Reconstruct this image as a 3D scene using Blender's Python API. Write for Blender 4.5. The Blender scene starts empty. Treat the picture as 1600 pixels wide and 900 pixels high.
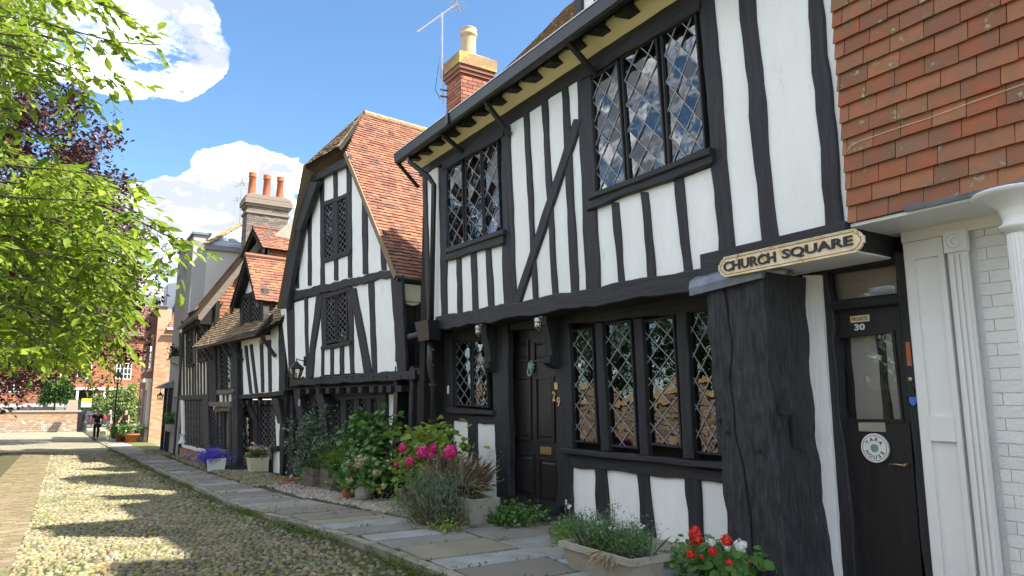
import bpy, math, random
import numpy as np
from mathutils import Vector, Matrix
R=math.radians
rng=np.random.default_rng(7); random.seed(7)
SC=bpy.context.scene; COL=SC.collection
# ---------------------------------------------------------------- camera
F=1100.; PIT=math.atan(180/F); YAW=math.atan(700*math.cos(PIT)/F); H=1.5
_cy,_sy,_cp,_sp=math.cos(YAW),math.sin(YAW),math.cos(PIT),math.sin(PIT)
FW=np.array((_sy*_cp,_cy*_cp,_sp)); RT=np.array((_cy,-_sy,0)); UP=np.array((-_sy*_sp,-_cy*_sp,_cp)); CAM=np.array((0,0,H))
cd=bpy.data.cameras.new('camera'); cam=bpy.data.objects.new('camera',cd); COL.objects.link(cam)
cd.sensor_width=36; cd.lens=F/1600*36; cd.clip_start=.05; cd.clip_end=3000
cam.location=(0,0,H); cam.rotation_euler=(math.pi/2+PIT,0,-YAW); SC.camera=cam
# ---------------------------------------------------------------- sun, sky, exposure
SUN_EL=R(50); SUN_A=R(46)           # azimuth of the sun, turned from +X towards -Y
sdir=Vector((math.cos(SUN_A)*math.cos(SUN_EL),-math.sin(SUN_A)*math.cos(SUN_EL),math.sin(SUN_EL)))
ld=bpy.data.lights.new('sun','SUN'); ld.energy=2.0; ld.angle=R(1.0); ld.color=(1,.93,.82)
lo=bpy.data.objects.new('sun',ld); COL.objects.link(lo); lo.rotation_euler=sdir.to_track_quat('Z','Y').to_euler(); lo.location=(20,-20,40)
SC.view_settings.view_transform='Standard'; SC.view_settings.look='None'; SC.view_settings.exposure=2.86; SC.view_settings.gamma=1
W=bpy.data.worlds.new('World'); SC.world=W; W.use_nodes=True
def ray(px,py):
    return FW+((px-800)/F)*RT+((450-py)/F)*UP
def world():
    nt=W.node_tree; N=nt.nodes; L=nt.links; N.clear()
    def n(t,**k):
        o=N.new(t)
        for a,b in k.items(): setattr(o,a,b)
        return o
    def val(x,sock):
        if isinstance(x,(int,float)): sock.default_value=x
        else: L.new(x,sock)
    def mt(op,a,b=0,c=None,cl=False):
        o=n('ShaderNodeMath',operation=op,use_clamp=cl); val(a,o.inputs[0]); val(b,o.inputs[1])
        if c is not None: val(c,o.inputs[2])
        return o.outputs[0]
    sky=n('ShaderNodeTexSky',sky_type='NISHITA',sun_disc=False,sun_elevation=SUN_EL,sun_rotation=math.atan2(sdir.x,sdir.y),altitude=50,air_density=1.0,dust_density=.6,ozone_density=1.6)
    tc=n('ShaderNodeTexCoord'); d=tc.outputs['Generated']
    sep=n('ShaderNodeSeparateXYZ'); L.new(d,sep.inputs[0])
    zz=mt('ADD',mt('MAXIMUM',sep.outputs[2],0),.22)
    cx=n('ShaderNodeCombineXYZ'); L.new(mt('DIVIDE',sep.outputs[0],zz),cx.inputs[0]); L.new(mt('DIVIDE',sep.outputs[1],zz),cx.inputs[1])
    def noise(scale,det,rough,off):
        ad=n('ShaderNodeVectorMath',operation='ADD'); L.new(cx.outputs[0],ad.inputs[0]); ad.inputs[1].default_value=off
        o=n('ShaderNodeTexNoise'); o.inputs['Scale'].default_value=scale; o.inputs['Detail'].default_value=det; o.inputs['Roughness'].default_value=rough
        L.new(ad.outputs[0],o.inputs['Vector']); return o.outputs['Fac']
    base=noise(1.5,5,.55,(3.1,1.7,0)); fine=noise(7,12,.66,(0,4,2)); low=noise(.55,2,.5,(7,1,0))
    dens=mt('ADD',mt('MULTIPLY_ADD',base,1.1,-.39),mt('MULTIPLY_ADD',fine,2.4,-1.2))  # cover raised beyond the view so that clouds light the shaded facade
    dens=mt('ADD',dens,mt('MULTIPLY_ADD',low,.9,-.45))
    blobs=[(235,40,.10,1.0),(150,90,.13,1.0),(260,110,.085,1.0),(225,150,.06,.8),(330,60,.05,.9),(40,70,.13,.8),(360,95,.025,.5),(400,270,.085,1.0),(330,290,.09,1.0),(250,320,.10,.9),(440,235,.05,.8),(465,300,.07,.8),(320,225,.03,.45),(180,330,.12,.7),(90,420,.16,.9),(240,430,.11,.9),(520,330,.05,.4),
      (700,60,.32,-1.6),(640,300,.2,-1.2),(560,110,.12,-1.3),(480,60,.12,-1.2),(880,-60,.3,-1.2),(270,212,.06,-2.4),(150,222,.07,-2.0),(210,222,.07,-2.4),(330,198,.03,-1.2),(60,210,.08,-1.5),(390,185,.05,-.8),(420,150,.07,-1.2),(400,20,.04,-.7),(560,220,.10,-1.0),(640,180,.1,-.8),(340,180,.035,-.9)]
    bs=0
    for px,py,r,a in blobs:
        v=Vector(ray(px,py)).normalized()
        dp=n('ShaderNodeVectorMath',operation='DOT_PRODUCT'); L.new(d,dp.inputs[0]); dp.inputs[1].default_value=v
        mr=n('ShaderNodeMapRange',interpolation_type='SMOOTHSTEP'); L.new(dp.outputs['Value'],mr.inputs[0])
        mr.inputs[1].default_value=math.cos(r*1.25); mr.inputs[2].default_value=math.cos(r*.45); mr.inputs[3].default_value=0; mr.inputs[4].default_value=a*.6
        bs=mt('ADD',bs,mr.outputs[0])
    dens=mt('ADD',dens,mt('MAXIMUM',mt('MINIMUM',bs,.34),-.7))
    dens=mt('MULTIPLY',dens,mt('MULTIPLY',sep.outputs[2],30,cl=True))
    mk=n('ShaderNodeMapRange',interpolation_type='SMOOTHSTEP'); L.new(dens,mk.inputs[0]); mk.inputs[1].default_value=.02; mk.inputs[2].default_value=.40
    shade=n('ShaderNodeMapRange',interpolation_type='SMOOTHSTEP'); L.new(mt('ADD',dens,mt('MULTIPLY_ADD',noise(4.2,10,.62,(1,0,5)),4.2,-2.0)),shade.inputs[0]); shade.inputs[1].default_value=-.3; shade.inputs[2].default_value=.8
    cc=n('ShaderNodeMixRGB'); L.new(shade.outputs[0],cc.inputs[0]); cc.inputs[1].default_value=(14.0,14.1,14.3,1); cc.inputs[2].default_value=(2.1,2.25,2.45,1)  # cloud whites pushed overbright to lift the light on the house fronts
    sat=n('ShaderNodeMixRGB',blend_type='MULTIPLY'); sat.inputs[0].default_value=1; L.new(sky.outputs[0],sat.inputs[1]); sat.inputs[2].default_value=SKYTINT
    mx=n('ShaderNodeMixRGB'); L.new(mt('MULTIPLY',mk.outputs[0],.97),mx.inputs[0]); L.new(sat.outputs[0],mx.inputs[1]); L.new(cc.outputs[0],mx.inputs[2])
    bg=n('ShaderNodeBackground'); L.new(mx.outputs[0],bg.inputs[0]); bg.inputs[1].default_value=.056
    out=n('ShaderNodeOutputWorld'); L.new(bg.outputs[0],out.inputs[0])
SKYTINT=(.48,.61,.69,1)
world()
# ---------------------------------------------------------------- materials
def mat(name,c1,c2=None,scale=4,rough=.8,bump=.3,bscale=30,stretch=(1,1,1),rnd=0,c3=None,c3t=.6,c3s=3,spec=.3,metal=0,ramp=None,bdist=.01,trans=0,vscale=None,coat=0,emis=None):
    m=bpy.data.materials.new(name); m.use_nodes=True; nt=m.node_tree; N=nt.nodes; L=nt.links
    b=N['Principled BSDF']; b.inputs['Roughness'].default_value=rough; b.inputs['Specular IOR Level'].default_value=spec; b.inputs['Metallic'].default_value=metal
    if coat: b.inputs['Coat Weight'].default_value=coat; b.inputs['Coat Roughness'].default_value=.08
    g=N.new('ShaderNodeNewGeometry'); mp=N.new('ShaderNodeMapping'); mp.inputs['Scale'].default_value=stretch; L.new(g.outputs['Position'],mp.inputs['Vector'])
    def noise(s,det=6,ro=.6):
        o=N.new('ShaderNodeTexNoise'); o.inputs['Scale'].default_value=s; o.inputs['Detail'].default_value=det; o.inputs['Roughness'].default_value=ro; L.new(mp.outputs[0],o.inputs['Vector']); return o.outputs['Fac']
    def mr(src,a,bb,c,d):
        o=N.new('ShaderNodeMapRange'); L.new(src,o.inputs[0]); o.inputs[1].default_value=a; o.inputs[2].default_value=bb; o.inputs[3].default_value=c; o.inputs[4].default_value=d; return o.outputs[0]
    def mix(f,a,bb,bt='MIX'):
        o=N.new('ShaderNodeMixRGB'); o.blend_type=bt
        if isinstance(f,(int,float)): o.inputs[0].default_value=f
        else: L.new(f,o.inputs[0])
        for s,x in ((o.inputs[1],a),(o.inputs[2],bb)):
            if isinstance(x,tuple): s.default_value=(*x[:3],1)
            else: L.new(x,s)
        return o.outputs[0]
    rv=None
    if rnd or ramp:
        oi=N.new('ShaderNodeObjectInfo'); at=N.new('ShaderNodeAttribute'); at.attribute_name='rnd'
        ad=N.new('ShaderNodeMath'); ad.operation='ADD'; L.new(oi.outputs['Random'],ad.inputs[0]); L.new(at.outputs['Fac'],ad.inputs[1])
        fr=N.new('ShaderNodeMath'); fr.operation='FRACT'; L.new(ad.outputs[0],fr.inputs[0]); rv=fr.outputs[0]
    if ramp:
        cr=N.new('ShaderNodeValToRGB'); cr.color_ramp.interpolation='LINEAR'; e=cr.color_ramp.elements
        for i,c in enumerate(ramp):
            p=i/(len(ramp)-1)
            x=e[i] if i<2 else e.new(p)
            x.position=p; x.color=(*c,1)
        # re-assign in sorted order
        for i,c in enumerate(ramp): e[i].position=i/(len(ramp)-1); e[i].color=(*c,1)
        L.new(rv,cr.inputs[0]); col=cr.outputs[0]
        if c2: col=mix(mr(noise(scale),.35,.7,0,.7),col,c2)
    else:
        col=mix(mr(noise(scale),.3,.7,0,1),c1,c2 or tuple(x*.75 for x in c1))
    if rnd:
        mul=N.new('ShaderNodeMath'); mul.operation='MULTIPLY_ADD'; L.new(rv,mul.inputs[0]); mul.inputs[1].default_value=rnd*2; mul.inputs[2].default_value=1-rnd
        cb=N.new('ShaderNodeCombineXYZ'); [L.new(mul.outputs[0],cb.inputs[i]) for i in range(3)]
        o=N.new('ShaderNodeMixRGB'); o.blend_type='MULTIPLY'; o.inputs[0].default_value=1; L.new(col,o.inputs[1]); L.new(cb.outputs[0],o.inputs[2]); col=o.outputs[0]
    if c3: col=mix(mr(noise(c3s,9,.7),c3t,c3t+.08,0,.85),col,c3)
    L.new(col,b.inputs['Base Color'])
    if bump:
        bp=N.new('ShaderNodeBump'); bp.inputs['Strength'].default_value=bump; bp.inputs['Distance'].default_value=bdist
        if vscale:
            vo=N.new('ShaderNodeTexVoronoi'); vo.feature='DISTANCE_TO_EDGE'; vo.inputs['Scale'].default_value=vscale; L.new(mp.outputs[0],vo.inputs['Vector']); L.new(mr(vo.outputs['Distance'],0,.2,0,1),bp.inputs['Height'])
        else: L.new(noise(bscale,8,.65),bp.inputs['Height'])
        L.new(bp.outputs[0],b.inputs['Normal'])
    if trans:
        tr=N.new('ShaderNodeBsdfTranslucent'); L.new(col,tr.inputs[0]); ms=N.new('ShaderNodeMixShader'); ms.inputs[0].default_value=trans
        L.new(b.outputs[0],ms.inputs[1]); L.new(tr.outputs[0],ms.inputs[2]); L.new(ms.outputs[0],N['Material Output'].inputs[0])
    if emis: b.inputs['Emission Color'].default_value=(*emis[:3],1); b.inputs['Emission Strength'].default_value=emis[3]
    return m
def glass(name,ior=2.2,tint=(.75,.8,.78),rough=.01,wav=.12,ws=7):
    m=bpy.data.materials.new(name); m.use_nodes=True; nt=m.node_tree; N=nt.nodes; L=nt.links; N.remove(N['Principled BSDF'])
    fr=N.new('ShaderNodeFresnel'); fr.inputs[0].default_value=ior; t=N.new('ShaderNodeBsdfTransparent'); t.inputs[0].default_value=(*tint,1)
    g=N.new('ShaderNodeBsdfGlossy'); g.inputs['Roughness'].default_value=rough; ms=N.new('ShaderNodeMixShader')
    no=N.new('ShaderNodeTexNoise'); no.inputs['Scale'].default_value=ws; no.inputs['Detail'].default_value=1; ge=N.new('ShaderNodeNewGeometry'); L.new(ge.outputs['Position'],no.inputs['Vector'])
    bp=N.new('ShaderNodeBump'); bp.inputs['Strength'].default_value=wav; bp.inputs['Distance'].default_value=.01; L.new(no.outputs['Fac'],bp.inputs['Height']); L.new(bp.outputs[0],g.inputs['Normal'])
    L.new(fr.outputs[0],ms.inputs[0]); L.new(t.outputs[0],ms.inputs[1]); L.new(g.outputs[0],ms.inputs[2]); L.new(ms.outputs[0],N['Material Output'].inputs[0]); return m
MT={}
BLK=(.010,.010,.012)
MT['timV']=mat('black_timber_upright',BLK,(.032,.032,.037),scale=4,rough=.55,bump=.8,bscale=14,stretch=(6,6,.5),spec=.4,c3=(.17,.165,.16),c3t=.64,c3s=12,bdist=.012)
MT['timH']=mat('black_timber_level',BLK,(.032,.031,.035),scale=4,rough=.55,bump=.8,bscale=14,stretch=(6,.5,6),spec=.4,c3=(.17,.165,.16),c3t=.64,c3s=12,bdist=.012)
MT['post']=mat('weathered_post',(.014,.014,.017),(.060,.060,.065),scale=7,rough=.62,bump=1,bscale=10,stretch=(4,4,.7),spec=.3,c3=(.20,.21,.11),c3t=.655,c3s=7,bdist=.03)
MT['blk']=mat('black_gloss_paint',(.012,.012,.014),(.02,.02,.022),rough=.38,bump=.15,bscale=25,spec=.5)
MT['door']=mat('black_door_paint',(.014,.012,.013),(.022,.02,.02),scale=5,rough=.42,bump=.25,bscale=18,stretch=(5,5,.6),spec=.4)
MT['plas']=mat('white_plaster',(.87,.87,.85),(.80,.80,.77),scale=2.4,rough=.85,bump=.5,bscale=6,bdist=.03,spec=.2,c3=(.72,.71,.65),c3t=.615,c3s=3.5,stretch=(1.6,1.6,.5))
MT['cream']=mat('cream_plaster',(.84,.74,.44),(.86,.79,.54),scale=3,rough=.9,bump=.5,bscale=12,bdist=.03)
MT['cream2']=mat('pale_cream_plaster',(.84,.80,.66),(.78,.74,.60),scale=3,rough=.9,bump=.3,bscale=12)
MT['lead']=mat('lead_came',(.36,.38,.38),(.24,.26,.27),scale=20,rough=.5,bump=.2,bscale=60,metal=.2)
MT['dlead']=mat('dark_lead',(.16,.17,.17),(.24,.25,.25),scale=20,rough=.5,bump=.2,bscale=60)
MT['leadroof']=mat('lead_sheet',(.13,.15,.19),(.22,.25,.30),scale=9,rough=.45,bump=.2,bscale=20,metal=.3,c3=(.25,.27,.12),c3t=.6,c3s=6)
MT['glass']=glass('window_glass'); MT['glass2']=glass('flat_glass',ior=1.9,wav=.03); MT['glass3']=glass('door_glass',ior=1.42,tint=(.92,.92,.92),wav=.03); MT['glass4']=glass('far_window_glass',ior=2.4,wav=.2,ws=4)
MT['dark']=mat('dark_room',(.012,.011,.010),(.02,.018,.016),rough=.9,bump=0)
MT['curt']=mat('cream_curtain',(.42,.38,.27),(.2,.18,.12),scale=5,rough=.9,bump=.3,bscale=4,stretch=(1,1,.05))
MT['cobdirt']=mat('moss_and_earth',(.055,.065,.022),(.09,.075,.045),scale=1.3,rough=.95,bump=.8,bscale=40,bdist=.02,c3=(.06,.095,.02),c3t=.53,c3s=.8)
MT['cob']=mat('cobble',(.3,.27,.2),ramp=[(.17,.14,.10),(.34,.28,.18),(.09,.08,.065),(.39,.33,.23),(.18,.14,.08),(.34,.20,.10),(.12,.12,.10),(.39,.34,.26),(.14,.16,.05),(.30,.26,.12)],c2=(.10,.12,.04),scale=1.3,rough=.7,bump=.3,bscale=60,rnd=.12,spec=.35)
MT['peb']=mat('pebble',(.3,.27,.2),ramp=[(.30,.26,.21),(.42,.35,.27),(.20,.19,.18),(.48,.43,.35),(.34,.24,.17),(.30,.29,.27)],rough=.7,bump=.15,bscale=60,rnd=.1)
MT['flag']=mat('flagstone',(.3,.3,.3),ramp=[(.20,.18,.15),(.28,.27,.25),(.22,.17,.13),(.40,.43,.44),(.19,.17,.15),(.30,.27,.19),(.25,.25,.24)],c2=(.16,.155,.10),scale=2.6,rough=.8,bump=.5,bscale=22,rnd=.08,bdist=.012,c3=(.36,.35,.30),c3t=.66,c3s=7)
MT['kerb']=mat('kerb_stone',(.32,.29,.24),(.2,.19,.14),scale=6,rough=.85,bump=.6,bscale=25,rnd=.15,c3=(.10,.13,.04),c3t=.55,c3s=4)
MT['pbrick']=mat('paving_brick',(.3,.2,.1),ramp=[(.20,.145,.09),(.25,.19,.12),(.16,.125,.09),(.27,.20,.12),(.15,.135,.08)],c2=(.10,.11,.04),scale=2,rough=.85,bump=.5,bscale=30,rnd=.1)
MT['soil']=mat('soil',(.05,.035,.025),(.08,.06,.04),rough=.95,bump=.6,bscale=30)
MT['ground']=mat('far_ground',(.30,.28,.22),(.22,.21,.16),scale=.6,rough=.95,bump=.4,bscale=20,c3=(.10,.14,.04),c3t=.6,c3s=.25)
MT['lawn']=mat('lawn_grass',(.08,.12,.025),(.16,.15,.07),scale=1.6,rough=.95,bump=.8,bscale=60)
MT['wtile']=mat('wall_tile',(.3,.1,.06),ramp=[(.40,.125,.055),(.34,.11,.055),(.27,.10,.058),(.43,.155,.07),(.30,.12,.07),(.37,.13,.058)],c2=(.15,.125,.08),scale=8,rough=.8,bump=.6,bscale=18,rnd=.1,c3=(.52,.50,.24),c3t=.61,c3s=8)
MT['rtile']=mat('roof_tile',(.3,.1,.06),ramp=[(.27,.095,.045),(.20,.07,.042),(.12,.06,.048),(.33,.14,.065),(.22,.105,.06),(.29,.09,.036),(.15,.085,.06)],c2=(.20,.11,.085),scale=1.2,rough=.85,bump=.4,bscale=40,rnd=.13,c3=(.40,.38,.24),c3t=.66,c3s=6)
MT['mtile']=mat('mossy_roof_tile',(.3,.1,.06),ramp=[(.26,.15,.09),(.20,.13,.09),(.33,.19,.11),(.17,.13,.10),(.28,.18,.12)],c2=(.16,.15,.07),scale=1.5,rough=.9,bump=.5,bscale=40,rnd=.12,c3=(.24,.25,.05),c3t=.6,c3s=4)
MT['brick']=mat('red_brick',(.3,.1,.06),ramp=[(.36,.12,.07),(.28,.10,.07),(.42,.17,.10),(.22,.10,.08),(.34,.16,.11)],rough=.85,bump=.4,bscale=40,rnd=.12)
MT['ybrick']=mat('stock_brick',(.3,.2,.1),ramp=[(.46,.30,.17),(.38,.22,.13),(.50,.36,.22),(.34,.17,.11),(.44,.28,.18),(.30,.20,.14)],rough=.85,bump=.4,bscale=40,rnd=.12)
MT['gbrick']=mat('grey_chimney_brick',(.2,.2,.2),ramp=[(.15,.13,.12),(.20,.17,.14),(.12,.11,.10),(.24,.19,.15),(.17,.16,.15)],rough=.9,bump=.4,bscale=40,rnd=.12)
MT['wbrick']=mat('white_painted_brick',(.80,.80,.76),(.72,.72,.70),scale=3,rough=.6,bump=.5,bscale=14,bdist=.02,rnd=.03)
MT['wpaint']=mat('white_gloss_paint',(.80,.79,.76),(.74,.73,.70),scale=2,rough=.4,bump=.15,bscale=10,spec=.4)
MT['mortar']=mat('mortar',(.36,.33,.27),(.26,.24,.2),rough=.95,bump=.4,bscale=60)
MT['gpot']=mat('pale_chimney_pot',(.55,.42,.27),(.45,.34,.2),scale=5,rough=.8,bump=.2)
MT['rpot']=mat('terracotta',(.44,.14,.06),(.36,.11,.055),scale=5,rough=.75,bump=.2)
MT['render']=mat('grey_render',(.56,.53,.49),(.50,.47,.43),scale=.9,rough=.9,bump=.3,bscale=20)
MT['render2']=mat('darker_grey_render',(.38,.37,.36),(.33,.32,.31),scale=.9,rough=.9,bump=.3,bscale=20)
MT['slate']=mat('roof_slate',(.2,.2,.2),ramp=[(.17,.20,.25),(.24,.28,.33),(.14,.16,.20),(.30,.33,.36),(.20,.24,.30)],rough=.45,bump=.3,bscale=30,rnd=.1,c3=(.42,.43,.38),c3t=.62,c3s=3)
MT['alum']=mat('aerial_aluminium',(.5,.5,.5),(.4,.4,.4),rough=.35,metal=.8,bump=0)
MT['stone']=mat('trough_stone',(.40,.37,.31),(.28,.26,.21),scale=4,rough=.9,bump=.6,bscale=30,bdist=.015,c3=(.2,.2,.1),c3t=.6,c3s=3)
MT['wood']=mat('grey_planter_wood',(.19,.17,.14),(.12,.10,.085),scale=5,rough=.85,bump=.5,bscale=12,stretch=(1,1,6))
MT['ivory']=mat('ivory_plastic',(.72,.68,.50),(.66,.62,.45),rough=.4,bump=0)
MT['signy']=mat('rusty_cream_enamel',(.84,.74,.54),(.72,.52,.28),scale=14,rough=.55,bump=.35,bscale=30,c3=(.36,.15,.05),c3t=.57,c3s=16)
MT['brass']=mat('brass',(.55,.40,.2),(.4,.28,.14),rough=.35,metal=.8,bump=.1)
MT['verd']=mat('verdigris',(.30,.42,.36),(.22,.30,.24),scale=30,rough=.7,bump=.2)
MT['iron']=mat('black_iron',(.012,.012,.013),(.02,.02,.02),rough=.45,bump=.1,spec=.5)
MT['lampglass']=glass('lamp_glass',ior=1.6,tint=(.9,.88,.8))
MT['white']=mat('white_plastic',(.78,.78,.76),(.74,.74,.72),rough=.4,bump=0)
MT['bark']=mat('bark',(.10,.085,.06),(.06,.05,.04),scale=8,rough=.95,bump=.8,bscale=12,stretch=(3,3,.6),bdist=.03)
MT['flint']=mat('flint_stone',(.3,.25,.2),ramp=[(.34,.27,.19),(.42,.35,.25),(.26,.23,.20),(.38,.24,.16),(.48,.42,.33),(.30,.17,.11)],rough=.85,bump=.5,bscale=25,rnd=.12)
# ---------------------------------------------------------------- mesh helpers
def tag(o,label=None,cat=None,group=None,kind=None):
    if label: o['label']=label
    if cat: o['category']=cat
    if group: o['group']=group
    if kind: o['kind']=kind
    return o
def root(name,loc,label,cat,group=None):
    o=bpy.data.objects.new(name,None); COL.objects.link(o); o.location=loc; o.empty_display_size=.2
    return tag(o,label,cat,group)
def wloc(p):
    v=Vector((0,0,0))
    while p: v+=Vector(p.location); p=p.parent
    return v
def link(name,me,parent=None,local=False,m=None):
    o=bpy.data.objects.new(name,me); COL.objects.link(o)
    if m:
        if isinstance(m,str): m=MT[m]
        if not me.materials: me.materials.append(m)
    if parent:
        o.parent=parent
        if not local: o.location=-wloc(parent)
    return o
def mesh(V,Fs,name='mesh',rnd=None,smooth=False):
    """V (n,3); Fs: list of (m,k) int arrays or one; fast builder"""
    V=np.asarray(V,dtype=np.float32); Fs=[np.asarray(f,dtype=np.int32) for f in (Fs if isinstance(Fs,list) and len(Fs) and getattr(Fs[0],'ndim',0)==2 else [np.asarray(Fs)])]
    me=bpy.data.meshes.new(name); me.vertices.add(len(V)); me.vertices.foreach_set('co',V.ravel())
    idx=np.concatenate([f.ravel() for f in Fs]); tot=np.concatenate([np.full(len(f),f.shape[1],dtype=np.int32) for f in Fs])
    st=np.concatenate([[0],np.cumsum(tot)[:-1]]).astype(np.int32)
    me.loops.add(len(idx)); me.loops.foreach_set('vertex_index',idx.astype(np.int32)); me.polygons.add(len(tot)); me.polygons.foreach_set('loop_start',st); me.polygons.foreach_set('loop_total',tot)
    me.polygons.foreach_set('use_smooth',np.full(len(tot),bool(smooth)))
    me.update(calc_edges=True)
    if rnd is not None:
        a=me.attributes.new('rnd','FLOAT','POINT'); a.data.foreach_set('value',np.asarray(rnd,dtype=np.float32))
    return me
def pmesh(V,Fc,name='mesh',smooth=False):
    me=bpy.data.meshes.new(name); me.from_pydata([tuple(map(float,v)) for v in V],[],Fc); me.update()
    if smooth: me.polygons.foreach_set('use_smooth',[True]*len(me.polygons))
    return me
BOXF=[(0,3,2,1),(4,5,6,7),(0,1,5,4),(1,2,6,5),(2,3,7,6),(3,0,4,7)]
class MB:
    def __init__(s): s.V=[]; s.F=[]
    def add(s,V,Fc): k=len(s.V); s.V+=[tuple(map(float,v)) for v in V]; s.F+=[tuple(i+k for i in f) for f in Fc]; return s
    def box(s,x0,x1,y0,y1,z0,z1): return s.add([(x0,y0,z0),(x1,y0,z0),(x1,y1,z0),(x0,y1,z0),(x0,y0,z1),(x1,y0,z1),(x1,y1,z1),(x0,y1,z1)],BOXF)
    def bar(s,p,q,w,h=None,up=(0,0,1)):
        p=Vector(p);q=Vector(q);h=h or w; d=(q-p).normalized(); sd=d.cross(Vector(up))
        if sd.length<1e-4: sd=d.cross(Vector((1,0,0)))
        sd.normalize(); u=sd.cross(d); V=[]
        for c in (p,q):
            for a,b in ((-1,-1),(1,-1),(1,1),(-1,1)): V.append(c+sd*(a*w/2)+u*(b*h/2))
        return s.add(V,BOXF)
    def tube(s,pts,r,n=8,cap=True):
        pts=[Vector(p) for p in pts]; rs=r if isinstance(r,(list,tuple)) else [r]*len(pts); V=[];Fc=[]
        ref=None
        for i,p in enumerate(pts):
            d=(pts[min(i+1,len(pts)-1)]-pts[max(i-1,0)]).normalized()
            if ref is None: ref=d.orthogonal().normalized()
            ref=(ref-d*ref.dot(d)); ref=ref.normalized() if ref.length>1e-5 else d.orthogonal().normalized(); b=d.cross(ref)
            for k in range(n): a=2*math.pi*k/n; V.append(p+(ref*math.cos(a)+b*math.sin(a))*rs[i])
        for i in range(len(pts)-1):
            for k in range(n): k2=(k+1)%n; Fc.append((i*n+k,i*n+k2,(i+1)*n+k2,(i+1)*n+k))
        if cap: Fc.append(tuple(range(n-1,-1,-1))); Fc.append(tuple((len(pts)-1)*n+k for k in range(n)))
        return s.add(V,Fc)
    def lathe(s,prof,c=(0,0,0),n=16,axis=None):
        V=[];Fc=[]; c=Vector(c); M=Vector(axis).to_track_quat('Z','Y').to_matrix() if axis else Matrix.Identity(3)
        for r,z in prof:
            for k in range(n): a=2*math.pi*k/n; V.append(c+M@Vector((r*math.cos(a),r*math.sin(a),z)))
        m=len(prof)
        for i in range(m-1):
            for k in range(n): k2=(k+1)%n; Fc.append((i*n+k,i*n+k2,(i+1)*n+k2,(i+1)*n+k))
        Fc.append(tuple(range(n-1,-1,-1))); Fc.append(tuple((m-1)*n+k for k in range(n)))
        return s.add(V,Fc)
    def prism(s,bot,top):
        n=len(bot); return s.add(list(bot)+list(top),[tuple(range(n-1,-1,-1)),tuple(range(n,2*n))]+[(i,(i+1)%n,n+(i+1)%n,n+i) for i in range(n)])
    def obj(s,name,m,parent=None,local=False,smooth=False): return link(name,pmesh(s.V,s.F,name,smooth),parent,local,m)
class Pl:
    def __init__(s,o,u,v):
        s.o=np.array(o,float); s.u=np.array(u,float); s.u/=np.linalg.norm(s.u); s.v=np.array(v,float); s.v-=s.u*s.v.dot(s.u); s.v/=np.linalg.norm(s.v); s.n=np.cross(s.u,s.v)
    def hit(s,px,py,off=0):
        d=ray(px,py); t=((s.o+s.n*off-CAM)@s.n)/(d@s.n); p=CAM+d*t-s.o; return (float(p@s.u),float(p@s.v))
    def hits(s,P,off=0): return [s.hit(x,y,off) for x,y in P]
    def pt(s,a,b,off=0): return s.o+s.u*a+s.v*b+s.n*off
def facade(A,B): # A right (near) end, B left (far) end on the ground; a grows to the right, b is height above datum
    return Pl((A[0],A[1],0),(A[0]-B[0],A[1]-B[1],0),(0,0,1))
def slab(name,pl,ab,back,front,m,parent,bev=0):
    """polygon (a,b) in plane pl, extruded from offset back to front"""
    n=len(ab); ar=sum(ab[i][0]*ab[(i+1)%n][1]-ab[(i+1)%n][0]*ab[i][1] for i in range(n))
    if ar<0: ab=ab[::-1]
    b=MB(); b.prism([pl.pt(x,y,back) for x,y in ab],[pl.pt(x,y,front) for x,y in ab]); return b.obj(name,m,parent)
def pslab(name,pl,px,back,front,m,parent): return slab(name,pl,pl.hits(px,front),back,front,m,parent)
def rect(a0,a1,b0,b1): return [(a0,b0),(a1,b0),(a1,b1),(a0,b1)]
def timber_ab(name,pl,L0,R0,L1,R1,f,m,parent,back=-.03,wob=.007,bev=.012,surf=.003):
    L0,R0,L1,R1=[np.array(x,float) for x in (L0,R0,L1,R1)]
    ln=np.linalg.norm((L0+R0-L1-R1)/2); n=int(max(2,min(40,ln/.16)))+1; V=[];Fc=[]
    k1,k2=rng.uniform(0,9,2)
    for i in range(n):
        t=i/(n-1); l=L0+(L1-L0)*t; r=R0+(R1-R0)*t; x=r-l; w=np.linalg.norm(x); x=x/w
        s=t*ln; wl=wob*(math.sin(s*5+k1)+.6*math.sin(s*13+k2)+rng.uniform(-.6,.6)); wr=wob*(math.sin(s*4.3+k2)+.6*math.sin(s*11+k1)+rng.uniform(-.6,.6))
        l=l+x*wl; r=r+x*wr; bb=min(bev,w*.3); ff=f+surf*rng.uniform(-1,1)
        V+=[pl.pt(*l,back),pl.pt(*l,ff-bev),pl.pt(*(l+x*bb),ff),pl.pt(*(r-x*bb),ff),pl.pt(*r,ff-bev),pl.pt(*r,back)]
    for i in range(n-1):
        for k in range(5): a=i*6+k; Fc.append((a,a+1,a+7,a+6))
    Fc.append((0,5,4,3,2,1)); e=(n-1)*6; Fc.append((e,e+1,e+2,e+3,e+4,e+5))
    return link(name,pmesh(V,Fc,name),parent,m=m)
def TV(name,pl,x0,y0,x1,y1,w0,w1,f,parent,m='timV',**k): # upright: top (x0,y0) width w0, foot (x1,y1) width w1, photo pixels
    h=lambda x,y:pl.hit(x,y,f)
    return timber_ab(name,pl,h(x0-w0/2,y0),h(x0+w0/2,y0),h(x1-w1/2,y1),h(x1+w1/2,y1),f,m,parent,**k)
def TH(name,pl,x0,y0,y0b,x1,y1,y1b,f,parent,m='timH',**k): # level: left end top/bottom y, right end top/bottom y
    h=lambda x,y:pl.hit(x,y,f)
    return timber_ab(name,pl,h(x0,y0b),h(x0,y0),h(x1,y1b),h(x1,y1),f,m,parent,**k)
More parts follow.
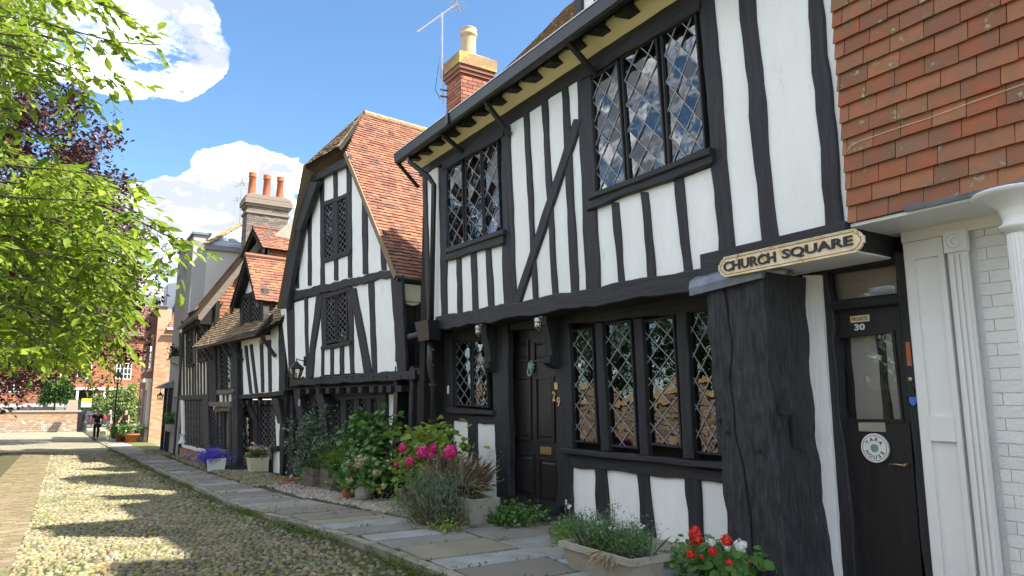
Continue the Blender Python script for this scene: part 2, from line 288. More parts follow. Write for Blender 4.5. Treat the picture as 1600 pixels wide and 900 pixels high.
def rowfill(name,pl,poly,rowh,w,thick,off,m,parent,maxn=0,lift=.018,gap=.004,brick=False,jit=.004,stuffname=None,b0=None,shrink=0):
    """courses of tiles or bricks over polygon (a,b); big ones singly, the rest one stuff part"""
    P=np.array(poly); bmin,bmax=P[:,1].min(),P[:,1].max(); out=[]; r=0; b=bmin if b0 is None else b0
    while b<bmax-.01:
        bt=min(b+rowh,bmax); bm=(b+bt)/2; xs=[]
        for i in range(len(P)):
            p,q=P[i],P[(i+1)%len(P)]
            if (p[1]-bm)*(q[1]-bm)<0: xs.append(p[0]+(q[0]-p[0])*(bm-p[1])/(q[1]-p[1]))
        xs.sort()
        for x0,x1 in zip(xs[::2],xs[1::2]):
            s=math.floor(x0/w)*w-(w/2 if r%2 else 0)+rng.uniform(-.15,.15)*w*(0 if brick else 1)
            while s<x1:
                a0,a1=max(s,x0),min(s+w*(1 if brick else rng.uniform(.9,1.1)),x1); nx=s+w if brick else (a1 if a1>a0 else s+w)
                if a1-a0>w*.12:
                    j=rng.uniform(-jit,jit,6); g=gap/2
                    if brick:
                        t=off+thick+j[0]*.6; q=[(a0+g,b+g),(a1-g,b+g),(a1-g,bt-g),(a0+g,bt-g)]
                        V=[pl.pt(x,y,off-.01) for x,y in q]+[pl.pt(x,y,t+j[k]*.2) for k,(x,y) in enumerate(q)]
                    else:
                        q=[(a0+g,b+j[0]),(a1-g,b+j[1]),(a1-g,bt+.012),(a0+g,bt+.012)]
                        fo=[off+lift+j[2],off+lift+j[3],off+.002,off+.002]; V=[pl.pt(x,y,o) for (x,y),o in zip(q,fo)]+[pl.pt(x,y,o+thick) for (x,y),o in zip(q,fo)]
                    out.append(V)
                s=max(nx,s+w*.3)
        b+=rowh; r+=1
    if not out: return
    A=np.array(out); d=np.linalg.norm(A.mean(axis=1)-CAM,axis=1); order=np.argsort(d)
    for i in order[:maxn]:
        c=A[i].mean(axis=0)
        o=link(name,pmesh(A[i]-c,BOXF,name),parent,m=m); o.location=Vector(c)-wloc(parent)
    rest=A[order[maxn:]]
    if len(rest):
        V=rest.reshape(-1,3); base=np.arange(len(rest))*8; Fm=(np.array(BOXF)[None]+base[:,None,None]).reshape(-1,4)
        o=link(stuffname or name+'_courses',mesh(V,[Fm],rnd=np.repeat(rng.random(len(rest)),8)),parent,m=m); o['kind']='stuff'
def clip(poly,nx,ny,c): # keep nx*x+ny*y<=c
    o=[];n=len(poly)
    for i in range(n):
        p,q=poly[i],poly[(i+1)%n]; a=nx*p[0]+ny*p[1]-c; b=nx*q[0]+ny*q[1]-c
        if a<=0: o.append(p)
        if a*b<0: t=a/(a-b); o.append((p[0]+(q[0]-p[0])*t,p[1]+(q[1]-p[1])*t))
    return o
def cclip(poly,quad):
    for i in range(len(quad)):
        p,q=quad[i],quad[(i+1)%len(quad)]; nx,ny=(q[1]-p[1]),-(q[0]-p[0]); poly=clip(poly,nx,ny,nx*p[0]+ny*p[1])
        if len(poly)<3: return []
    return poly
def light(pl,q,off,parent,nw,nh,lead='lead',gm='glass',panes=True,lw=.009,tilt=.012,fr=.03,fm='timV',frd=.03,bow=0,back=None,backm='dark',frame=True):
    """one leaded light: quad q = (a,b) TL,TR,BR,BL of the glass; frame, glazing, lead"""
    q=[q[3],q[2],q[1],q[0]]  # ccw BL BR TR TL
    w=(abs(q[1][0]-q[0][0])+abs(q[2][0]-q[3][0]))/2; h=(abs(q[3][1]-q[0][1])+abs(q[2][1]-q[1][1]))/2
    cx=sum(p[0] for p in q)/4; cy=sum(p[1] for p in q)/4; pw=w/nw; ph=h/nh
    sh=[(q[(i+1)%4],q[i]) for i in range(4)]
    if frame:
        b=MB(); e=fr
        Q=np.array(q); C=np.array((cx,cy))
        O=[(q[0][0]-e,q[0][1]-e),(q[1][0]+e,q[1][1]-e),(q[2][0]+e,q[2][1]+e),(q[3][0]-e,q[3][1]+e)]
        for i in range(4):
            j=(i+1)%4; b.prism([pl.pt(*x,off-.02) for x in (O[i],O[j],q[j],q[i])],[pl.pt(*x,off+frd) for x in (O[i],O[j],q[j],q[i])])
        b.obj('casement_frame',fm,parent)
    skew=(q[3][0]+q[2][0]-q[0][0]-q[1][0])/2/h
    ql=q
    f=lambda x,y:(cx+x+skew*y,cy+y)
    if panes:
        nn=int(nw+nh)+3
        for i in range(-nn,nn):
            for j in range(-nn,nn):
                x=(i+j)*pw/2; y=(i-j)*ph/2
                if abs(x)>w or abs(y)>h: continue
                c=cclip([f(x-pw/2,y),f(x,y-ph/2),f(x+pw/2,y),f(x,y+ph/2)],ql)
                if len(c)<3: continue
                ar=abs(sum(c[k][0]*c[(k+1)%len(c)][1]-c[(k+1)%len(c)][0]*c[k][1] for k in range(len(c))))/2
                if ar<.04*pw*ph: continue
                tx,ty=rng.normal(0,tilt,2); m0=(sum(p[0] for p in c)/len(c),sum(p[1] for p in c)/len(c))
                top=[pl.pt(p[0],p[1],off+(p[0]-m0[0])*tx+(p[1]-m0[1])*ty) for p in c]; bot=[t-pl.n*.003 for t in top]
                MB().prism(bot,top).obj('pane',gm,parent)
    else:
        MB().prism([pl.pt(*x,off-.003) for x in q],[pl.pt(*x,off) for x in q]).obj('pane',gm,parent)
    b=MB()
    for sgn in (1,-1):
        k=int(nw+nh)+2
        for i in range(-k,k+1):
            # line through ((i+.5)*pw,0) with direction (pw/2, sgn*ph/2)
            x0=(i+.5)*pw; seg=[f(x0-20*pw/2,-sgn*20*ph/2),f(x0+20*pw/2,sgn*20*ph/2)]
            d=np.array(seg[1])-np.array(seg[0]); d/=np.linalg.norm(d); nn_=np.array((-d[1],d[0]))*lw/2
            st=[tuple(np.array(seg[0])-nn_),tuple(np.array(seg[1])-nn_),tuple(np.array(seg[1])+nn_),tuple(np.array(seg[0])+nn_)]
            c=cclip(st,ql)
            if len(c)>=3: b.prism([pl.pt(*x,off+.002) for x in c],[pl.pt(*x,off+.009+.0015*sgn) for x in c])
    if b.V: b.obj('lead_lattice',lead,parent)
    if back is not None:
        B=[(q[0][0]-.05,q[0][1]-.05),(q[1][0]+.05,q[1][1]-.05),(q[2][0]+.05,q[2][1]+.05),(q[3][0]-.05,q[3][1]+.05)]
        MB().prism([pl.pt(*x,off-back-.02) for x in B],[pl.pt(*x,off-back) for x in B]).obj('room_backing' if backm=='dark' else 'curtain',backm,parent)
def textmesh(s,size,ext,off=0,align='CENTER'):
    cu=bpy.data.curves.new('t','FONT'); cu.body=s; cu.size=size; cu.extrude=ext; cu.offset=off; cu.align_x=align; cu.align_y='CENTER'; cu.resolution_u=3
    o=bpy.data.objects.new('t',cu); COL.objects.link(o); dg=bpy.context.evaluated_depsgraph_get(); me=bpy.data.meshes.new_from_object(o.evaluated_get(dg)); bpy.data.objects.remove(o)
    V=np.array([v.co[:] for v in me.vertices]) ; Fc=[tuple(p.vertices) for p in me.polygons]; return V,Fc
def text_on(name,s,pl,a,b,off,w,h,m,parent,ext=.004,rot=0,bold=0,cap=True):
    V,Fc=textmesh(s,1,.5,bold); mn=V.min(0);mx=V.max(0); c=(mn+mx)/2; V=V-c; V[:,0]*=w/(mx[0]-mn[0]); V[:,1]*=h/(mx[1]-mn[1]); V[:,2]*=ext*2/ (1)
    ca,sa=math.cos(rot),math.sin(rot)
    P=[pl.pt(a+x*ca-y*sa,b+x*sa+y*ca,off+z) for x,y,z in V]
    return link(name,pmesh(P,Fc,name),parent,m=m)
ZP=[(-80,0),(8,0),(14,-.3),(20,-.4),(48,-.6),(900,-.6)]
def zt(y): return float(np.interp(y,[p[0] for p in ZP],[p[1] for p in ZP]))
def gnd(px,py,lift=0):
    z=-.2
    for i in range(60):
        d=ray(px,py); t=(z+lift-H)/d[2]; z=z*.6+.4*zt(d[1]*t)
    return np.array((d[0]*t,d[1]*t,z+lift))
def interp(T): return lambda y: float(np.interp(y,[t[0] for t in T],[t[1] for t in T]))
KX=interp([(-20,3.1),(4,2.95),(6.6,2.85),(8.5,2.68),(11.6,2.63),(17.8,2.58),(28,2.25),(38.5,1.9),(48,1.62),(70,1.2)])
PWX=interp([(-20,4.1),(6,4.0),(10,3.9),(20,3.45),(32,3.15),(40,2.85),(48,2.6),(70,2.3)])
# ================================================================ GROUND
def strip(name,x0,x1,ys,lift,m,side=0,nx=2):
    V=[];Fc=[]
    for y in ys:
        a=x0(y) if callable(x0) else x0; b=x1(y) if callable(x1) else x1
        for k in range(nx): V.append((a+(b-a)*k/(nx-1),y,zt(y)+lift))
    for i in range(len(ys)-1):
        for k in range(nx-1): q=i*nx+k; Fc.append((q,q+1,q+nx+1,q+nx))
    o=link(name,pmesh(V,Fc),None,m=m); tag(o,kind='structure'); return o
ys=[-60,-30,-10,0,4,8,9.5,11,12.5,14,16,18,20,26,34,40,48,60,90,140,260,500,900]
strip('ground',-600,600,ys,-.06,'ground',nx=3)
ry=[-15,-5,0,2,4,6,8,9.5,11,12.5,14,16,18,20,24,30,36,42,48,55,62]
road=strip('road',-4.2,lambda y:KX(y)+.02,ry,-.012,'cobdirt',nx=12)
strip('far_pavement',-40,40,[62,70,80,130],-.03,'ground')
# cobbles
def cobbles(n_ind=300):
    P=[];S=[];A=[]
    y=3.2
    while y<36:
        sp=.050 if y<12 else .058 if y<17 else .072 if y<26 else .1
        x=-.28+rng.uniform(0,.06); xe=KX(y)-.12; big=1 if y<12 else 1.12 if y<17 else 1.35 if y<26 else 1.8
        while x<xe:
            P.append((x+rng.uniform(-.02,.02),y+rng.uniform(-.018,.018))); S.append((rng.uniform(.024,.042)*big,rng.uniform(.017,.027)*big,rng.uniform(.012,.030))); A.append(rng.normal(.5,.45)); x+=rng.uniform(.056,.084)*big
        y+=sp
    P=np.array(P);S=np.array(S);A=np.array(A)
    # thin out into moss by patches
    pat=np.sin(P[:,0]*3.1+np.sin(P[:,1]*1.1)*2)+np.sin(P[:,1]*1.7+P[:,0]*2)
    keep=rng.random(len(P))>np.where(pat>1.1,.35,.05)
    edge=(np.array([KX(v) for v in P[:,1]])-P[:,0])<.42
    keep&=~(edge&(rng.random(len(P))<.6))
    P=P[keep];S=S[keep];A=A[keep]
    th=np.arange(8)/8*2*np.pi
    ring=lambda r,z:np.stack([np.cos(th)*r,np.sin(th)*r,np.full(8,z)],1)
    T=np.vstack([ring(1,-.3),ring(.88,.55),ring(.5,.93),[[0,0,1.03]]]); Fq=[];Ft=[]
    for l in range(2):
        for k in range(8): Fq.append((l*8+k,l*8+(k+1)%8,(l+1)*8+(k+1)%8,(l+1)*8+k))
    for k in range(8): Ft.append((16+k,16+(k+1)%8,24))
    n=len(P); V=np.repeat(T[None],n,0)*S[:,None,:]; V*=1+rng.uniform(-.2,.2,(n,25,1))*np.array([1,1,.4])
    ca,sa=np.cos(A)[:,None],np.sin(A)[:,None]; x=V[...,0]*ca-V[...,1]*sa; yy=V[...,0]*sa+V[...,1]*ca
    z0=np.array([zt(v) for v in P[:,1]])-.012
    V=np.stack([x,yy,V[...,2]],2); pos=np.stack([P[:,0],P[:,1],z0],1)
    pr=np.abs(pos[:,0]*RT[0]+pos[:,1]*RT[1]); d=np.linalg.norm(pos-CAM,axis=1)
    rel=pos-CAM; w=rel@FW; u=800+F*(rel@RT)/w; v=450-F*(rel@UP)/w
    vis=(u>0)&(u<1600)&(v<905)&(v>0)
    order=np.argsort(np.where(vis,d,1e3)); ind=order[:n_ind]; rest=order[n_ind:]
    Fc=[tuple(f) for f in Fq]+[tuple(f) for f in Ft]
    protos=[pmesh(V[i],Fc,'cobble',smooth=True) for i in ind[:12]]
    for me in protos: me.materials.append(MT['cob'])
    for k,i in enumerate(ind):
        o=bpy.data.objects.new('cobble',protos[k%12]); COL.objects.link(o); o.parent=road; o.location=pos[i]; o.rotation_euler=(0,0,rng.uniform(-.4,.4))
    m=len(rest); VV=(V[rest]+pos[rest][:,None,:]).reshape(-1,3); base=np.arange(m)*25
    fq=(np.array(Fq)[None]+base[:,None,None]).reshape(-1,4); ft=(np.array(Ft)[None]+base[:,None,None]).reshape(-1,3)
    o=link('cobble_field',mesh(VV,[fq,ft],rnd=np.repeat(rng.random(m),25),smooth=True),road,m='cob'); o['kind']='stuff'
cobbles()
# far cobbles: relief in the material
MT['farcob']=mat('far_cobble_relief',(.36,.32,.24),(.24,.23,.15),scale=1.2,rough=.85,bump=1,vscale=11,bdist=.03,c3=(.12,.16,.05),c3t=.6,c3s=.5)
strip('far_cobbled_road',-4.2,lambda y:KX(y)-.02,[36,42,48,55,62],.012,'farcob',nx=3)
# brick gutter on the left
gut=strip('brick_gutter',-1.25,-.27,ry,-.006,'soil')
gp=Pl((0,0,0),(1,0,0),(0,1,0))
def gutter_bricks():
    A=[]
    y=4.0
    while y<36:
        x=-1.24
        off=rng.uniform(0,.1)
        x-=off
        while x<-.3:
            w=.215; x0=max(x,-1.24); x1=min(x+w,-.28)
            if x1-x0>.04:
                z=zt(y)+rng.uniform(-.004,.006); j=rng.uniform(-.004,.004,4)
                A.append([(x0+.004,y+.004,z-.03),(x1-.004,y+.004,z-.03),(x1-.004,y+.066,z-.03),(x0+.004,y+.066,z-.03),(x0+.006,y+.006,z+.006+j[0]),(x1-.006,y+.006,z+.006+j[1]),(x1-.006,y+.064,z+.006+j[2]),(x0+.006,y+.064,z+.006+j[3])])
            x+=w
        y+=.072
    A=np.array(A); c=A.mean(1); rel=c-CAM; w=rel@FW; u=800+F*(rel@RT)/w; v=450-F*(rel@UP)/w; vis=(u>-5)&(v<905); order=np.argsort(np.where(vis,np.linalg.norm(rel,axis=1),1e3))
    for i in order[:150]: o=link('paving_brick',pmesh(A[i]-c[i],BOXF),gut,m='pbrick'); o.location=c[i]
    rest=A[order[150:]]; base=np.arange(len(rest))*8
    o=link('paving_bricks',mesh(rest.reshape(-1,3),[(np.array(BOXF)[None]+base[:,None,None]).reshape(-1,4)],rnd=np.repeat(rng.random(len(rest)),8)),gut,m='pbrick'); o['kind']='stuff'
gutter_bricks()
# pavement bed, kerb, slabs
pave=strip('pavement',lambda y:KX(y)+.02,lambda y:5.9,[-15,-5,0,2,4,6,8,9.5,11,12.5,14,16,18,20,24,28.9],.04,'cobdirt',nx=6)
pave2=strip('path',lambda y:KX(y)+.02,lambda y:PWX(y)+.15,[28.9,32,36,42,48,55,62],.04,'cobdirt',nx=3)
strip('grass_verge',lambda y:PWX(y)+.05,lambda y:3.95 if y<41 else 3.8,[28.9,32,36,40,44,48,55],.05,'lawn',nx=3)

def stoneslab(name,q,z,th,m,parent,jz=.004):
    c=np.mean(q,axis=0); j=rng.uniform(-jz,jz,len(q)); V=[]
    V+=[(x-c[0],y-c[1],-th) for x,y in q]; V+=[(x-c[0],y-c[1],-.008) for x,y in q]; V+=[((x-c[0])*.985,(y-c[1])*.985,jj) for (x,y),jj in zip(q,j)]
    n=len(q); Fc=[tuple(range(n-1,-1,-1)),tuple(range(2*n,3*n))]
    for l in range(2):
        for i in range(n): Fc.append((l*n+i,l*n+(i+1)%n,(l+1)*n+(i+1)%n,(l+1)*n+i))
    o=link(name,pmesh(V,Fc),parent,m=m); o.location=(c[0],c[1],z+zt(c[1])); return o
def tiltfix(o,y): # follow the fall of the ground
    e=.3; s=(zt(y+e)-zt(y-e))/(2*e); o.rotation_euler=(math.atan(s),0,0)
JT=[]; y=-2.0; k=0
while y<50:
    L=rng.uniform(.4,.72) if y<30 else rng.uniform(.9,1.3)
    kx,px=KX(y+L/2)+.14,PWX(y+L/2); g=.012; w=rng.uniform(-.05,.05)
    par=pave if y+L/2<28.9 else pave2
    sk=rng.uniform(-.03,.03)
    if y<50: o=stoneslab('paving_slab',[(kx,y+g),(px+w,y+g+sk),(px+w,y+L-g+sk*.5),(kx,y+L-g)],.062,.05,'flag',par); tiltfix(o,y+L/2)
    JT.append((kx,px,y))
    y+=L
# second and third columns of flags in front of the near house
def flags(x0,x1,y0,y1,lmin,lmax):
    y=y0
    while y<y1:
        L=rng.uniform(lmin,lmax)
        o=stoneslab('paving_slab',[(x0+.014,y+.014),(x1-.014,y+.014+rng.uniform(-.04,.04)),(x1-.014,y+L-.014),(x0+.014,y+L-.014)],.06,.05,'flag',pave); tiltfix(o,y+L/2); JT.append((x0,x1,y)); y+=L
flags(4.02,4.75,-2,9.6,.6,1.1); flags(4.75,5.55,-2,9.3,.5,.9)
y=-3.
while y<46:
    L=rng.uniform(.3,.62); kx=KX(y+L/2); par=pave if y<28.5 else pave2
    dx=(KX(y+L)-KX(y))
    o=stoneslab('kerb_stone',[(kx-dx/2,y+.01),(kx+.12-dx/2,y+.01),(kx+.12+dx/2,y+L-.01),(kx+dx/2,y+L-.01)],.055+rng.uniform(-.008,.008),.1,'kerb',par,jz=.006); tiltfix(o,y+L/2); y+=L
# pebbles
def pebbles(name,regs,size,m,parent,seed=1,lift=.05):
    r=np.random.default_rng(seed); P=[];Z=[]
    for x0,x1,y0,y1,n in regs:
        x=r.uniform(x0,x1,n); y=r.uniform(y0,y1,n); P.append(np.stack([x,y,np.array([zt(v) for v in y])+lift+r.uniform(0,size*.5,n)],1))
    P=np.vstack(P); n=len(P); th=np.arange(7)/7*2*np.pi
    T=np.vstack([np.stack([np.cos(th)*.75,np.sin(th)*.75,np.full(7,-.5)],1),np.stack([np.cos(th),np.sin(th),np.full(7,.1)],1),np.stack([np.cos(th)*.6,np.sin(th)*.6,np.full(7,.65)],1),[[0,0,.8]]])
    Fq=[(l*7+k,l*7+(k+1)%7,(l+1)*7+(k+1)%7,(l+1)*7+k) for l in range(2) for k in range(7)]; Ft=[(14+k,14+(k+1)%7,21) for k in range(7)]
    S=np.stack([r.uniform(.7,1.5,n),r.uniform(.6,1.1,n),r.uniform(.5,.9,n)],1)*size*r.uniform(.6,1.25,(n,1)); V=T[None]*S[:,None,:]*(1+r.uniform(-.12,.12,(n,22,1)))
    a=r.uniform(0,6.28,n); ca,sa=np.cos(a)[:,None],np.sin(a)[:,None]; V=np.stack([V[...,0]*ca-V[...,1]*sa,V[...,0]*sa+V[...,1]*ca,V[...,2]],2)
    t=r.normal(0,.35,n)[:,None]; V=np.stack([V[...,0],V[...,1]*np.cos(t)-V[...,2]*np.sin(t),V[...,1]*np.sin(t)+V[...,2]*np.cos(t)],2)+P[:,None]
    base=np.arange(n)*22
    o=link(name,mesh(V.reshape(-1,3),[(np.array(Fq)[None]+base[:,None,None]).reshape(-1,4),(np.array(Ft)[None]+base[:,None,None]).reshape(-1,3)],rnd=np.repeat(r.random(n),22),smooth=True),parent,m=m)
    o['kind']='stuff'
    if parent is None: pass
    return o
# ================================================================ NEAR TIMBER HOUSE (two doors)
H29=root('timber_framed_house',(5.58,6.5,0),'near black and white timber framed house with long gutter, leaded windows and two black doors','house')
UPW=facade((5.15,0),(5.15,10)); GRW=facade((5.58,0),(5.58,10))
# --- upper storey plaster bays between studs. line tables: (x_top,y_top,x_foot,y_foot,w_top,w_foot)
def lerpline(x0,y0,x1,y1): return lambda x:y0+(y1-y0)*(x-x0)/(x1-x0)
def studs(pl,S,f,parent,name='stud',**k): return [TV(name,pl,*s,f,parent,**k) for s in S]
def bays(pl,L,parent,off=0.0,back=-.08,m='plas',name='plaster_panel'):
    """L: list of (x_top,y_top,x_foot,y_foot) boundaries left to right"""
    for p,q in zip(L,L[1:]): pslab(name,pl,[(p[0],p[1]),(q[0],q[1]),(q[2],q[3]),(p[2],p[3])],back,off+rng.uniform(-.004,.004),m,parent)
plateB=lerpline(797,192,903,122)   # lower edge of the wall plate
bress=lerpline(692,497,860,471); bressR=lerpline(860,471,1124,413)
bt=lambda x: bress(x) if x<860 else bressR(x)
# bays: left end
bays(UPW,[(665,262,668,505),(684,262,691,505)],H29)
bays(UPW,[(694,392,692,505),(720,386,721,505),(740,381,743,500),(762,375,766,498),(786,368,803,494)],H29)
bays(UPW,[(786,188,799,494),(794,186,804,493),(822,168,836,486),(850,150,867,480),(880,130,898,475),(906,112,925,470)],H29)
bays(UPW,[(921,325,930,470),(959,313,971,463),(1006,298,1017,452),(1058,282,1074,440),(1110,262,1136,430)],H29)
bays(UPW,[(1110,-130,1136,430),(1165,-165,1203,417),(1272,-230,1306,392),(1300,-240,1332,390)],H29)
f=.028
studs(UPW,[(662,268,669,502,6,6),(691,262,693,500,12,9),(715,394,718,496,7,7),(738,388,742,493,8,9),(761,381,767,490,9,9),
 (786,200,790,380,9,9),(789,376,795,487,12,17),(791,196,804,486,8,5),(820.5,176,836,482,8,7),(849,156,867,478,9,8),(881,135,897.5,472,10,12),
 (911,118,926,468,22,22),(959.5,316,971,457,11,10),(1006,300,1017.5,446,12,12),(1058,276,1074,432,14,14),(1098,-60,1136,424,24,25)],f,H29)
studs(UPW,[(1158,-90,1203,400,26,26),(1262,-110,1306,385,24,29)],f,H29,name='post',wob=.009)
# hooks / scars on the last post
TV('brace',UPW,902,186,803,482,13,11,f+.014,H29,wob=.004)
# rails
TH('bressummer',UPW,680,495,516,1130,412,446,.06,H29,wob=.012,back=-.30)
TH('wall_plate',UPW,655,262,276,797,168,193,.03,H29)
TH('wall_plate',UPW,797,168,193,905,95,122,.03,H29)
TH('wall_plate',UPW,900,99,122,1110,-62,-4,.03,H29)
TH('wall_plate',UPW,1105,-60,-30,1345,-240,-210,.03,H29)
TH('window_head',UPW,905,104,126,1092,-14,14,.05,H29)
TH('window_head',UPW,690,250,266,786,190,213,.045,H29)
TH('window_sill',UPW,694,395,408,786,364,380,.07,H29)
TH('window_sill',UPW,916,312,328,1112,238,255,.07,H29)
TH('window_sill',UPW,918,304,313,1108,230,241,.10,H29,wob=.003)
TH('window_sill',UPW,695,388,396,785,358,366,.10,H29,wob=.003)
# cream band under the eaves and rafter feet
pslab('eaves_plaster',UPW,[(657,236),(716,196),(794,146),(878,84),(950,30),(1110,-100),(1345,-270),(1345,-232),(1110,-44),(960,60),(909,102),(841,143),(775,182),(660,255)],-.06,.012,'cream',H29)
y=11.05
while y>1.2:
    (lambda w,d:MB().prism([(5.02,y-w,5.775-d),(4.80,y-w,5.735-d),(4.80,y+w,5.735-d),(5.02,y+w,5.775-d)],[(5.02,y-w,5.95),(4.80,y-w,5.86),(4.80,y+w,5.86),(5.02,y+w,5.95)]).obj('rafter_foot','timH',H29))(rng.uniform(.07,.10),rng.uniform(-.01,.02)); y-=rng.uniform(.42,.52)
MB().prism([(5.13,11.25,5.70),(4.93,11.25,5.83),(4.93,-1,5.83),(5.13,-1,5.70)],[(5.13,11.25,5.74),(4.93,11.25,5.87),(4.93,-1,5.87),(5.13,-1,5.74)]).obj('coved_plaster','cream',H29)
MB().prism([(5.14,11.3,6.04),(4.72,11.3,5.84),(4.72,-1,5.84),(5.14,-1,6.04)],[(5.14,11.3,6.07),(4.72,11.3,5.87),(4.72,-1,5.87),(5.14,-1,6.07)]).obj('eaves_board','dark',H29)
g=MB(); pr=[(4.61,5.89),(4.63,5.74),(4.66,5.715),(4.72,5.715),(4.75,5.74),(4.765,5.80),(4.765,5.89)]
g.prism([(x,11.32,z) for x,z in pr],[(x,-1,z) for x,z in pr]).obj('gutter','blk',H29)
MB().box(4.600,4.625,-1,11.32,5.885,5.90).obj('gutter_lip','alum',H29)
for yy in (9.2,4.9): MB().box(4.592,4.772,yy-.03,yy+.03,5.72,5.9).obj('gutter_joint','blk',H29)
for (x0,y0,x1,y1) in ((677,203,722,240),(752,150,794,212),(870,58,928,118)):
    a=UPW.hit(x1,y1,.06); yy=-a[0]
    MB().bar((4.70,yy,5.74),(5.12,yy,a[1]+.02),.06,.055).obj('gutter_bracket','iron',H29)
MB().bar((4.66,11.3,5.76),(5.1,11.3,5.35),.05,.05).obj('gutter_bracket','iron',H29)
# downpipe and hopper
MB().tube([(4.70,10.85,5.74),(4.71,10.83,5.62),(4.98,10.62,5.34),(5.06,10.58,5.2),(5.06,10.58,2.86)],.045,10).obj('downpipe','blk',H29,smooth=True)
b=MB(); b.prism([(4.94,10.40,2.52),(5.14,10.40,2.52),(5.14,10.80,2.52),(4.94,10.80,2.52)],[(4.88,10.34,2.84),(5.14,10.34,2.84),(5.14,10.86,2.84),(4.88,10.86,2.84)]); b.obj('rain_hopper','blk',H29)
MB().tube([(5.04,10.8,2.66),(5.0,11.3,2.64)],.055,10).obj('overflow_pipe','blk',H29)
dp=MB().tube([(5.06,10.58,2.52),(5.06,10.58,2.15),(5.10,10.58,1.9),(5.12,10.58,1.85),(5.14,10.58,0)],[.062,.062,.05,.045,.045],10).obj('downpipe','blk',H29,smooth=True)
b=MB()
for z in (2.35,2.1,1.78,1.2): MB().lathe([(.075,z),(.075,z+.04)],(5.08 if z>2 else 5.12,10.58,0),12).obj('pipe_collar','blk',dp)
# upper windows
def quad(pl,px,off): return pl.hits(px,off)
W=-.03
def lights(pl,L,off,nw,nh,parent,**k):
    for q in L: light(pl,quad(pl,q,off),off,parent,nw,nh,**k)
wn=MB(); wn.V=[];
win1=slab('unlit_backing',UPW,UPW.hits([(690,250),(790,190),(793,372),(690,400)],-.10),-.30,-.10,'dark',H29)  # dark slab behind the panes: the unlit room is put into its colour
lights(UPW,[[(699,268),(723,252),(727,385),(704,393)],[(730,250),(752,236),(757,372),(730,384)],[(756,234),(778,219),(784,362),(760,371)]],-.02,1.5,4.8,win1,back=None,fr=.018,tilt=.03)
win2=slab('unlit_backing',UPW,UPW.hits([(912,118),(1104,-10),(1116,240),(920,318)],-.10),-.30,-.10,'dark',H29)
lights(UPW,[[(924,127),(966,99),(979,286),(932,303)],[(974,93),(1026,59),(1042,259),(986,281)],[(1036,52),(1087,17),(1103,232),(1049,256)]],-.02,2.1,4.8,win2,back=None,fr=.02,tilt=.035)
# --- ground storey
pslab('rear_wall',GRW,[(655,500),(1130,440),(1145,900),(655,770)],-.34,-.30,'dark',H29)
bays(GRW,[(697,650,699,772),(736,656,739,782),(775,660,781,792)],H29)
bays(GRW,[(884,718,892,828),(935,722,944,850),(1003,730,1013,872),(1080,742,1090,890),(1132,746,1145,905)],H29)
G=H29
TV('corner_post',GRW,687,512,693,775,38,24,.05,G,wob=.01)
TV('stud',GRW,736,655,740,782,13,15,.035,G,wob=.01)
TH('sole_plate',GRW,690,766,776,800,790,806,.05,G)
TH('mid_rail',GRW,697,645,656,772,650,664,.035,G)
TH('window_sill',GRW,697,636,646,770,642,649,.11,G,wob=.003)
TH('window_head',GRW,694,512,534,775,512,532,.03,G)
TV('post',GRW,779,505,787,806,26,20,.07,G,wob=.01)
TV('post',GRW,876,500,882,826,20,22,.05,G,wob=.008)
TH('door_head',GRW,785,500,517,880,492,512,.03,G)
TH('lintel',GRW,862,486,510,1120,446,484,.04,G)
TH('window_sill',GRW,876,700,709,1130,724,734,.12,G,wob=.003)
TH('mid_rail',GRW,880,708,728,1132,734,756,.045,G)
studs(GRW,[(935,722,943,850,17,18),(1002,732,1014,872,18,20),(1080,742,1090,890,22,24)],.04,G,wob=.01)
TH('sole_plate',GRW,884,826,842,1150,905,930,.03,G)
# brackets beside the door
for (xa,xb,yt,yb) in ((758,776,506,586),(851,872,500,584)):
    A0=GRW.hit(xa,yt,.36); 
    yl=-GRW.hit((xa+xb)/2,yb,.1)[0]-.03
    b=MB(); y0,y1=yl-.09,yl+.09
    pf=[(5.60,1.95),(5.47,1.97),(5.38,2.03),(5.37,2.10),(5.41,2.13),(5.38,2.35),(5.28,2.74),(5.60,2.74)]
    b.prism([(x,y1,z) for x,z in pf],[(x,y0,z) for x,z in pf]).obj('jetty_bracket','timV',G)
for yy in np.arange(5.3,11.1,.62): MB().box(5.16,5.6,yy-.07,yy+.07,2.70,2.80).obj('jetty_joist','timH',G)
# small ground window and four-light window
lights(GRW,[[(713,537),(736,535),(738,632),(715,631)],[(741,535),(759,533),(764,634),(742,632)]],-.03,1.75,4.6,slab('unlit_backing',GRW,GRW.hits([(704,528),(768,524),(772,640),(706,640)],-.14),-.3,-.14,'dark',G),fr=.03,tilt=.02)
win4=slab('unlit_backing',GRW,GRW.hits([(880,505),(1120,470),(1130,725),(884,700)],-.14),-.3,-.14,'dark',G)
W4=[[(890,519),(926,515),(935,690),(895,687)],[(941,509),(986,503),(997,698),(950,694)],[(1003,504),(1053,497),(1066,697),(1014,691)],[(1073,490),(1112,485),(1125,708),(1085,704)]]
lights(GRW,W4,-.02,1.75,5.3,win4,fr=.022,tilt=.012,lw=.009)
for s in ((883,512,889,700,11,11),(933.5,505,944,704,11,12),(995,498,1006,712,13,13),(1063,488,1075,716,17,17)): TV('mullion',GRW,*s,.05,win4,wob=.003)
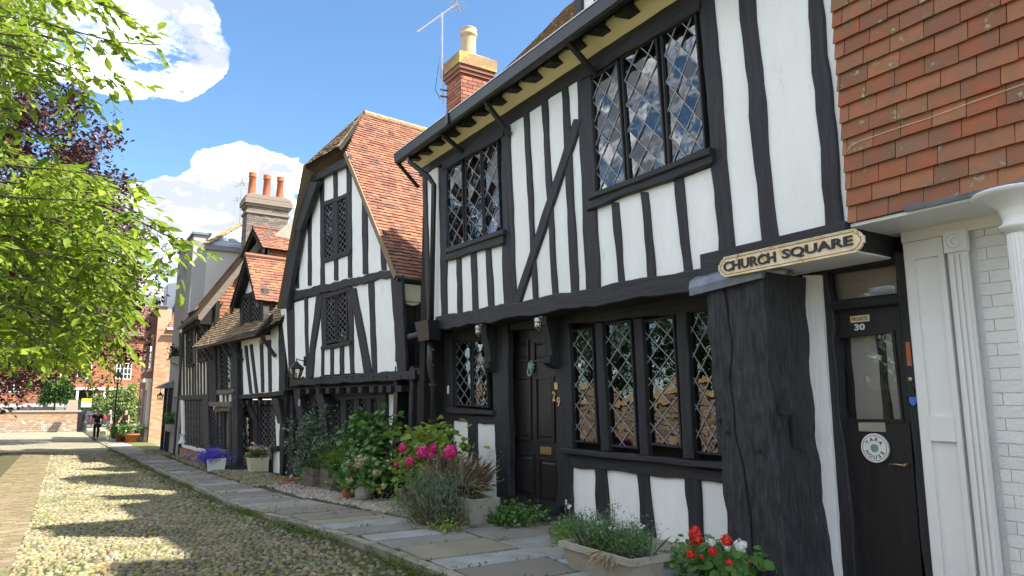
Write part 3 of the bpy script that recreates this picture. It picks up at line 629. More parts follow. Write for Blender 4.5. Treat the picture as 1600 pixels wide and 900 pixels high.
# door 29
DR=MB(); dl=GRW.hits([(797,514),(876,508),(878,806),(799,790)],-.12)
a0,a1,b0,b1=dl[0][0],dl[1][0],.10,2.60
door=slab('door',GRW,rect(a0,a1,b0,b1),-.18,-.12,'door',G)
def panel(pl,parent,px,off,m='door',name='door_panel',d=.02):
    q=pl.hits(px,off); A=[min(q[0][0],q[3][0]),max(q[1][0],q[2][0])]; B=[(q[2][1]+q[3][1])/2,(q[0][1]+q[1][1])/2]
    b=MB(); a0,a1=A; b0,b1=B; e=.028
    for r in ((a0,a1,b0,b0+e),(a0,a1,b1-e,b1),(a0,a0+e,b0+e,b1-e),(a1-e,a1,b0+e,b1-e)):
        q=rect(*r); b.prism([pl.pt(x,y,off) for x,y in q],[pl.pt(x,y,off+d) for x,y in q])
    q=rect(a0+e*1.8,a1-e*1.8,b0+e*1.8,b1-e*1.8); q2=rect(a0+e*2.8,a1-e*2.8,b0+e*2.8,b1-e*2.8)
    b.prism([pl.pt(x,y,off-.004) for x,y in q],[pl.pt(x,y,off+.010) for x,y in q2])
    b.obj(name,m,parent)
for px in ([(803,533),(826,532),(827,565),(804,566)],[(835,531),(862,530),(863,565),(836,565)],[(805,589),(829,588),(831,688),(808,686)],[(838,589),(866,588),(868,692),(841,689)],[(809,706),(834,709),(836,779),(811,774)],[(843,714),(869,718),(872,790),(845,784)]): panel(GRW,door,px,-.118)
b=MB(); a,bb=GRW.hit(853,704,-.1); q=rect(a-.13,a+.13,bb-.05,bb+.05); b.prism([GRW.pt(x,y,-.12) for x,y in q],[GRW.pt(x,y,-.095) for x,y in q]); lb=b.obj('letterbox','brass',door)
q=rect(a-.10,a+.10,bb-.022,bb+.022); MB().prism([GRW.pt(x,y,-.1) for x,y in q],[GRW.pt(x,y,-.088) for x,y in q]).obj('letterbox_flap','brass',lb)
# knocker: lion-like boss with a ring
a,bb=GRW.hit(829,576,-.08); b=MB(); c=GRW.pt(a,bb+.03,-.11)
b.lathe([(.055,0),(.06,.02),(.045,.045),(.02,.06)],c,12,axis=(-1,0,0))
for k in range(9):
    t=k/9*6.283; b.bar(c+np.array((-.015,math.cos(t)*.05,math.sin(t)*.06)),c+np.array((-.02,math.cos(t)*.075,math.sin(t)*.085)),.025)
ring=[c+np.array((-.05,math.sin(t)*.045,-.075+math.cos(t)*.06)) for t in np.linspace(0,6.283,15)]
b.tube(ring,.012,6,False); b.obj('door_knocker','verd',door,smooth=True)
for s,px,py in (('2',865.5,619),('9',873,628)):
    a,bb=GRW.hit(px,py,.06); text_on('door_numeral',s,GRW,a,bb,.06,.075,.13,'brass',G,ext=.006,bold=.02)
a,bb=GRW.hit(869,603,.06); slab('bell_plate',GRW,rect(a-.035,a+.035,bb-.045,bb+.045),.05,.066,'brass',G)
b=MB(); b.prism([(5.1,7.35,0.0),(5.72,7.35,0),(5.72,8.95,0),(5.12,8.95,0)],[(5.12,7.4,.10),(5.72,7.35,.10),(5.72,8.95,.10),(5.2,8.9,.10)]); 
st=b.obj('door_step','post',G)
b=MB(); b.box(5.32,5.72,7.55,8.85,.10,.2); b.obj('door_threshold','blk',G)
# masonry footing
b=Pl((5.6,0,0),(0,-1,0),(0,0,1)); rowfill('plinth_brick',b,rect(-11.4,-4.4,-.25,.06),.075,.23,.03,-.03,'brick',G,0,brick=True,gap=.012)
slab('footing_mortar',GRW,rect(-11.4,-2.6,-.3,.05),-.2,-.035,'mortar',G)
# --- big corner post
PF=facade((5.02,0),(5.02,10))
def bigpost():
    L=[(1100,455),(1107,560),(1121,697),(1133,829),(1150,960)]; Rr=[(1190,424),(1196,560),(1207,697),(1221,829),(1240,960)]
    n=36; V=[];Fc=[]
    ly=[p[1] for p in L]; 
    for i in range(n):
        t=i/(n-1); yl=455+t*(960-455); yr=424+t*(960-424)
        l=np.array(PF.hit(float(np.interp(yl,ly,[p[0] for p in L])),yl)); r=np.array(PF.hit(float(np.interp(yr,[p[1] for p in Rr],[p[0] for p in Rr])),yr))
        w1=.012*math.sin(i*1.1)+rng.uniform(-.005,.005); w2=.01*math.sin(i*.9+2)+rng.uniform(-.005,.005); 
        crack=.24+.05*math.sin(i*.35)+.16*t; 
        V.append(PF.pt(l[0]+w1,l[1],-.56))
        V.append(PF.pt(l[0]+w1,l[1],-.03))
        ks=[.05,.2,crack-.02+.1,crack+.1,crack+.12,.62,.8,.95]
        for j,k in enumerate(ks):
            off=-.002+rng.uniform(-.004,.004)+.012*math.sin(k*9+i*.2)
            if j==3: off=-.06
            V.append(PF.pt(l[0]+w1+(r[0]-l[0]+w2-w1)*k,l[1]+(r[1]-l[1])*k,off))
        V.append(PF.pt(r[0]+w2,r[1],-.03)); V.append(PF.pt(r[0]+w2*.5,r[1],-.3+rng.uniform(-.004,.004))); V.append(PF.pt(r[0]+w2,r[1],-.62))
    m=13
    for i in range(n-1):
        for k in range(m-1): a=i*m+k; Fc.append((a+m,a+m+1,a+1,a))
    Fc.append(tuple(range(m))); o=link('great_corner_post',pmesh(V,Fc),H29,m='post'); return o
bp=bigpost()
# mortices and pegs cut in the side of the post
sideY=3.90
for (px,py,w,h) in ((1222,636,.10,.12),(1244,674,.13,.27)):
    d=ray(px,py)*1.0; t=sideY/d[1]; p=CAM+d*t
    MB().box(p[0]-w/2,p[0]+w/2,sideY-.035,sideY-.004,p[2]-h/2,p[2]+h/2).obj('mortice_patch','timV',bp)
for px,py in ((1138,676),(1188,705),(1126,656),(1255,619)):
    a,bb=PF.hit(px,py,.0)
    if px<1200: MB().lathe([(.022,0),(.022,.012),(.012,.016)],PF.pt(a,bb,.008),8,axis=(-1,0,0)).obj('peg','dark',bp)
# lead capping
cp=MB(); q=PF.hits([(1094,440),(1186,408),(1190,425),(1098,458)],.04)
y0,y1=-q[0][0],-q[1][0]; prof=[(4.965,2.53),(4.955,2.60),(4.97,2.67),(5.05,2.72),(5.58,2.74),(5.58,2.66),(5.02,2.60),(4.99,2.53)]
cp.prism([(x,4.72,z-.02) for x,z in prof],[(x,3.88,z+.03) for x,z in prof]).obj('lead_capping','leadroof',H29)
# strip of white wall, side timber, box beam over the second door
DW=facade((5.62,0),(5.62,10)); DF=facade((5.74,0),(5.74,10))
pslab('plaster_panel',DW,[(1254,430),(1282,430),(1318,960),(1290,960)],-.1,0,'plas',H29)
bx=MB(); bx.box(5.02,5.70,3.13,4.62,2.69,2.90).obj('box_beam','timH',H29)
MB().box(5.10,5.66,3.15,4.5,2.672,2.688).obj('porch_soffit','plas',H29)
TV('door_post',DF,1281,425,1330,930,20,24,.09,H29,wob=.012)
TV('door_post',DF,1408,395,1462,930,28,30,.10,H29,wob=.006)
TH('door_head',DF,1262,474,490,1404,458,474,.09,H29,wob=.002)
TH('door_head',DF,1262,415,432,1404,392,410,.07,H29,wob=.002)
pslab('transom_window',DF,[(1274,432),(1396,408),(1399,462),(1278,472)],-.006,0,'glass3',H29)
D30=DF.hits([(1287,486),(1405,470),(1445,900),(1330,900)],-.02)
dz=[(1287,486),(1405,470),(1444,930),(1328,930)]
glz=[(1306,529),(1392,520),(1408,655),(1317,655)]
def frame_of(pl,outer,inner,back,front,name,m,parent):
    O=pl.hits(outer,front); I=pl.hits(inner,front); b=MB()
    for i in range(4):
        j=(i+1)%4; q=[O[i],O[j],I[j],I[i]]
        b.prism([pl.pt(*x,back) for x in q[::-1]],[pl.pt(*x,front) for x in q[::-1]])
    return b.obj(name,m,parent)
d30=frame_of(DF,dz,glz,-.05,0,'door','door',H29)
frame_of(DF,[(1302,524),(1396,515),(1412,660),(1313,660)],glz,0,.014,'glazing_bead','door',d30)
pslab('pane',DF,glz,-.022,-.018,'glass3',d30)
IB=facade((5.84,0),(5.84,10)); pslab('net_screen',DF,[(1270,400),(1420,380),(1440,700),(1290,700)],-.10,-.085,'render',H29)
for s in ((1318,500,1332,670,11,12),(1372,500,1386,670,13,13)): TV('screen_stud',DF,*s,-.055,H29,back=-.10)
MB().box(5.78,5.95,2.75,4.7,2.7,3.3).obj('inner_infill','dark',H29)  # dark filler box closing a gap where sky came through
b=MB(); b.box(5.87,6.6,2.5,4.3,-.1,2.79); b.obj('lobby','dark',H29)
def disc(pl,a,b,off,r,th,name,m,parent,n=32):
    q=[(a+r*math.cos(t),b+r*math.sin(t)) for t in np.linspace(0,2*math.pi,n,endpoint=False)]
    return MB().prism([pl.pt(x,y,off) for x,y in q],[pl.pt(x,y,off+th) for x,y in q]).obj(name,m,parent)
pa,pb=DF.hit(1343,498,.01); pl_=slab('private_plate',DF,rect(pa-.085,pa+.085,pb-.028,pb+.028),0,.008,'signy',d30)
text_on('lettering','PRIVATE',DF,pa,pb,.009,.14,.034,'blk',pl_,ext=.002)
pa,pb=DF.hit(1342.5,510.5,.01); text_on('door_numeral','30',DF,pa,pb-.002,.004,.095,.055,'white',d30,ext=.003,bold=.03)
pa,pb=DF.hit(1362,667,.01); kp=slab('name_plate',DF,rect(pa-.115,pa+.115,pb-.038,pb+.038),0,.012,'stone',d30)
# oval plaque hung on the door: its own thing
pa,pb=DF.hit(1367,700,.03); PQ=root('house_name_plaque',tuple(DF.pt(pa,pb,0)),'round white plaque lettered TARA HOUSE hanging on the right-hand black door','sign')
disc(DF,pa,pb,.012,.118,.022,'plaque_disc','wpaint',PQ)
b=MB(); ring=[DF.pt(pa+.103*math.cos(t),pb+.103*math.sin(t),.0355) for t in np.linspace(0,6.2832,33)]
b.tube(ring,.0018,4,False); b.obj('plaque_ring','blk',PQ)
MT['purple']=mat('purple_print',(.22,.18,.45),(.2,.35,.12),scale=40,rough=.5,bump=0)
disc(DF,pa,pb,.034,.034,.003,'plaque_picture','purple',PQ,20)
def arc_text(s,r,a0,a1,up=True):
    V=[];Fc=[]
    for i,ch in enumerate(s):
        t=a0+(a1-a0)*(i/(len(s)-1)); v,f=textmesh(ch,.042,.0015,.0004); v=v-(v.min(0)+v.max(0))/2
        rot=t-math.pi/2 if up else t+math.pi/2; c,s_=math.cos(rot),math.sin(rot)
        k=len(V); V+=[DF.pt(pa+r*math.cos(t)+x*c-y*s_,pb+r*math.sin(t)+x*s_+y*c,.036+z) for x,y,z in v]; Fc+=[tuple(i_+k for i_ in q) for q in f]
    return V,Fc
V1,F1=arc_text('TARA',.072,R(142),R(38)); V2,F2=arc_text('HOUSE',.074,R(208),R(332),False)
link('plaque_lettering',pmesh(V1+V2,F1+[tuple(i+len(V1) for i in f) for f in F2]),PQ,m='blk')
# handle, bell push, keyhole plate, blue badge
a,bb=DF.hit(1413,727,.04); b=MB(); p=DF.pt(a,bb,0); b.lathe([(.022,0),(.022,.02),(.012,.03),(.012,.05)],p,10,axis=(-1,0,0)); b.tube([p+np.array((-.05,0,0)),p+np.array((-.055,.06,.004)),p+np.array((-.05,.12,-.004))],.008,6); b.obj('door_handle','brass',d30,smooth=True)
a,bb=DF.hit(1422,593,.11); MB().lathe([(.017,0),(.017,.012),(.006,.016)],DF.pt(a,bb,.1),12,axis=(-1,0,0)).obj('bell_push','brass',H29)
MT['blue']=mat('blue_enamel',(.05,.13,.5),(.08,.2,.6),scale=60,rough=.3,bump=0)
a,bb=DF.hit(1427,626,.11); q=[(a-.028,bb+.03),(a+.028,bb+.03),(a+.028,bb-.01),(a+.014,bb-.032),(a,bb-.04),(a-.014,bb-.032),(a-.028,bb-.01)]
MB().prism([DF.pt(x,y,.1) for x,y in q[::-1]],[DF.pt(x,y,.115) for x,y in q[::-1]]).obj('blue_shield_badge','blue',H29)
b=MB(); b.bar(DF.pt(a-.045,bb+.045,.11),DF.pt(a+.045,bb+.045,.11),.02); b.lathe([(.02,0),(.02,.02)],DF.pt(a,bb+.07,.1),10,axis=(-1,0,0)); b.obj('badge_bracket','iron',H29)
a,bb=DF.hit(1418,548,.11); slab('keyhole_recess',DF,rect(a-.015,a+.02,bb-.12,bb+.07),.1,.104,'rpot',H29)
# --- roof of the near house
RF=Pl((5.08,0,5.86),(0,-1,0),(4.0,0,4.0*1.213))
rf=slab('roof',RF,rect(-11.1,1,0,5.2),-.12,-.02,'dark',H29)
rowfill('roof_tile',RF,rect(-11.15,1,-.1,5.2),.10,.165,.012,-.01,'mtile',rf,0)
MB().box(5.4,8.3,11.0,11.3,2.6,9.2) if False else None
# gable wall end
MB().prism([(5.17,11.25,-.3),(9.0,11.25,-.3),(9.0,11.25,6.2),(8.2,11.25,9.6),(5.17,11.25,6.15)],[(5.17,11.05,-.3),(9.0,11.05,-.3),(9.0,11.05,6.2),(8.2,11.05,9.6),(5.17,11.05,6.15)]).obj('end_wall','dark',H29)
MB().box(5.62,5.9,3.2,11.2,2.8,6.1).obj('inner_infill','dark',H29)
# skylight
a=RF.hit(838,70,.06); sk=slab('skylight',RF,rect(-7.9,-6.9,1.1,2.2),-.02,.10,'blk',H29); slab('skylight_glass',RF,rect(-7.82,-6.98,1.18,2.12),.10,.108,'glass2',sk)
# dormer cut by the top of the picture
def dormer29():
    yl,yr,xf=6.66,5.35,5.25
    d=MB(); d.box(xf,6.9,yl-.02,yl+.10,6.1,9).obj('dormer_cheek','leadroof',H29)
    MB().box(xf-.10,xf+.02,yl-.12,yl+.02,5.95,9).obj('dormer_post','timV',H29)
    MB().box(xf-.06,xf+.02,yl-.36,yl-.125,5.95,9).obj('dormer_lining','plas',H29)
    MB().box(xf-.10,xf+.02,yl-.42,yl-.365,5.95,9).obj('dormer_post','timV',H29)
    P=facade((xf,0),(xf,10)); w=slab('dormer_window',P,rect(-yl+.42,-yr,6.0,9),-.3,-.1,'dark',H29)
    q=[(-yl+.45,8.9),(-yr,8.9),(-yr,6.3),(-yl+.45,6.3)]
    light(P,q,0,w,5,12,panes=False,frame=False,lead='dlead')
    MB().box(xf-.12,xf+.1,yr,yl,5.95,6.28).obj('dormer_sill','plas',H29)
dormer29()
# chimney of the near house: at the left end, brick by brick on its two seen faces
def brick_stack(parent,x0,x1,y0,y1,z0,z1,m,maxn,cap='stone',w=.215,h=.075,name='brick'):
    MB().box(x0+.02,x1-.02,y0+.02,y1-.02,z0,z1).obj('stack_core','mortar',parent)
    rowfill(name,Pl((x0+.02,0,0),(0,-1,0),(0,0,1)),rect(-y1,-y0,z0,z1),h,w,.02,0,m,parent,maxn,brick=True,gap=.012,stuffname='brick_courses')
    rowfill(name,Pl((0,y0+.02,0),(1,0,0),(0,0,1)),rect(x0,x1,z0,z1),h,w,.02,0,m,parent,maxn,brick=True,gap=.012,stuffname='brick_courses')
CH=MB().box(5.80,6.44,11.02,11.62,6.1,6.3).obj('chimney','mortar',H29)
brick_stack(CH,5.77,6.41,10.98,11.58,6.3,7.62,'brick',70)
b=MB(); b.box(5.74,6.44,10.95,11.61,7.62,7.69); b.box(5.71,6.47,10.92,11.64,7.69,7.77); b.obj('corbel_course','brick',CH)
MT['capbrick']=mat('lichened_cap',(.34,.22,.13),(.26,.16,.10),scale=8,rough=.9,bump=.5,bscale=30,c3=(.42,.36,.10),c3t=.5,c3s=4)
MB().prism([(5.68,10.89,7.77),(6.50,10.89,7.77),(6.50,11.67,7.77),(5.68,11.67,7.77)],[(5.68,10.89,8.0),(6.50,10.89,8.0),(6.50,11.67,8.0),(5.68,11.67,8.0)]).obj('chimney_cap','capbrick',CH)
MB().prism([(5.68,10.89,8.0),(6.50,10.89,8.0),(6.50,11.67,8.0),(5.68,11.67,8.0)],[(5.92,11.1,8.14),(6.26,11.1,8.14),(6.26,11.46,8.14),(5.92,11.46,8.14)]).obj('flaunching','capbrick',CH)
MB().lathe([(.165,8.06),(.15,8.2),(.145,8.5),(.15,8.55),(.17,8.57),(.17,8.62),(.15,8.64),(.155,8.69),(.165,8.71),(.15,8.72),(.11,8.72),(.11,8.6)],(6.08,11.28,0),20).obj('chimney_pot','gpot',CH,smooth=True)
_L=light
def light(*a,**k):
    if k.get('panes')==False: k.setdefault('lw',.0075); k['gm']='glass4'; k['lead']='dlead'
    return _L(*a,**k)
# ================================================================ TILE-HUNG HOUSE (right edge)
HT=root('tile_hung_house',(5.1,2.0,0),'house at the right edge with hanging red wall tiles above a white painted porch','house')
TW=facade((5.1,0),(5.1,10))
w_=slab('upper_wall',TW,rect(-3.12,3.5,2.9,8.0),-.45,-.03,'mortar',HT)
rowfill('wall_tile',TW,rect(-3.135,2.4,2.885,7.4),.137,.235,.014,.0,'wtile',w_,175,lift=.030,gap=.006,b0=2.885,jit=.005)
MB().box(5.08,5.72,-3.5,3.12,2.855,2.88).obj('soffit','wpaint',HT)
WW=facade((5.62,0),(5.62,10))
slab('white_wall',WW,rect(-3.0,3.5,-.2,2.86),-.2,-.03,'wbrick',HT)
rowfill('painted_brick',WW,rect(-2.50,2.4,-.1,2.86),.088,.27,.010,-.03,'wbrick',HT,60,brick=True,gap=.006,jit=.002)
MB().box(5.60,5.66,-3,3.02,2.77,2.86).obj('cornice','wpaint',HT)
# pale timber casing beside the door
CS=MB().box(5.615,5.64,2.72,3.02,-.1,2.78).obj('casing_panel','wpaint',HT)
MB().box(5.590,5.614,2.93,3.0,-.1,2.76).obj('casing_stile','wpaint',HT)
MB().box(5.590,5.614,2.705,2.745,-.1,2.76).obj('casing_stile','wpaint',HT)
MB().box(5.590,5.614,2.745,2.93,2.62,2.76).obj('casing_rail','wpaint',HT)
MB().box(5.580,5.614,2.745,2.93,1.22,1.40).obj('casing_rail','wpaint',HT)
b=MB(); y0,y1=2.53,2.67
b.box(5.575,5.60,y0,y1,-.1,2.62)
for k in range(3): yy=y0+.022+k*.04; b.box(5.558,5.576,yy-.008,yy+.014,-.1,2.60)
pil=b.obj('pilaster','wpaint',HT)
b=MB(); b.box(5.55,5.60,y0-.01,y1+.01,2.62,2.78); cb_=b.obj('pilaster_block','wpaint',HT)
b=MB(); b.lathe([(.055,0),(.055,.008),(.044,.010),(.040,.003),(.026,.004),(.022,.012),(.008,.016)],(5.551,(y0+y1)/2,2.70),18,axis=(-1,0,0)); b.obj('rosette','wpaint',cb_,smooth=True)
# fluted column
def column(cx,cy,r,z0,z1):
    n=120; V=[];Fc=[]; L=[z0+(z1-z0)*i/8 for i in range(9)]
    for z in L:
        k=1-.12*(z-z0)/(z1-z0)
        for i in range(n):
            t=2*math.pi*i/n; fl=abs(math.sin(t*20/2)); rr=r*k*(1-.07*fl**.7)
            V.append((cx+rr*math.cos(t),cy+rr*math.sin(t),z))
    for j in range(8):
        for i in range(n): i2=(i+1)%n; Fc.append((j*n+i,j*n+i2,(j+1)*n+i2,(j+1)*n+i))
    return link('column_shaft',pmesh(V,Fc),HT,m='wpaint')
cs=column(5.12,2.0,.086,.0,2.60)
MB().lathe([(.078,2.58),(.082,2.605),(.108,2.615),(.110,2.635),(.088,2.65),(.085,2.68),(.098,2.72),(.105,2.75),(.17,2.80),(.22,2.82),(.25,2.84),(.24,2.852)],(5.12,2.0,0),40).obj('column_capital','wpaint',cs,smooth=True)
MB().lathe([(.15,-.1),(.15,.03),(.12,.06),(.125,.09),(.10,.12)],(5.12,2.0,0),32).obj('column_base','wpaint',cs)
MB().prism([(5.05,2.68,2.872),(5.14,2.68,2.872),(5.14,-2,2.872),(5.05,-2,2.872)],[(5.04,2.68,2.90),(5.06,2.68,2.91),(5.06,-2,2.91),(5.04,-2,2.90)]).obj('lead_flashing','leadroof',HT)
b=MB(); b.tube([UPW.pt(*UPW.hit(x,y,.1),.09) for x,y in ((1322,236),(1330,226),(1345,219),(1400,200),(1450,184),(1520,158),(1600,130))],.0026,5); b.obj('cable','ivory',HT)
MB().box(5.6,9,-4,3.0,2.9,8).obj('inner_infill','dark',HT)
# ================================================================ GABLED HOUSE
GA=(5.6,12.4); GB=(4.85,18.6)
GP=facade(GA,GB); GL=Pl(GP.pt(0,0,-.42),GP.u,(0,0,1))
c=GP.pt(-3.6,0,0); HG=root('gabled_house',(float(c[0]),float(c[1]),-.3),'tall gabled black and white house with half hipped red tile roof and climbing plants','house')
bays(GP,[(438,480,452,590),(476,468,480,590),(505,460,503,590)],HG)
bays(GP,[(503,545,503,586),(548,538,550,583)],HG); bays(GP,[(546,448,550,583),(578,436,584,583),(618,424,625,583)],HG)
slab('gable_backing',GP,GP.hits([(442,470),(486,290),(545,242),(618,428)],-.12),-.16,-.12,'dark',HG)
pslab('plaster_panel',GP,[(442,462),(487,285),(503,280),(503,452)],-.08,0,'plas',HG)
bays(GP,[(503,405,503,452),(547,392,547,436)],HG)
bays(GP,[(504,275,505,322),(545,248,546,304)],HG)
pslab('plaster_panel',GP,[(545,246),(614,424),(546,440)],-.08,0,'plas',HG)
S=studs(GP,[(483,310,483,446,5,5),(464,400,464,450,4,4),(502.5,272,503,445,6,6),(523,258,524.5,438,6,6),(544,247,546,434,7,6),(568.5,300,570,428,8,8),(596,360,599,422,8,7)],.03,HG)
TH('window_head',GP,504,316,323,546,299,306,.04,HG); TH('window_sill',GP,505,403,411,546,389,397,.06,HG)
TH('tie_beam',GP,450,457,471,612,420,432,.06,HG,wob=.015,surf=.008)
TV('corner_post',GP,452,465,455,590,11,8,.04,HG); TV('corner_post',GP,618,430,627,583,17,14,.04,HG)
studs(GP,[(477,463,479.5,592,5,4),(504.5,458,506,545,9,7),(546,448,549.5,583,8,6),(578.5,434,584.5,583,9,7),(518,545,518,588,5,5),(533,540,533.5,586,6,6),(503.5,545,503,590,4,4)],.03,HG)
TV('brace',GP,499,460,487,545,10,8,.045,HG); TV('brace',GP,487,543,483.5,590,8,7,.045,HG)
TV('brace',GP,550,450,574,583,9,12,.045,HG)
TH('window_head',GP,506,460,467,547,447,454,.045,HG); TH('window_sill',GP,501,541,547,547,532,539,.07,HG)
win=slab('unlit_backing',GP,GP.hits([(506,300),(546,290),(546,400),(506,412)],-.08),-.12,-.1,'dark',HG)
lights(GP,[[(508,322),(521,316),(522,402),(509,406)],[(528,313),(541,308),(543,394),(529,399)]],-.01,2,9,win,panes=False,fr=.05,lead='dlead')
win=slab('unlit_backing',GP,GP.hits([(508,462),(546,450),(546,535),(508,540)],-.08),-.12,-.1,'dark',HG)
lights(GP,[[(512,465),(524,461),(525,531),(512,534)],[(529,459),(542,455),(543,529),(529,531)]],-.01,2,8,win,panes=False,fr=.05,lead='dlead')
TH('bressummer',GP,453,592,603,648,578,593,.08,HG,wob=.01,back=-.5)
for x in (472,486,500,516,541,550,565,583,603,625):
    a=GP.hit(x,594,.09); MB().prism([GP.pt(a[0]-.03,a[1]-.02+.06,.06),GP.pt(a[0]+.03,a[1]-.02+.06,.06),GP.pt(a[0]+.03,a[1]+.09,.06),GP.pt(a[0]-.03,a[1]+.09,.06)],[GP.pt(a[0]-.03,a[1]+.04,.085),GP.pt(a[0]+.03,a[1]+.04,.085),GP.pt(a[0]+.03,a[1]+.09,.085),GP.pt(a[0]-.03,a[1]+.09,.085)]).obj('mortice','dark',HG)
for x in (469,483,499,514,530,547,565,583,597,610,626):
    a=GP.hit(x,603,0)[0]; q=rect(a-.09,a+.09,1.72,1.84); MB().prism([GP.pt(*z,-.5) for z in q],[GP.pt(*z,.04) for z in q]).obj('joist_end','timH',HG)
slab('jetty_soffit',GP,rect(-6.7,-.7,1.85,1.87),-.5,-.02,'timH',HG)
slab('inner_infill',GP,rect(-6.6,-.75,1.9,4.1),-.22,-.14,'dark',HG); slab('end_wall',Pl(GP.pt(-6.62,0,0),GP.n,(0,0,1)),rect(-5,-.1,-.6,4.1),-.1,0,'dark',HG)  # inner slab is unseen, added to block sun through the hollow house
# ground storey, set back under the jetty
slab('rear_wall',GL,rect(-6.6,-.7,-.6,1.85),-.3,-.26,'dark',HG)
TH('carved_lintel',GL,497,606,620,600,603,616,.10,HG); TH('window_head',GL,500,619,626,600,616,623,.06,HG)
pslab('plaster_panel',GL,[(598,605),(630,605),(640,775),(600,775)],-.08,0,'plas',HG)
TH('head_rail',GL,598,602,617,632,600,615,.04,HG)
TV('post',GL,594.5,600,598,770,14,14,.08,HG); TV('corner_post',GL,636,592,648,760,22,24,.08,HG,wob=.02)
TV('post',GL,487,600,489,770,10,10,.06,HG); TV('stud',GL,515,610,516,760,8,8,.05,HG)
TV('curved_bracket',GL,494,600,503,640,12,12,.30,HG,back=-.05,wob=.02); TV('curved_bracket',GL,503,638,505,745,12,10,.16,HG,back=-.05,wob=.015)
TV('curved_bracket',GL,462,608,468,650,10,8,.30,HG,back=-.05,wob=.02); TV('curved_bracket',GL,469,648,472,745,8,9,.2,HG,back=-.05)
win=slab('unlit_backing',GL,GL.hits([(516,622),(592,620),(592,700),(518,705)],-.14),-.2,-.15,'dark',HG)
lights(GL,[[(521,626),(530,625),(531,700),(523,701)],[(540,625),(551,624),(551,700),(541,700)],[(561,624),(571.5,624),(571,700),(562,700)],[(579,624),(588,623),(588,700),(579,700)]],-.03,1.6,8,win,panes=False,fr=.05,back=.10,backm='curt')
for s in ((535.5,620,536,705,8,8),(556,620,556.5,705,8,8),(575.5,620,575,705,7,7)): TV('mullion',GL,*s,.05,win)
TH('window_sill',GL,515,703,712,596,700,708,.08,HG)
slab('timber_panelling',GL,GL.hits([(515,710),(596,706),(598,790),(516,790)],0),-.1,0,'blk',HG)
pier=slab('brick_pier',GL,GL.hits([(453,636),(463,636),(465,760),(453,760)],.1),-.1,.08,'mortar',HG)
q=GL.hits([(453,636),(464,636),(465,760),(453,760)],.1); rowfill('brick',GL,[(q[0][0],q[2][1]),(q[1][0],q[2][1]),(q[1][0],q[0][1]),(q[0][0],q[0][1])],.075,.23,.02,.08,'brick',pier,0,brick=True,gap=.012)
DO=slab('door',GL,GL.hits([(469,622),(486,622),(487,760),(470,760)],-.1),-.2,-.12,'door',HG)
for k in range(3):
    a0=GL.hit(470.5+k*5.2,630,-.1)[0]; a1=GL.hit(475+k*5.2,630,-.1)[0]; slab('door_board',GL,rect(a0,a1,-.3,1.5),-.12,-.105,'door',DO)
b=MB(); a,bb=GL.hit(468,629,.3); b.tube([GL.pt(a+.04*math.cos(t),bb+.075*math.sin(t),.31) for t in np.linspace(0,6.283,17)],.010,5,False); b.obj('oval_number','white',HG)
a,bb=GRW.hit(699,609,.08); b=MB(); b.tube([GRW.pt(a+.022*math.cos(t),bb+.07*math.sin(t)*(1),.065) for t in np.linspace(0,6.283,19)],.009,6,False); b.tube([GRW.pt(a,bb-.03,.062),GRW.pt(a,bb+.03,.062)],.006,5); b.obj('oval_handle','white',H29)
# side wall towards the alley
sp=GP.pt(-.72,0,0); sd=-GP.n; SW=Pl((sp[0],sp[1],0),sd,(0,0,1))
slab('side_wall',SW,rect(.05,3.2,-.5,4.15),-.15,0,'blk',HG)
for (a0,a1) in ((.0,.16),(.42,.56)): timber_ab('post',SW,(a0,1.75),(a1,1.75),(a0,4.1),(a1,4.1),.04,'timV',HG)
timber_ab('rail',SW,(0,3.55),(0,3.75),(1.5,3.55),(1.5,3.75),.035,'timH',HG) 
timber_ab('rail',SW,(0,1.85),(0,2.1),(1.5,1.85),(1.5,2.1),.06,'timH',HG)
# roof
def q3(a,b,off): return GP.pt(a,b,off)
P0=GP.hit(619,428,.12); P1=GP.hit(541,237,.12); sl=(P1[1]-P0[1])/(P1[0]-P0[0])   # slope of the right hand pitch (a decreases leftwards)
ridge_a=P1[0]+(9.02-P1[1])/sl
rp=Pl(q3(P0[0],P0[1],.12),-GP.n,tuple(np.array(q3(P1[0],P1[1],.12))-np.array(q3(P0[0],P0[1],.12))))  # u runs back into the house, v up the slope
Ls=math.hypot(P1[0]-P0[0],P1[1]-P0[1]); Lr=math.hypot(ridge_a-P0[0],9.02-P0[1])
poly=[(0,-.02),(7.5,-.02),(7.5,Lr),(1.05,Lr),(0,Ls)]
RG=slab('roof',rp,poly,-.14,-.03,'dark',HG)
rowfill('roof_tile',rp,[(0,-.06),(7.5,-.06),(7.5,Lr),(1.05,Lr),(0,Ls)],.108,.18,.014,-.02,'rtile',RG,300,lift=.024,gap=.006,jit=.008)
slab('verge_board',rp,[(-.03,-.05),(.0,-.05),(.0,Ls),(-.03,Ls)],-.10,.012,'mtile',HG)
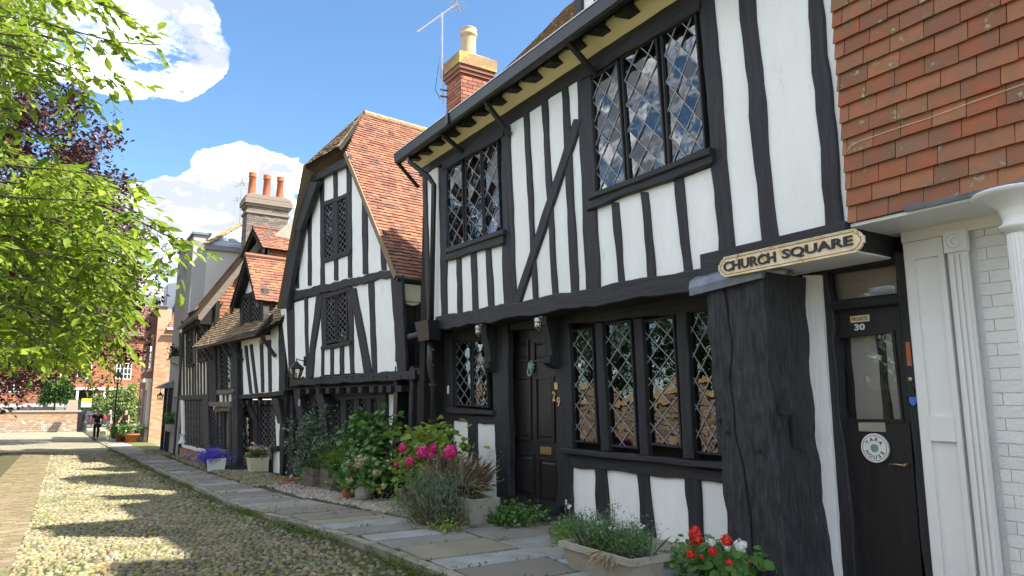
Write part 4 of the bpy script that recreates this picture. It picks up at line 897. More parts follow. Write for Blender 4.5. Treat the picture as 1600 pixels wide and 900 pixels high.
# left pitch (steep) and half hip
PL_=GP.hit(477,275,.35); LB=GP.hit(438,482,.1)
apex=q3(ridge_a,9.02,-.93); hl=q3(PL_[0],7.42,.38); hr=q3(P1[0]-.05,7.42,.30)
hip=Pl(hl,np.array(hr)-np.array(hl),np.array(apex)-np.array(hl)); ha=[(0,0),(float((np.array(hr)-hip.o)@hip.u),0),(float((np.array(apex)-hip.o)@hip.u),float((np.array(apex)-hip.o)@hip.v))]
slab('hip_slope',hip,ha,-.10,-.02,'dark',RG)
rowfill('hip_tile',hip,ha,.108,.18,.014,-.01,'mtile',RG,60,lift=.02,jit=.01)
lb=MB(); bl=q3(LB[0]-.15,LB[1],.1); bk=lambda p:np.array(p)-GP.n*7.5
lb.add([bl,hl,apex,bk(q3(ridge_a,9.02,0)),bk(bl)],[(0,1,2,3,4)]); lb.add([np.array(v)+np.array((-.02,.06,.02)) for v in (bl,hl,apex,bk(q3(ridge_a,9.02,0)),bk(bl))],[(4,3,2,1,0)]); lb.obj('left_slope','mtile',RG)
TV('barge_board',GP,489,284,463,360,13,12,.22,HG,back=.1); TV('barge_board',GP,464,357,442,482,12,10,.18,HG,back=.06)
TH('barge_board',GP,480,278,288,545,242,256,.14,HG,back=.05)
rid=[np.array(apex)+GP.n*-k*.36 for k in range(20)]
for k in range(19): MB().tube([rid[k]+np.array((0,0,-.03)),rid[k+1]+np.array((0,0,-.03))],[.10,.095],9).obj('ridge_tile','capbrick',RG)
gp0=rp.pt(-.0,-.08,-.04); MB().tube([gp0,rp.pt(4,-.08,-.04)],.055,8).obj('eaves_gutter','blk',HG)
# ---- alarm box on the alley side
a=SW.hit(644,460,.1); AB=root('alarm_box',tuple(SW.pt(a[0],a[1],.02)),'cream alarm box fixed to the black alley side of the gabled house','alarm box')
slab('box_casing',SW,rect(a[0]-.19,a[0]+.19,a[1]-.15,a[1]+.2),.0,.12,'ivory',AB)
b=MB(); q=[(a[0]+.17*math.cos(t),a[1]-.155+.07*math.sin(t)) for t in np.linspace(math.pi,2*math.pi,9)]; b.prism([SW.pt(x,y,.0) for x,y in q],[SW.pt(x,y,.10) for x,y in q]); b.obj('box_rim','ivory',AB)
# ---- alley: brick wall above, plank gate below
AW=root('alley_wall',(6.6,11.9,0),'narrow strip of red brick wall seen up the alley beside the downpipe','wall')
MB().box(6.45,6.5,10.6,13.6,-.3,4.6).obj('brick_backing','mortar',AW)
AY=Pl((0,13.6,0),(1,0,0),(0,0,1)); slab('brick_backing',AY,rect(5.9,7.6,-.3,4.6),-.1,-.03,'mortar',AW)
rowfill('brick',AY,rect(5.9,7.6,1.9,4.6),.075,.225,.03,-.03,'brick',AW,60,brick=True,gap=.012,stuffname='brick_courses')
AG=root('alley_gate',(5.75,11.9,-.15),'black plank gate closing the alley between the gabled house and the near house','gate')
gpl=facade((5.66,11.5),(5.66,12.9))
a0=gpl.hit(648,600,0)[0]; a1=gpl.hit(690,600,0)[0]; k=0; a=a0-.25
while a<a1: slab('gate_plank',gpl,rect(a,a+.17,-.2,2.0+rng.uniform(-.01,.01)),-.03,rng.uniform(0,.008),'wood' if 0 else 'door',AG); a+=.178
timber_ab('gate_post',gpl,(a0-.05,-.2),(a0+.08,-.2),(a0-.05,2.2),(a0+.08,2.2),.08,'timV',AG)
timber_ab('gate_head',gpl,(a0-.1,2.02),(a0-.1,2.16),(a1,2.02),(a1,2.16),.08,'timH',AG)
# ---- lantern helper
def lantern(rt,c,s,bracket=None,top=True):
    """four-sided tapered street lantern, c centre of its base"""
    c=np.array(c,float); w0,w1,h=.11*s,.19*s,.34*s
    f=MB()
    lo=[c+np.array((x*w0,y*w0,0)) for x,y in ((-1,-1),(1,-1),(1,1),(-1,1))]; hi=[c+np.array((x*w1,y*w1,h)) for x,y in ((-1,-1),(1,-1),(1,1),(-1,1))]
    for i in range(4): j=(i+1)%4; f.bar(lo[i],hi[i],.022*s); f.bar(lo[i],lo[j],.025*s); f.bar(hi[i],hi[j],.028*s)
    f.obj('lantern_frame','iron',rt)
    for i in range(4): j=(i+1)%4; k=.98; q=[c+(p-c)*k for p in (lo[i],lo[j],hi[j],hi[i])]; link('lantern_pane',pmesh(q,[(0,1,2,3)]),rt,m='lampglass')
    r=MB(); r.prism([c+np.array((x*w1*1.15,y*w1*1.15,h)) for x,y in ((-1,-1),(1,-1),(1,1),(-1,1))],[c+np.array((x*w1*.35,y*w1*.35,h+.17*s)) for x,y in ((-1,-1),(1,-1),(1,1),(-1,1))]); r.lathe([(.07*s,h+.17*s),(.05*s,h+.22*s),(.02*s,h+.24*s),(.012*s,h+.34*s)],c,8); r.obj('lantern_roof','iron',rt)
    MB().lathe([(.03*s,.02),(.04*s,.1*s),(.03*s,.2*s)],c,8).obj('lamp_bulb','white',rt,smooth=True)
a=GP.hit(462,592,.5); c=GP.pt(a[0],a[1],.5)
LN=root('wall_lantern',tuple(c),'black glazed lantern on an iron bracket at the left corner of the gabled house','lantern')
lantern(LN,c,.72)
b=MB(); t=np.array(c)+np.array((0,0,.46)); b.tube([t,GP.pt(GP.hit(476,566,.03)[0],t[2],.02)],.014,6); b.lathe([(.03,-.12),(.03,.12)],GP.pt(GP.hit(476,566,.03)[0],t[2],.03),8); b.obj('bracket_arm','iron',LN)
# ================================================================ LOW HOUSE WITH DORMERS
DA=(4.9,19.0); DB=(3.95,25.2); DP=facade(DA,DB); D0=Pl(DP.pt(0,0,-.28),DP.u,(0,0,1))
c=DP.pt(-3,0,0); HD=root('dormered_house',(float(c[0]),float(c[1]),-.42),'low crooked black and white house with mossy tile roof, dormers and diamond pane windows','house')
bays(DP,[(362,530,364,620),(442,505,441,613)],HD,off=-.01)
studs(DP,[(370,548,371,617,4,3.5),(375,545,377,616,3,3),(383,540,391,615,3.5,3.5),(391,538,400,614,3.5,3.5),(407,533,409.5,613,4.5,3.5),(419.5,531,421,612,4.5,4)],.03,HD,wob=.004)
TV('corner_post',DP,440,505,440,612,11,9,.05,HD); TH('bressummer',DP,362,618,625,443,611,618,.08,HD)
for k in range(8):
    a=DP.hit(370+k*9.5,624,0)[0]; q=rect(a-.08,a+.08,1.46,1.58); MB().prism([DP.pt(*z,-.4) for z in q],[DP.pt(*z,.05) for z in q]).obj('joist_end','timH',HD)
slab('inner_infill',DP,rect(-6.2,-.1,1.62,3.25),-.22,-.15,'dark',HD)  # unseen dark slab added to stop sun leaking in from behind
# oriel on the left of the upper storey
TV('post',DP,330,535,332,628,11,10,.12,HD); TV('post',DP,341,535,342,612,4,4,.12,HD)
win=slab('unlit_backing',DP,DP.hits([(325,530),(364,528),(364,620),(325,625)],-.05),-.15,-.1,'dark',HD)
lights(DP,[[(344,540),(351,539),(352,607),(345,608)],[(354,539),(361,538),(362,606),(355,607)]],.05,1.5,9,win,panes=False,fr=.05)
TH('window_sill',DP,338,610,617,364,608,614,.2,HD,m='wood'); slab('plaster_panel',DP,DP.hits([(343,617),(362,615),(362,627),(343,629)],.03),-.05,.03,'plas',HD)
studs(DP,[(349,616,349,628,2.5,2.5),(355,616,355,628,2.5,2.5)],.05,HD)
TH('cornice_moulding',DP,326,628,635,360,628,636,.22,HD,m='wood'); TH('cornice_moulding',DP,334,636,644,360,635,642,.12,HD,m='wood')
# porch and ground storey
slab('rear_wall',D0,rect(-7.3,0,-.6,1.6),-.5,-.45,'dark',HD)
TV('door_post',DP,330,640,333,745,5,5,.06,HD); TV('door_post',DP,364.5,530,367,748,9,9,.14,HD,wob=.01)
TV('door_post',DP,358,640,359,742,4,4,.05,HD)
win=slab('unlit_backing',DP,DP.hits([(333,640),(350,640),(351,708),(334,708)],-.03),-.15,-.1,'dark',HD)
lights(DP,[[(335,645),(339,645),(340,698),(336,698)],[(341.5,645),(345,644),(346,698),(342.5,698)],[(347.5,644),(350.5,644),(351,698),(348,698)]],.02,1,8,win,panes=False,fr=.03,back=.08,backm='curt')
TH('window_sill',DP,327,700,706,352,703,710,.16,HD,m='wood')
slab('brick_base',DP,DP.hits([(327,706),(350,709),(350,748),(330,745)],.08),-.1,.08,'brick',HD)
slab('door',DP,DP.hits([(351,643),(359,642),(360,748),(352,748)],-.12),-.2,-.14,'door',HD)
MB().prism([DP.pt(DP.hit(x,746,.3)[0],-.42,o) for x,o in ((350,.5),(372,.5),(372,-.1),(350,-.1))],[DP.pt(DP.hit(x,746,.3)[0],-.28,o) for x,o in ((350,.5),(372,.5),(372,-.1),(350,-.1))]).obj('door_step','post',HD)
win=slab('unlit_backing',D0,D0.hits([(371,648),(396,640),(396,710),(372,710)],-.08),-.15,-.12,'dark',HD)
lights(D0,[[(371,654),(391,652),(392,701),(372,703)]],-.02,3.2,4.2,win,panes=False,fr=.06,lw=.016)
pslab('diamond_light',D0,[(377,671),(381,678),(377,686),(373,678)],-.015,-.008,'white',win)
bb_=pslab('brick_base',D0,[(370,712),(396,709),(397,745),(371,748)],-.1,.02,'mortar',HD)
q=D0.hits([(369,712),(397,745)],.03); rowfill('brick',D0,rect(q[0][0],q[1][0],-.5,q[0][1]-.02),.078,.235,.02,.02,'brick',bb_,40,brick=True,gap=.014)
TH('window_sill',D0,369,704,711,397,702,709,.08,HD)
TV('post',D0,397,625,399,745,7,7,.10,HD); TV('knee_brace',D0,380,622,397,655,9,8,.15,HD)
TH('head_rail',D0,368,640,650,398,632,640,.06,HD); pslab('plaster_panel',D0,[(372,630),(392,634),(390,642),(372,642)],-.02,.03,'plas',HD)
win=slab('unlit_backing',D0,D0.hits([(404,632),(436,632),(436,700),(404,702)],-.08),-.15,-.12,'dark',HD)
lights(D0,[[(407,639),(417,638),(418,697),(408,697)],[(421,638),(431,637),(431,697),(421,697)]],-.02,1.8,6,win,panes=False,fr=.06,back=.08,backm='curt',lw=.012)
TH('window_sill',D0,399,697,704,433,697,705,.10,HD)
bays(D0,[(399,703,401,742),(418,703,419,745),(434,704,436,748)],HD)
TV('stud',D0,422,704,422,738,5,5,.04,HD); TV('stud',D0,404,620,404,745,4,4,.05,HD)
pslab('brass_plate',D0,[(419.5,704),(424,704),(424,718),(419.5,718)],.04,.055,'brass',HD)
TV('corner_post',D0,446,618,447,748,20,21,.20,HD,wob=.015); TV('knee_brace',DP,428,622,437,662,9,7,.05,HD)
pslab('plaster_panel',D0,[(430,650),(437,650),(440,745),(434,745)],.0,.03,'plas',HD)
# gutter and eaves struts
ge=[DP.hit(300,546,.45),DP.hit(420,524,.45)]
E0=DP.pt(-6.35,3.26,.45); E1=DP.pt(-1.05,3.38,.45); E2=DP.pt(-.15,3.72,.45)
MB().tube([E0,E1,E2],.06,8).obj('eaves_gutter','blk',HD)
MB().prism([DP.pt(-6.35,3.22,.38),DP.pt(-1.05,3.34,.38),DP.pt(-.15,3.66,.38),DP.pt(-.15,3.84,.38),DP.pt(-1.05,3.50,.38),DP.pt(-6.35,3.34,.38)],[DP.pt(-6.35,3.22,.43),DP.pt(-1.05,3.34,.43),DP.pt(-.15,3.66,.43),DP.pt(-.15,3.84,.43),DP.pt(-1.05,3.50,.43),DP.pt(-6.35,3.34,.43)]).obj('fascia','timH',HD)
for a_ in (-5.6,-3.9,-3.2,-.75): MB().bar(DP.pt(a_,3.28,.42),DP.pt(a_+.02,2.75,.02),.09,.08).obj('eaves_strut','timV',HD)
# main slope
e0=DP.pt(-6.45,3.31,.5); DR_=Pl(e0,DP.u,-DP.n*.62+np.array((0,0,.80)))
poly=DR_.hits([(303,546),(418,526),(452,503),(449,486),(420,440),(380,440)],0)
poly=[(0.0,0),(5.4,.05),(6.3,.5),(6.6,1.1),(6.6,3.6),(.0,3.6)]
rd=slab('roof',DR_,poly,-.12,-.03,'dark',HD)
rowfill('roof_tile',DR_,poly,.115,.19,.014,-.02,'mtile',rd,120,lift=.024,jit=.012,gap=.008)
def dormer(parent,pl,a0,a1,off,back,zb,ze,zr,mt_,name='dormer',over=.22,side='brick',mn=60):
    """gabled dormer: front in plane pl at off, from a0 to a1, sill zb, eaves ze, ridge zr"""
    am=(a0+a1)/2; hw=(a1-a0)/2+over
    P=Pl(pl.pt(0,0,off),pl.u,(0,0,1))
    front=slab(name,P,[(a0,zb),(a1,zb),(a1,ze),(am,zr-.12),(a0,ze)],-.14,-.10,'dark',parent)
    slab('gable_panel',P,[(a0,ze),(a1,ze),(am,zr-.1)],-.1,-.02,'plas',front)
    k=(zr-ze)/((a1-a0)/2); zo=ze-over*k
    for sgn in (1,-1):
        base=P.pt(am+sgn*hw,zo,.30); top=P.pt(am,zr,.30)
        Q=Pl(base,(-pl.n if sgn>0 else pl.n),np.array(top)-np.array(base)); L=float(np.linalg.norm(np.array(top)-np.array(base)))
        x0,x1=(0,back) if sgn>0 else (-back,0)
        s_=slab('dormer_slope',Q,rect(x0,x1,0,L),-.07,-.015,'dark',front)
        rowfill('dormer_tile',Q,rect(x0,x1,-.04,L),.11,.18,.013,-.01,mt_,front if sgn>0 else front,mn if sgn>0 else 0,lift=.02,jit=.01,stuffname='dormer_tile_courses')
        # barge board
        b=MB(); vv=[P.pt(am+sgn*hw,zo-.02,.27),P.pt(am,zr-.02,.27),P.pt(am,zr-.24,.27),P.pt(am+sgn*(hw-.03),zo-.22,.27)]; b.prism(vv if sgn>0 else vv[::-1],[np.array(v)-pl.n*.06 for v in (vv if sgn>0 else vv[::-1])]); b.obj('barge_board','timH',front)
    sdp=Pl(P.pt(a1,0,-.02),-pl.n,(0,0,1)); slab('cheek_wall',sdp,rect(0,back,zb-.3,ze),-.1,0,'mortar',front)
    rowfill('cheek_tile',sdp,rect(0,back,zb-.3,ze),.115,.19,.013,0,'wtile',front,30,lift=.02,stuffname='cheek_tile_courses')
    MB().tube([P.pt(am,zr+.02,.30-k_*.3) for k_ in range(int(back/.3)+1)],.07,8).obj('ridge_tile',mt_,front)
    return front,P
f1=DP.hit(376,520,.1); f2=DP.hit(406,520,.1)
# dormer with window
da0,da1=DP.hit(377,500,.1)[0],DP.hit(409,500,.1)[0]
zE=DP.hit(391,460,.1)[1]; zR=DP.hit(384,398,.4)[1]
d1,P1_=dormer(HD,DP,da0,da1,.1,3.0,3.45,zE,zR,'rtile')
TH('dormer_head',DP,370,463,470,410,450,458,.16,HD); TH('dormer_sill',DP,374,519,526,411,515,522,.2,HD)
TV('dormer_post',DP,376,462,377,522,4,4,.15,HD); TV('dormer_post',DP,408.5,453,409,518,4.5,4.5,.15,HD); TV('stud',DP,395,430,395.5,458,3.5,3.5,.13,HD)
lights(DP,[[(379,469),(391,465),(392,520),(380,523)],[(395,464),(406,461),(406,517),(396,520)]],.10,2.5,7,d1,panes=False,fr=.05)
# higher, further dormer
DB2=Pl(DP.pt(0,0,-1.5),DP.u,(0,0,1)); a0,a1=DB2.hit(393,380,0)[0],DB2.hit(420,380,0)[0]
zE2=DB2.hit(405,387,0)[1]; zR2=DB2.hit(400,352,.3)[1]
d2,_=dormer(HD,DB2,a0,a1,0,3.2,zE2-.9,zE2,zR2,'rtile',mn=30)
lights(DB2,[[(397,388),(404,388),(404,400),(397,400)],[(407,388),(414,387),(414,399),(407,400)]],.0,2,4,d2,panes=False,fr=.03)
MB().prism([DP.pt(-6.6,3.3,-.5),DP.pt(.3,3.3,-.5),DP.pt(.3,3.3,-6),DP.pt(-6.6,3.3,-6)],[DP.pt(-6.6,5.1,-1.8),DP.pt(.3,5.1,-1.8),DP.pt(.3,6.3,-4),DP.pt(-6.6,6.3,-4)]).obj('upper_roof','mtile',HD)
# ================================================================ NARROW HOUSE
NA=(3.95,25.4); NB=(3.66,29.1); NP=facade(NA,NB)
HN=root('close_studded_house',(3.8,27.2,-.45),'narrow cream house with thin black studs and orange verge tiles beside the grey house','house')
slab('wall',NP,rect(-3.72,.3,-.5,4.9),-.2,-.06,'dark',HN)
pslab('plaster_panel',NP,[(280,515),(326,490),(326,618),(280,620)],-.06,0,'cream2',HN)
studs(NP,[(281,520,281,620,2.5,2.5),(286,520,286.5,618,2,2),(291,572,291.5,618,1.8,1.8),(295.5,572,296,618,1.8,1.8),(300,505,300.5,618,2.2,2.2),(304,505,304.5,618,2,2),(308.5,568,309,618,1.8,1.8),(313,565,313.5,618,1.8,1.8),(318,565,318.5,618,1.8,1.8),(323,490,324,618,3,3)],.035,HN,wob=.003)
for q in ([(291,512),(299,508),(299.5,568),(291.5,570)],[(309,504),(321,498),(321.5,560),(309.5,563)]):
    w_=pslab('unlit_backing',NP,[(q[0][0]-1,q[0][1]-2),(q[1][0]+1,q[1][1]-2),(q[2][0]+1,q[2][1]+1),(q[3][0]-1,q[3][1]+1)],-.02,.01,'dark',HN); light(NP,quad(NP,q,.03),.02,w_,2,6,panes=False,fr=.07)
    TH('window_sill',NP,q[3][0]-1.5,q[3][1],q[3][1]+4,q[2][0]+1.5,q[2][1]-.5,q[2][1]+3.5,.1,HN)
TH('bressummer',NP,279,618,625,326,616,624,.08,HN); 
w_=pslab('unlit_backing',NP,[(288,625),(318,624),(318,700),(288,695)],-.02,.01,'dark',HN)
for x in (291.5,296,300.5,305,309.5,314): TV('mullion',NP,x,626,x+.5,692+(x-290)*.3,2.6,2.6,.07,w_,wob=.002)
lights(NP,[[(x,628),(x+2.2,628),(x+2.4,688+(x-290)*.3),(x+.2,687+(x-290)*.3)] for x in (293,297.6,302,306.6,311)],.03,1,6,w_,panes=False,frame=False)
TH('window_sill',NP,288,691,697,318,699,706,.14,HN)
TV('corner_post',NP,320,622,322,712,9,9,.1,HN)
TV('drain_pipe',NP,283.5,625,284.5,690,3,3,.08,HN,m='white')
MB().lathe([(.14,.1),(.14,.16),(.10,.2),(.09,.35),(.13,.42)],tuple(NP.pt(NP.hit(286,690,.1)[0],0,.12)),12).obj('pillar_base','wpaint',HN)
b_=pslab('brick_plinth',NP,[(281,700),(318,704),(318,740),(280,735)],-.1,.06,'mortar',HN); q=NP.hits([(281,699),(318,706)],.08); rowfill('brick',NP,rect(q[0][0],q[1][0],-.6,q[0][1]),.078,.235,.02,.06,'ybrick',b_,30,brick=True,gap=.014)
TH('coping',NP,284,694,699,318,702,708,.16,HN,m='wpaint')
MB().tube([(3.52,29.15,4.6),(3.6,29.2,4.3),(3.6,29.2,-.4)],.04,8).obj('downpipe','blk',HN)
# roof: steep front slope, verge of orange tiles, hung side wall
nr=Pl((3.50,25.15,4.32),(0,-1,0),(1,0,1.52)); 
NR=slab('roof',nr,rect(-4.1,0,0,3.9),-.14,-.03,'dark',HN); rowfill('roof_tile',nr,rect(-4.05,-.0,-.04,3.9),.12,.2,.014,-.02,'mtile',NR,40,lift=.02)
for k in range(11): slab('verge_tile',nr,rect(-4.1,-3.75,k*.34+.01,k*.34+.33),.0,.05,'rtile',NR)
slab('verge_board',nr,rect(0.0,.05,-.05,3.9),-.16,.02,'wood',HN)
MB().tube([(3.46,25.1,4.30),(3.46,29.3,4.30)],.06,8).obj('eaves_gutter','blk',HN)
for yy in (25.4,26.6,28.6): MB().bar((3.52,yy,4.25),(3.85,yy,3.75),.08,.07).obj('eaves_strut','timV',HN)
MB().prism([(3.55,25.2,4.1),(3.55,29.2,4.1),(3.95,29.2,4.1),(3.95,25.2,4.1)],[(3.55,25.2,4.3),(3.55,29.2,4.3),(4.3,29.2,4.9),(4.3,25.2,4.9)]).obj('eaves_soffit','dark',HN)
ns=Pl((0,25.22,0),(1,0,0),(0,0,1)); sw=slab('side_wall',ns,[(3.98,2.6),(7,2.6),(7,8.6),(5.4,7.0),(3.98,4.85)],-.2,-.03,'mortar',HN); rowfill('hung_tile',ns,[(3.98,2.6),(5.6,2.6),(5.6,7.2),(3.98,4.85)],.115,.19,.014,-.02,'wtile',sw,60,lift=.022)
# ================================================================ GREY RENDERED HOUSE
HR=root('rendered_house',(4.6,30.5,-.5),'tall grey rendered house with slate roof and big chimney carrying three orange pots','house')
fr_=facade((3.73,0),(3.73,34)); # front
yR,yL=-29.2,-33.6
segs=[(yR-1.2,yR,-.6,8.0),(yL,yR-2.6,-.6,8.0)]
sr=slab('front_wall',fr_,rect(yL,yR,-.6,7.95),-.5,-.18,'render2',HR)
# wall face cut round the three openings
ya,yb=-31.75,-30.7
for r in ((yb,yR,-.6,8.0),(yL,ya,-.6,8.0),(ya,yb,7.1,8.0),(ya,yb,4.4,5.6),(ya,yb,1.75,3.1),(ya,yb,-.6,.45)): slab('front_wall',fr_,rect(*r),-.18,0,'render2',HR)
for z0,z1 in ((5.6,7.1),(3.1,4.4),(.45,1.75)):
    w_=slab('window_frame',fr_,rect(ya+.04,yb-.04,z0+.04,z1-.04),-.16,-.15,'wpaint',HR); slab('pane',fr_,rect(ya+.12,yb-.12,z0+.12,z1-.12),-.148,-.14,'glass2',w_)
    slab('window_sill',fr_,rect(ya-.1,yb+.1,z0-.08,z0),-.1,.10,'render2',HR)
slab('parapet_coping',fr_,rect(yL-.1,yR+.08,8.0,8.1),-.62,.08,'leadroof',HR)
slab('parapet_return',Pl((0,29.2,0),(1,0,0),(0,0,1)),rect(3.72,4.22,7.6,7.995),-.4,.004,'render2',HR)
sdw=Pl((0,29.2,0),(1,0,0),(0,0,1)); slab('side_wall',sdw,rect(3.735,9.5,-.6,7.6),-.4,-.002,'render',HR)
slab('eaves_band',sdw,rect(4.0,9.5,7.44,7.62),0,.14,'dlead',HR)
slr=Pl((4.15,29.05,7.62),(1,0,0),(0,.74,.67)); hp=[(0,0),(5.4,0),(5.4,3.4),(2.6,3.4),(0.02,0.02)]
sl_=slab('slate_roof',slr,hp,-.1,-.02,'leadroof',HR); rowfill('slate',slr,hp,.17,.3,.008,-.015,'slate',sl_,110,lift=.01,gap=.006,jit=.003)
for k in range(11):
    t0,t1=k/11,(k+1)/11-.01; p=slr.pt(2.6*t0,3.4*t0,.03); q=slr.pt(2.6*t1,3.4*t1,.03); MB().bar(p,q,.24,.07).obj('hip_tile','capbrick',HR)
CH2=MB().box(5.3,6.9,27.6,28.4,5.5,6.0).obj('chimney','mortar',HR)
brick_stack(CH2,5.32,6.88,27.55,28.4,6.0,9.0,'gbrick',110)
b=MB(); 
for z,e in ((8.72,.05),(9.0,.06),(9.1,.12),(9.2,.12),(9.32,.08)): b.box(5.32-e,6.88+e,27.55-e,28.4+e,z,z+.095)
b.obj('corbel_courses','gbrick',CH2); MB().prism([(5.25,27.5,9.415),(6.95,27.5,9.415),(6.95,28.45,9.415),(5.25,28.45,9.415)],[(5.4,27.65,9.53),(6.8,27.65,9.53),(6.8,28.3,9.53),(5.4,28.3,9.53)]).obj('flaunching','gbrick',CH2)
for cx in (5.52,6.08,6.60): MB().lathe([(.16,9.45),(.15,9.6),(.125,10.25),(.15,10.27),(.15,10.33),(.13,10.35),(.15,10.38),(.15,10.45),(.11,10.45),(.11,10.3)],(cx,27.98,0),16).obj('chimney_pot','rpot',CH2,smooth=True)
# doorway with little hood
dw=MB().box(3.55,3.72,32.0,32.15,-.5,2.15).obj('door_jamb','blk',HR); MB().box(3.55,3.72,33.2,33.35,-.5,2.15).obj('door_jamb','blk',HR); MB().box(3.70,3.74,32.15,33.2,-.5,2.1).obj('door','door',HR)
MB().prism([(3.15,31.85,2.12),(3.72,31.85,2.12),(3.72,33.5,2.12),(3.15,33.5,2.12)],[(3.3,31.95,2.22),(3.72,31.85,2.42),(3.72,33.5,2.42),(3.3,33.4,2.22)]).obj('door_hood','leadroof',HR)
L2=root('porch_lantern',(3.25,31.9,1.7),'small black lantern under the door hood of the grey house','lantern'); lantern(L2,(3.25,31.75,1.62),.55)
MB().tube([(3.25,31.75,1.98),(3.25,31.75,2.12)],.012,6).obj('lantern_stem','iron',L2)
# ================================================================ BRICK HOUSE
HB=root('brick_house',(4.3,44,-.55),'brown brick house with white sash windows and tiled side roof beyond the grey house','house')
bf=facade((3.85,0),(3.85,49)); bs=Pl((0,41.6,0),(1,0,0),(0,0,1))
slab('front_wall',bf,rect(-49,-41.61,-.7,6.6),-.4,0,'brick',HB); slab('side_wall',bs,rect(3.86,9,-.7,5.4),-.4,0,'ybrick',HB)
slab('side_wall',bs,[(3.86,5.4),(4.5,5.4),(4.5,6.5),(3.86,6.6)],-.4,0,'ybrick',HB)
rowfill('brick',bf,rect(-49,-41.6,-.7,6.6),.078,.235,.012,-.005,'brick',HB,0,brick=True,gap=.014,stuffname='front_brickwork')
rowfill('brick',bs,rect(3.85,5.6,-.7,5.4),.078,.235,.012,-.005,'ybrick',HB,0,brick=True,gap=.014,stuffname='side_brickwork')
slab('parapet_coping',bf,rect(-49.1,-41.5,6.6,6.68),-.5,.06,'leadroof',HB)
tr=Pl((4.35,41.4,5.5),(1,0,0),(.0,.55,.83)); sl_=slab('roof',tr,[(0,0),(4,0),(4,4),(1.2,4)],-.1,-.02,'dark',HB); rowfill('roof_tile',tr,[(0,0),(4,0),(4,4),(1.2,4)],.16,.25,.02,-.01,'rtile',sl_,0,lift=.03)
MB().box(4.3,8,41.2,41.36,5.36,5.48).obj('gutter','wpaint',HB)
dm=MB().prism([(4.35,43.0,6.5),(5.6,43.0,6.5),(5.6,44.8,6.5),(4.35,44.8,6.5)],[(4.35,43.0,8.1),(5.6,43.0,8.3),(5.6,44.8,8.3),(4.35,44.8,8.1)]).obj('lead_dormer','leadroof',HB)
MB().box(4.32,4.36,43.3,44.5,6.9,7.9).obj('dormer_window','wpaint',dm)
for y0,y1,z0,z1 in ((42.8,43.9,3.3,5.2),(46.2,47.3,3.3,5.2),(46.4,47.5,.3,2.3)):
    w_=MB().box(3.80,3.88,y0,y1,z0,z1).obj('sash_window','wpaint',HB); MB().box(3.79,3.80,y0+.1,y1-.1,z0+.1,(z0+z1)/2-.03).obj('pane','glass2',w_); MB().box(3.79,3.80,y0+.1,y1-.1,(z0+z1)/2+.03,z1-.1).obj('pane','glass2',w_); MB().box(3.72,3.86,y0-.1,y1+.1,z0-.08,z0).obj('window_sill','wpaint',HB)
dd=MB().box(3.70,3.86,42.1,43.5,-.6,2.6).obj('door_surround','wpaint',HB); MB().box(3.68,3.70,42.35,43.25,-.6,2.2).obj('door','render2',dd); MB().box(3.45,3.86,41.95,43.65,2.6,2.78).obj('door_hood','wpaint',HB)
# ================================================================ STREET SIGN
SPn=facade((4.935,0),(4.935,10))
q=SPn.hits([(1122,402),(1350,357),(1350,394),(1124,433)],.02); a0=(q[0][0]+q[3][0])/2; a1=(q[1][0]+q[2][0])/2; b0=2.715; b1=2.955
b0=(q[2][1]+q[3][1])/2; b1=(q[0][1]+q[1][1])/2
SG=root('street_name_sign',tuple(SPn.pt((a0+a1)/2,b0,0)),'rusty cream iron street sign reading CHURCH SQUARE over the great black post','sign')
def plaque(a0,a1,b0,b1,r):
    p=[]
    for cx,cy,t0 in ((a1,b1,0),(a0,b1,1),(a0,b0,2),(a1,b0,3)):
        sx=-1 if cx==a1 else 1; sy=-1 if cy==b1 else 1
        pts=[(cx,cy+sy*r*1.15),(cx+sx*r*.35,cy+sy*r*1.05),(cx+sx*r*.35,cy+sy*r*.8),(cx+sx*r*.8,cy+sy*r*.35),(cx+sx*r*1.05,cy+sy*r*.35),(cx+sx*r*1.15,cy)]
        p+=pts if t0 in (0,2) else pts[::-1]
    return p
pq=plaque(a0,a1,b0,b1,.055)
MB().prism([SPn.pt(x,y,.0) for x,y in pq],[SPn.pt(x,y,.022) for x,y in pq]).obj('sign_plate','signy',SG)
MT['signrim']=mat('sign_rim',(.10,.075,.06),(.3,.2,.1),scale=20,rough=.6,bump=.2)
pi_=plaque(a0+.022,a1-.022,b0+.02,b1-.02,.045); MB().tube([SPn.pt(x,y,.023) for x,y in pi_+[pi_[0]]],.0035,5,False).obj('sign_border','signrim',SG)
po_=plaque(a0+.003,a1-.003,b0+.003,b1-.003,.053); MB().tube([SPn.pt(x,y,.022) for x,y in po_+[po_[0]]],.006,5,False).obj('sign_rim','signy',SG)
am=(a0+a1)/2; bm=(b0+b1)/2; w=a1-a0
text_on('sign_lettering','CHURCH',SPn,a0+w*.245,bm,.028,w*.40,(b1-b0)*.50,'blk',SG,ext=.006,bold=.025)
text_on('sign_lettering','SQUARE',SPn,a0+w*.715,bm,.028,w*.45,(b1-b0)*.50,'blk',SG,ext=.006,bold=.025)
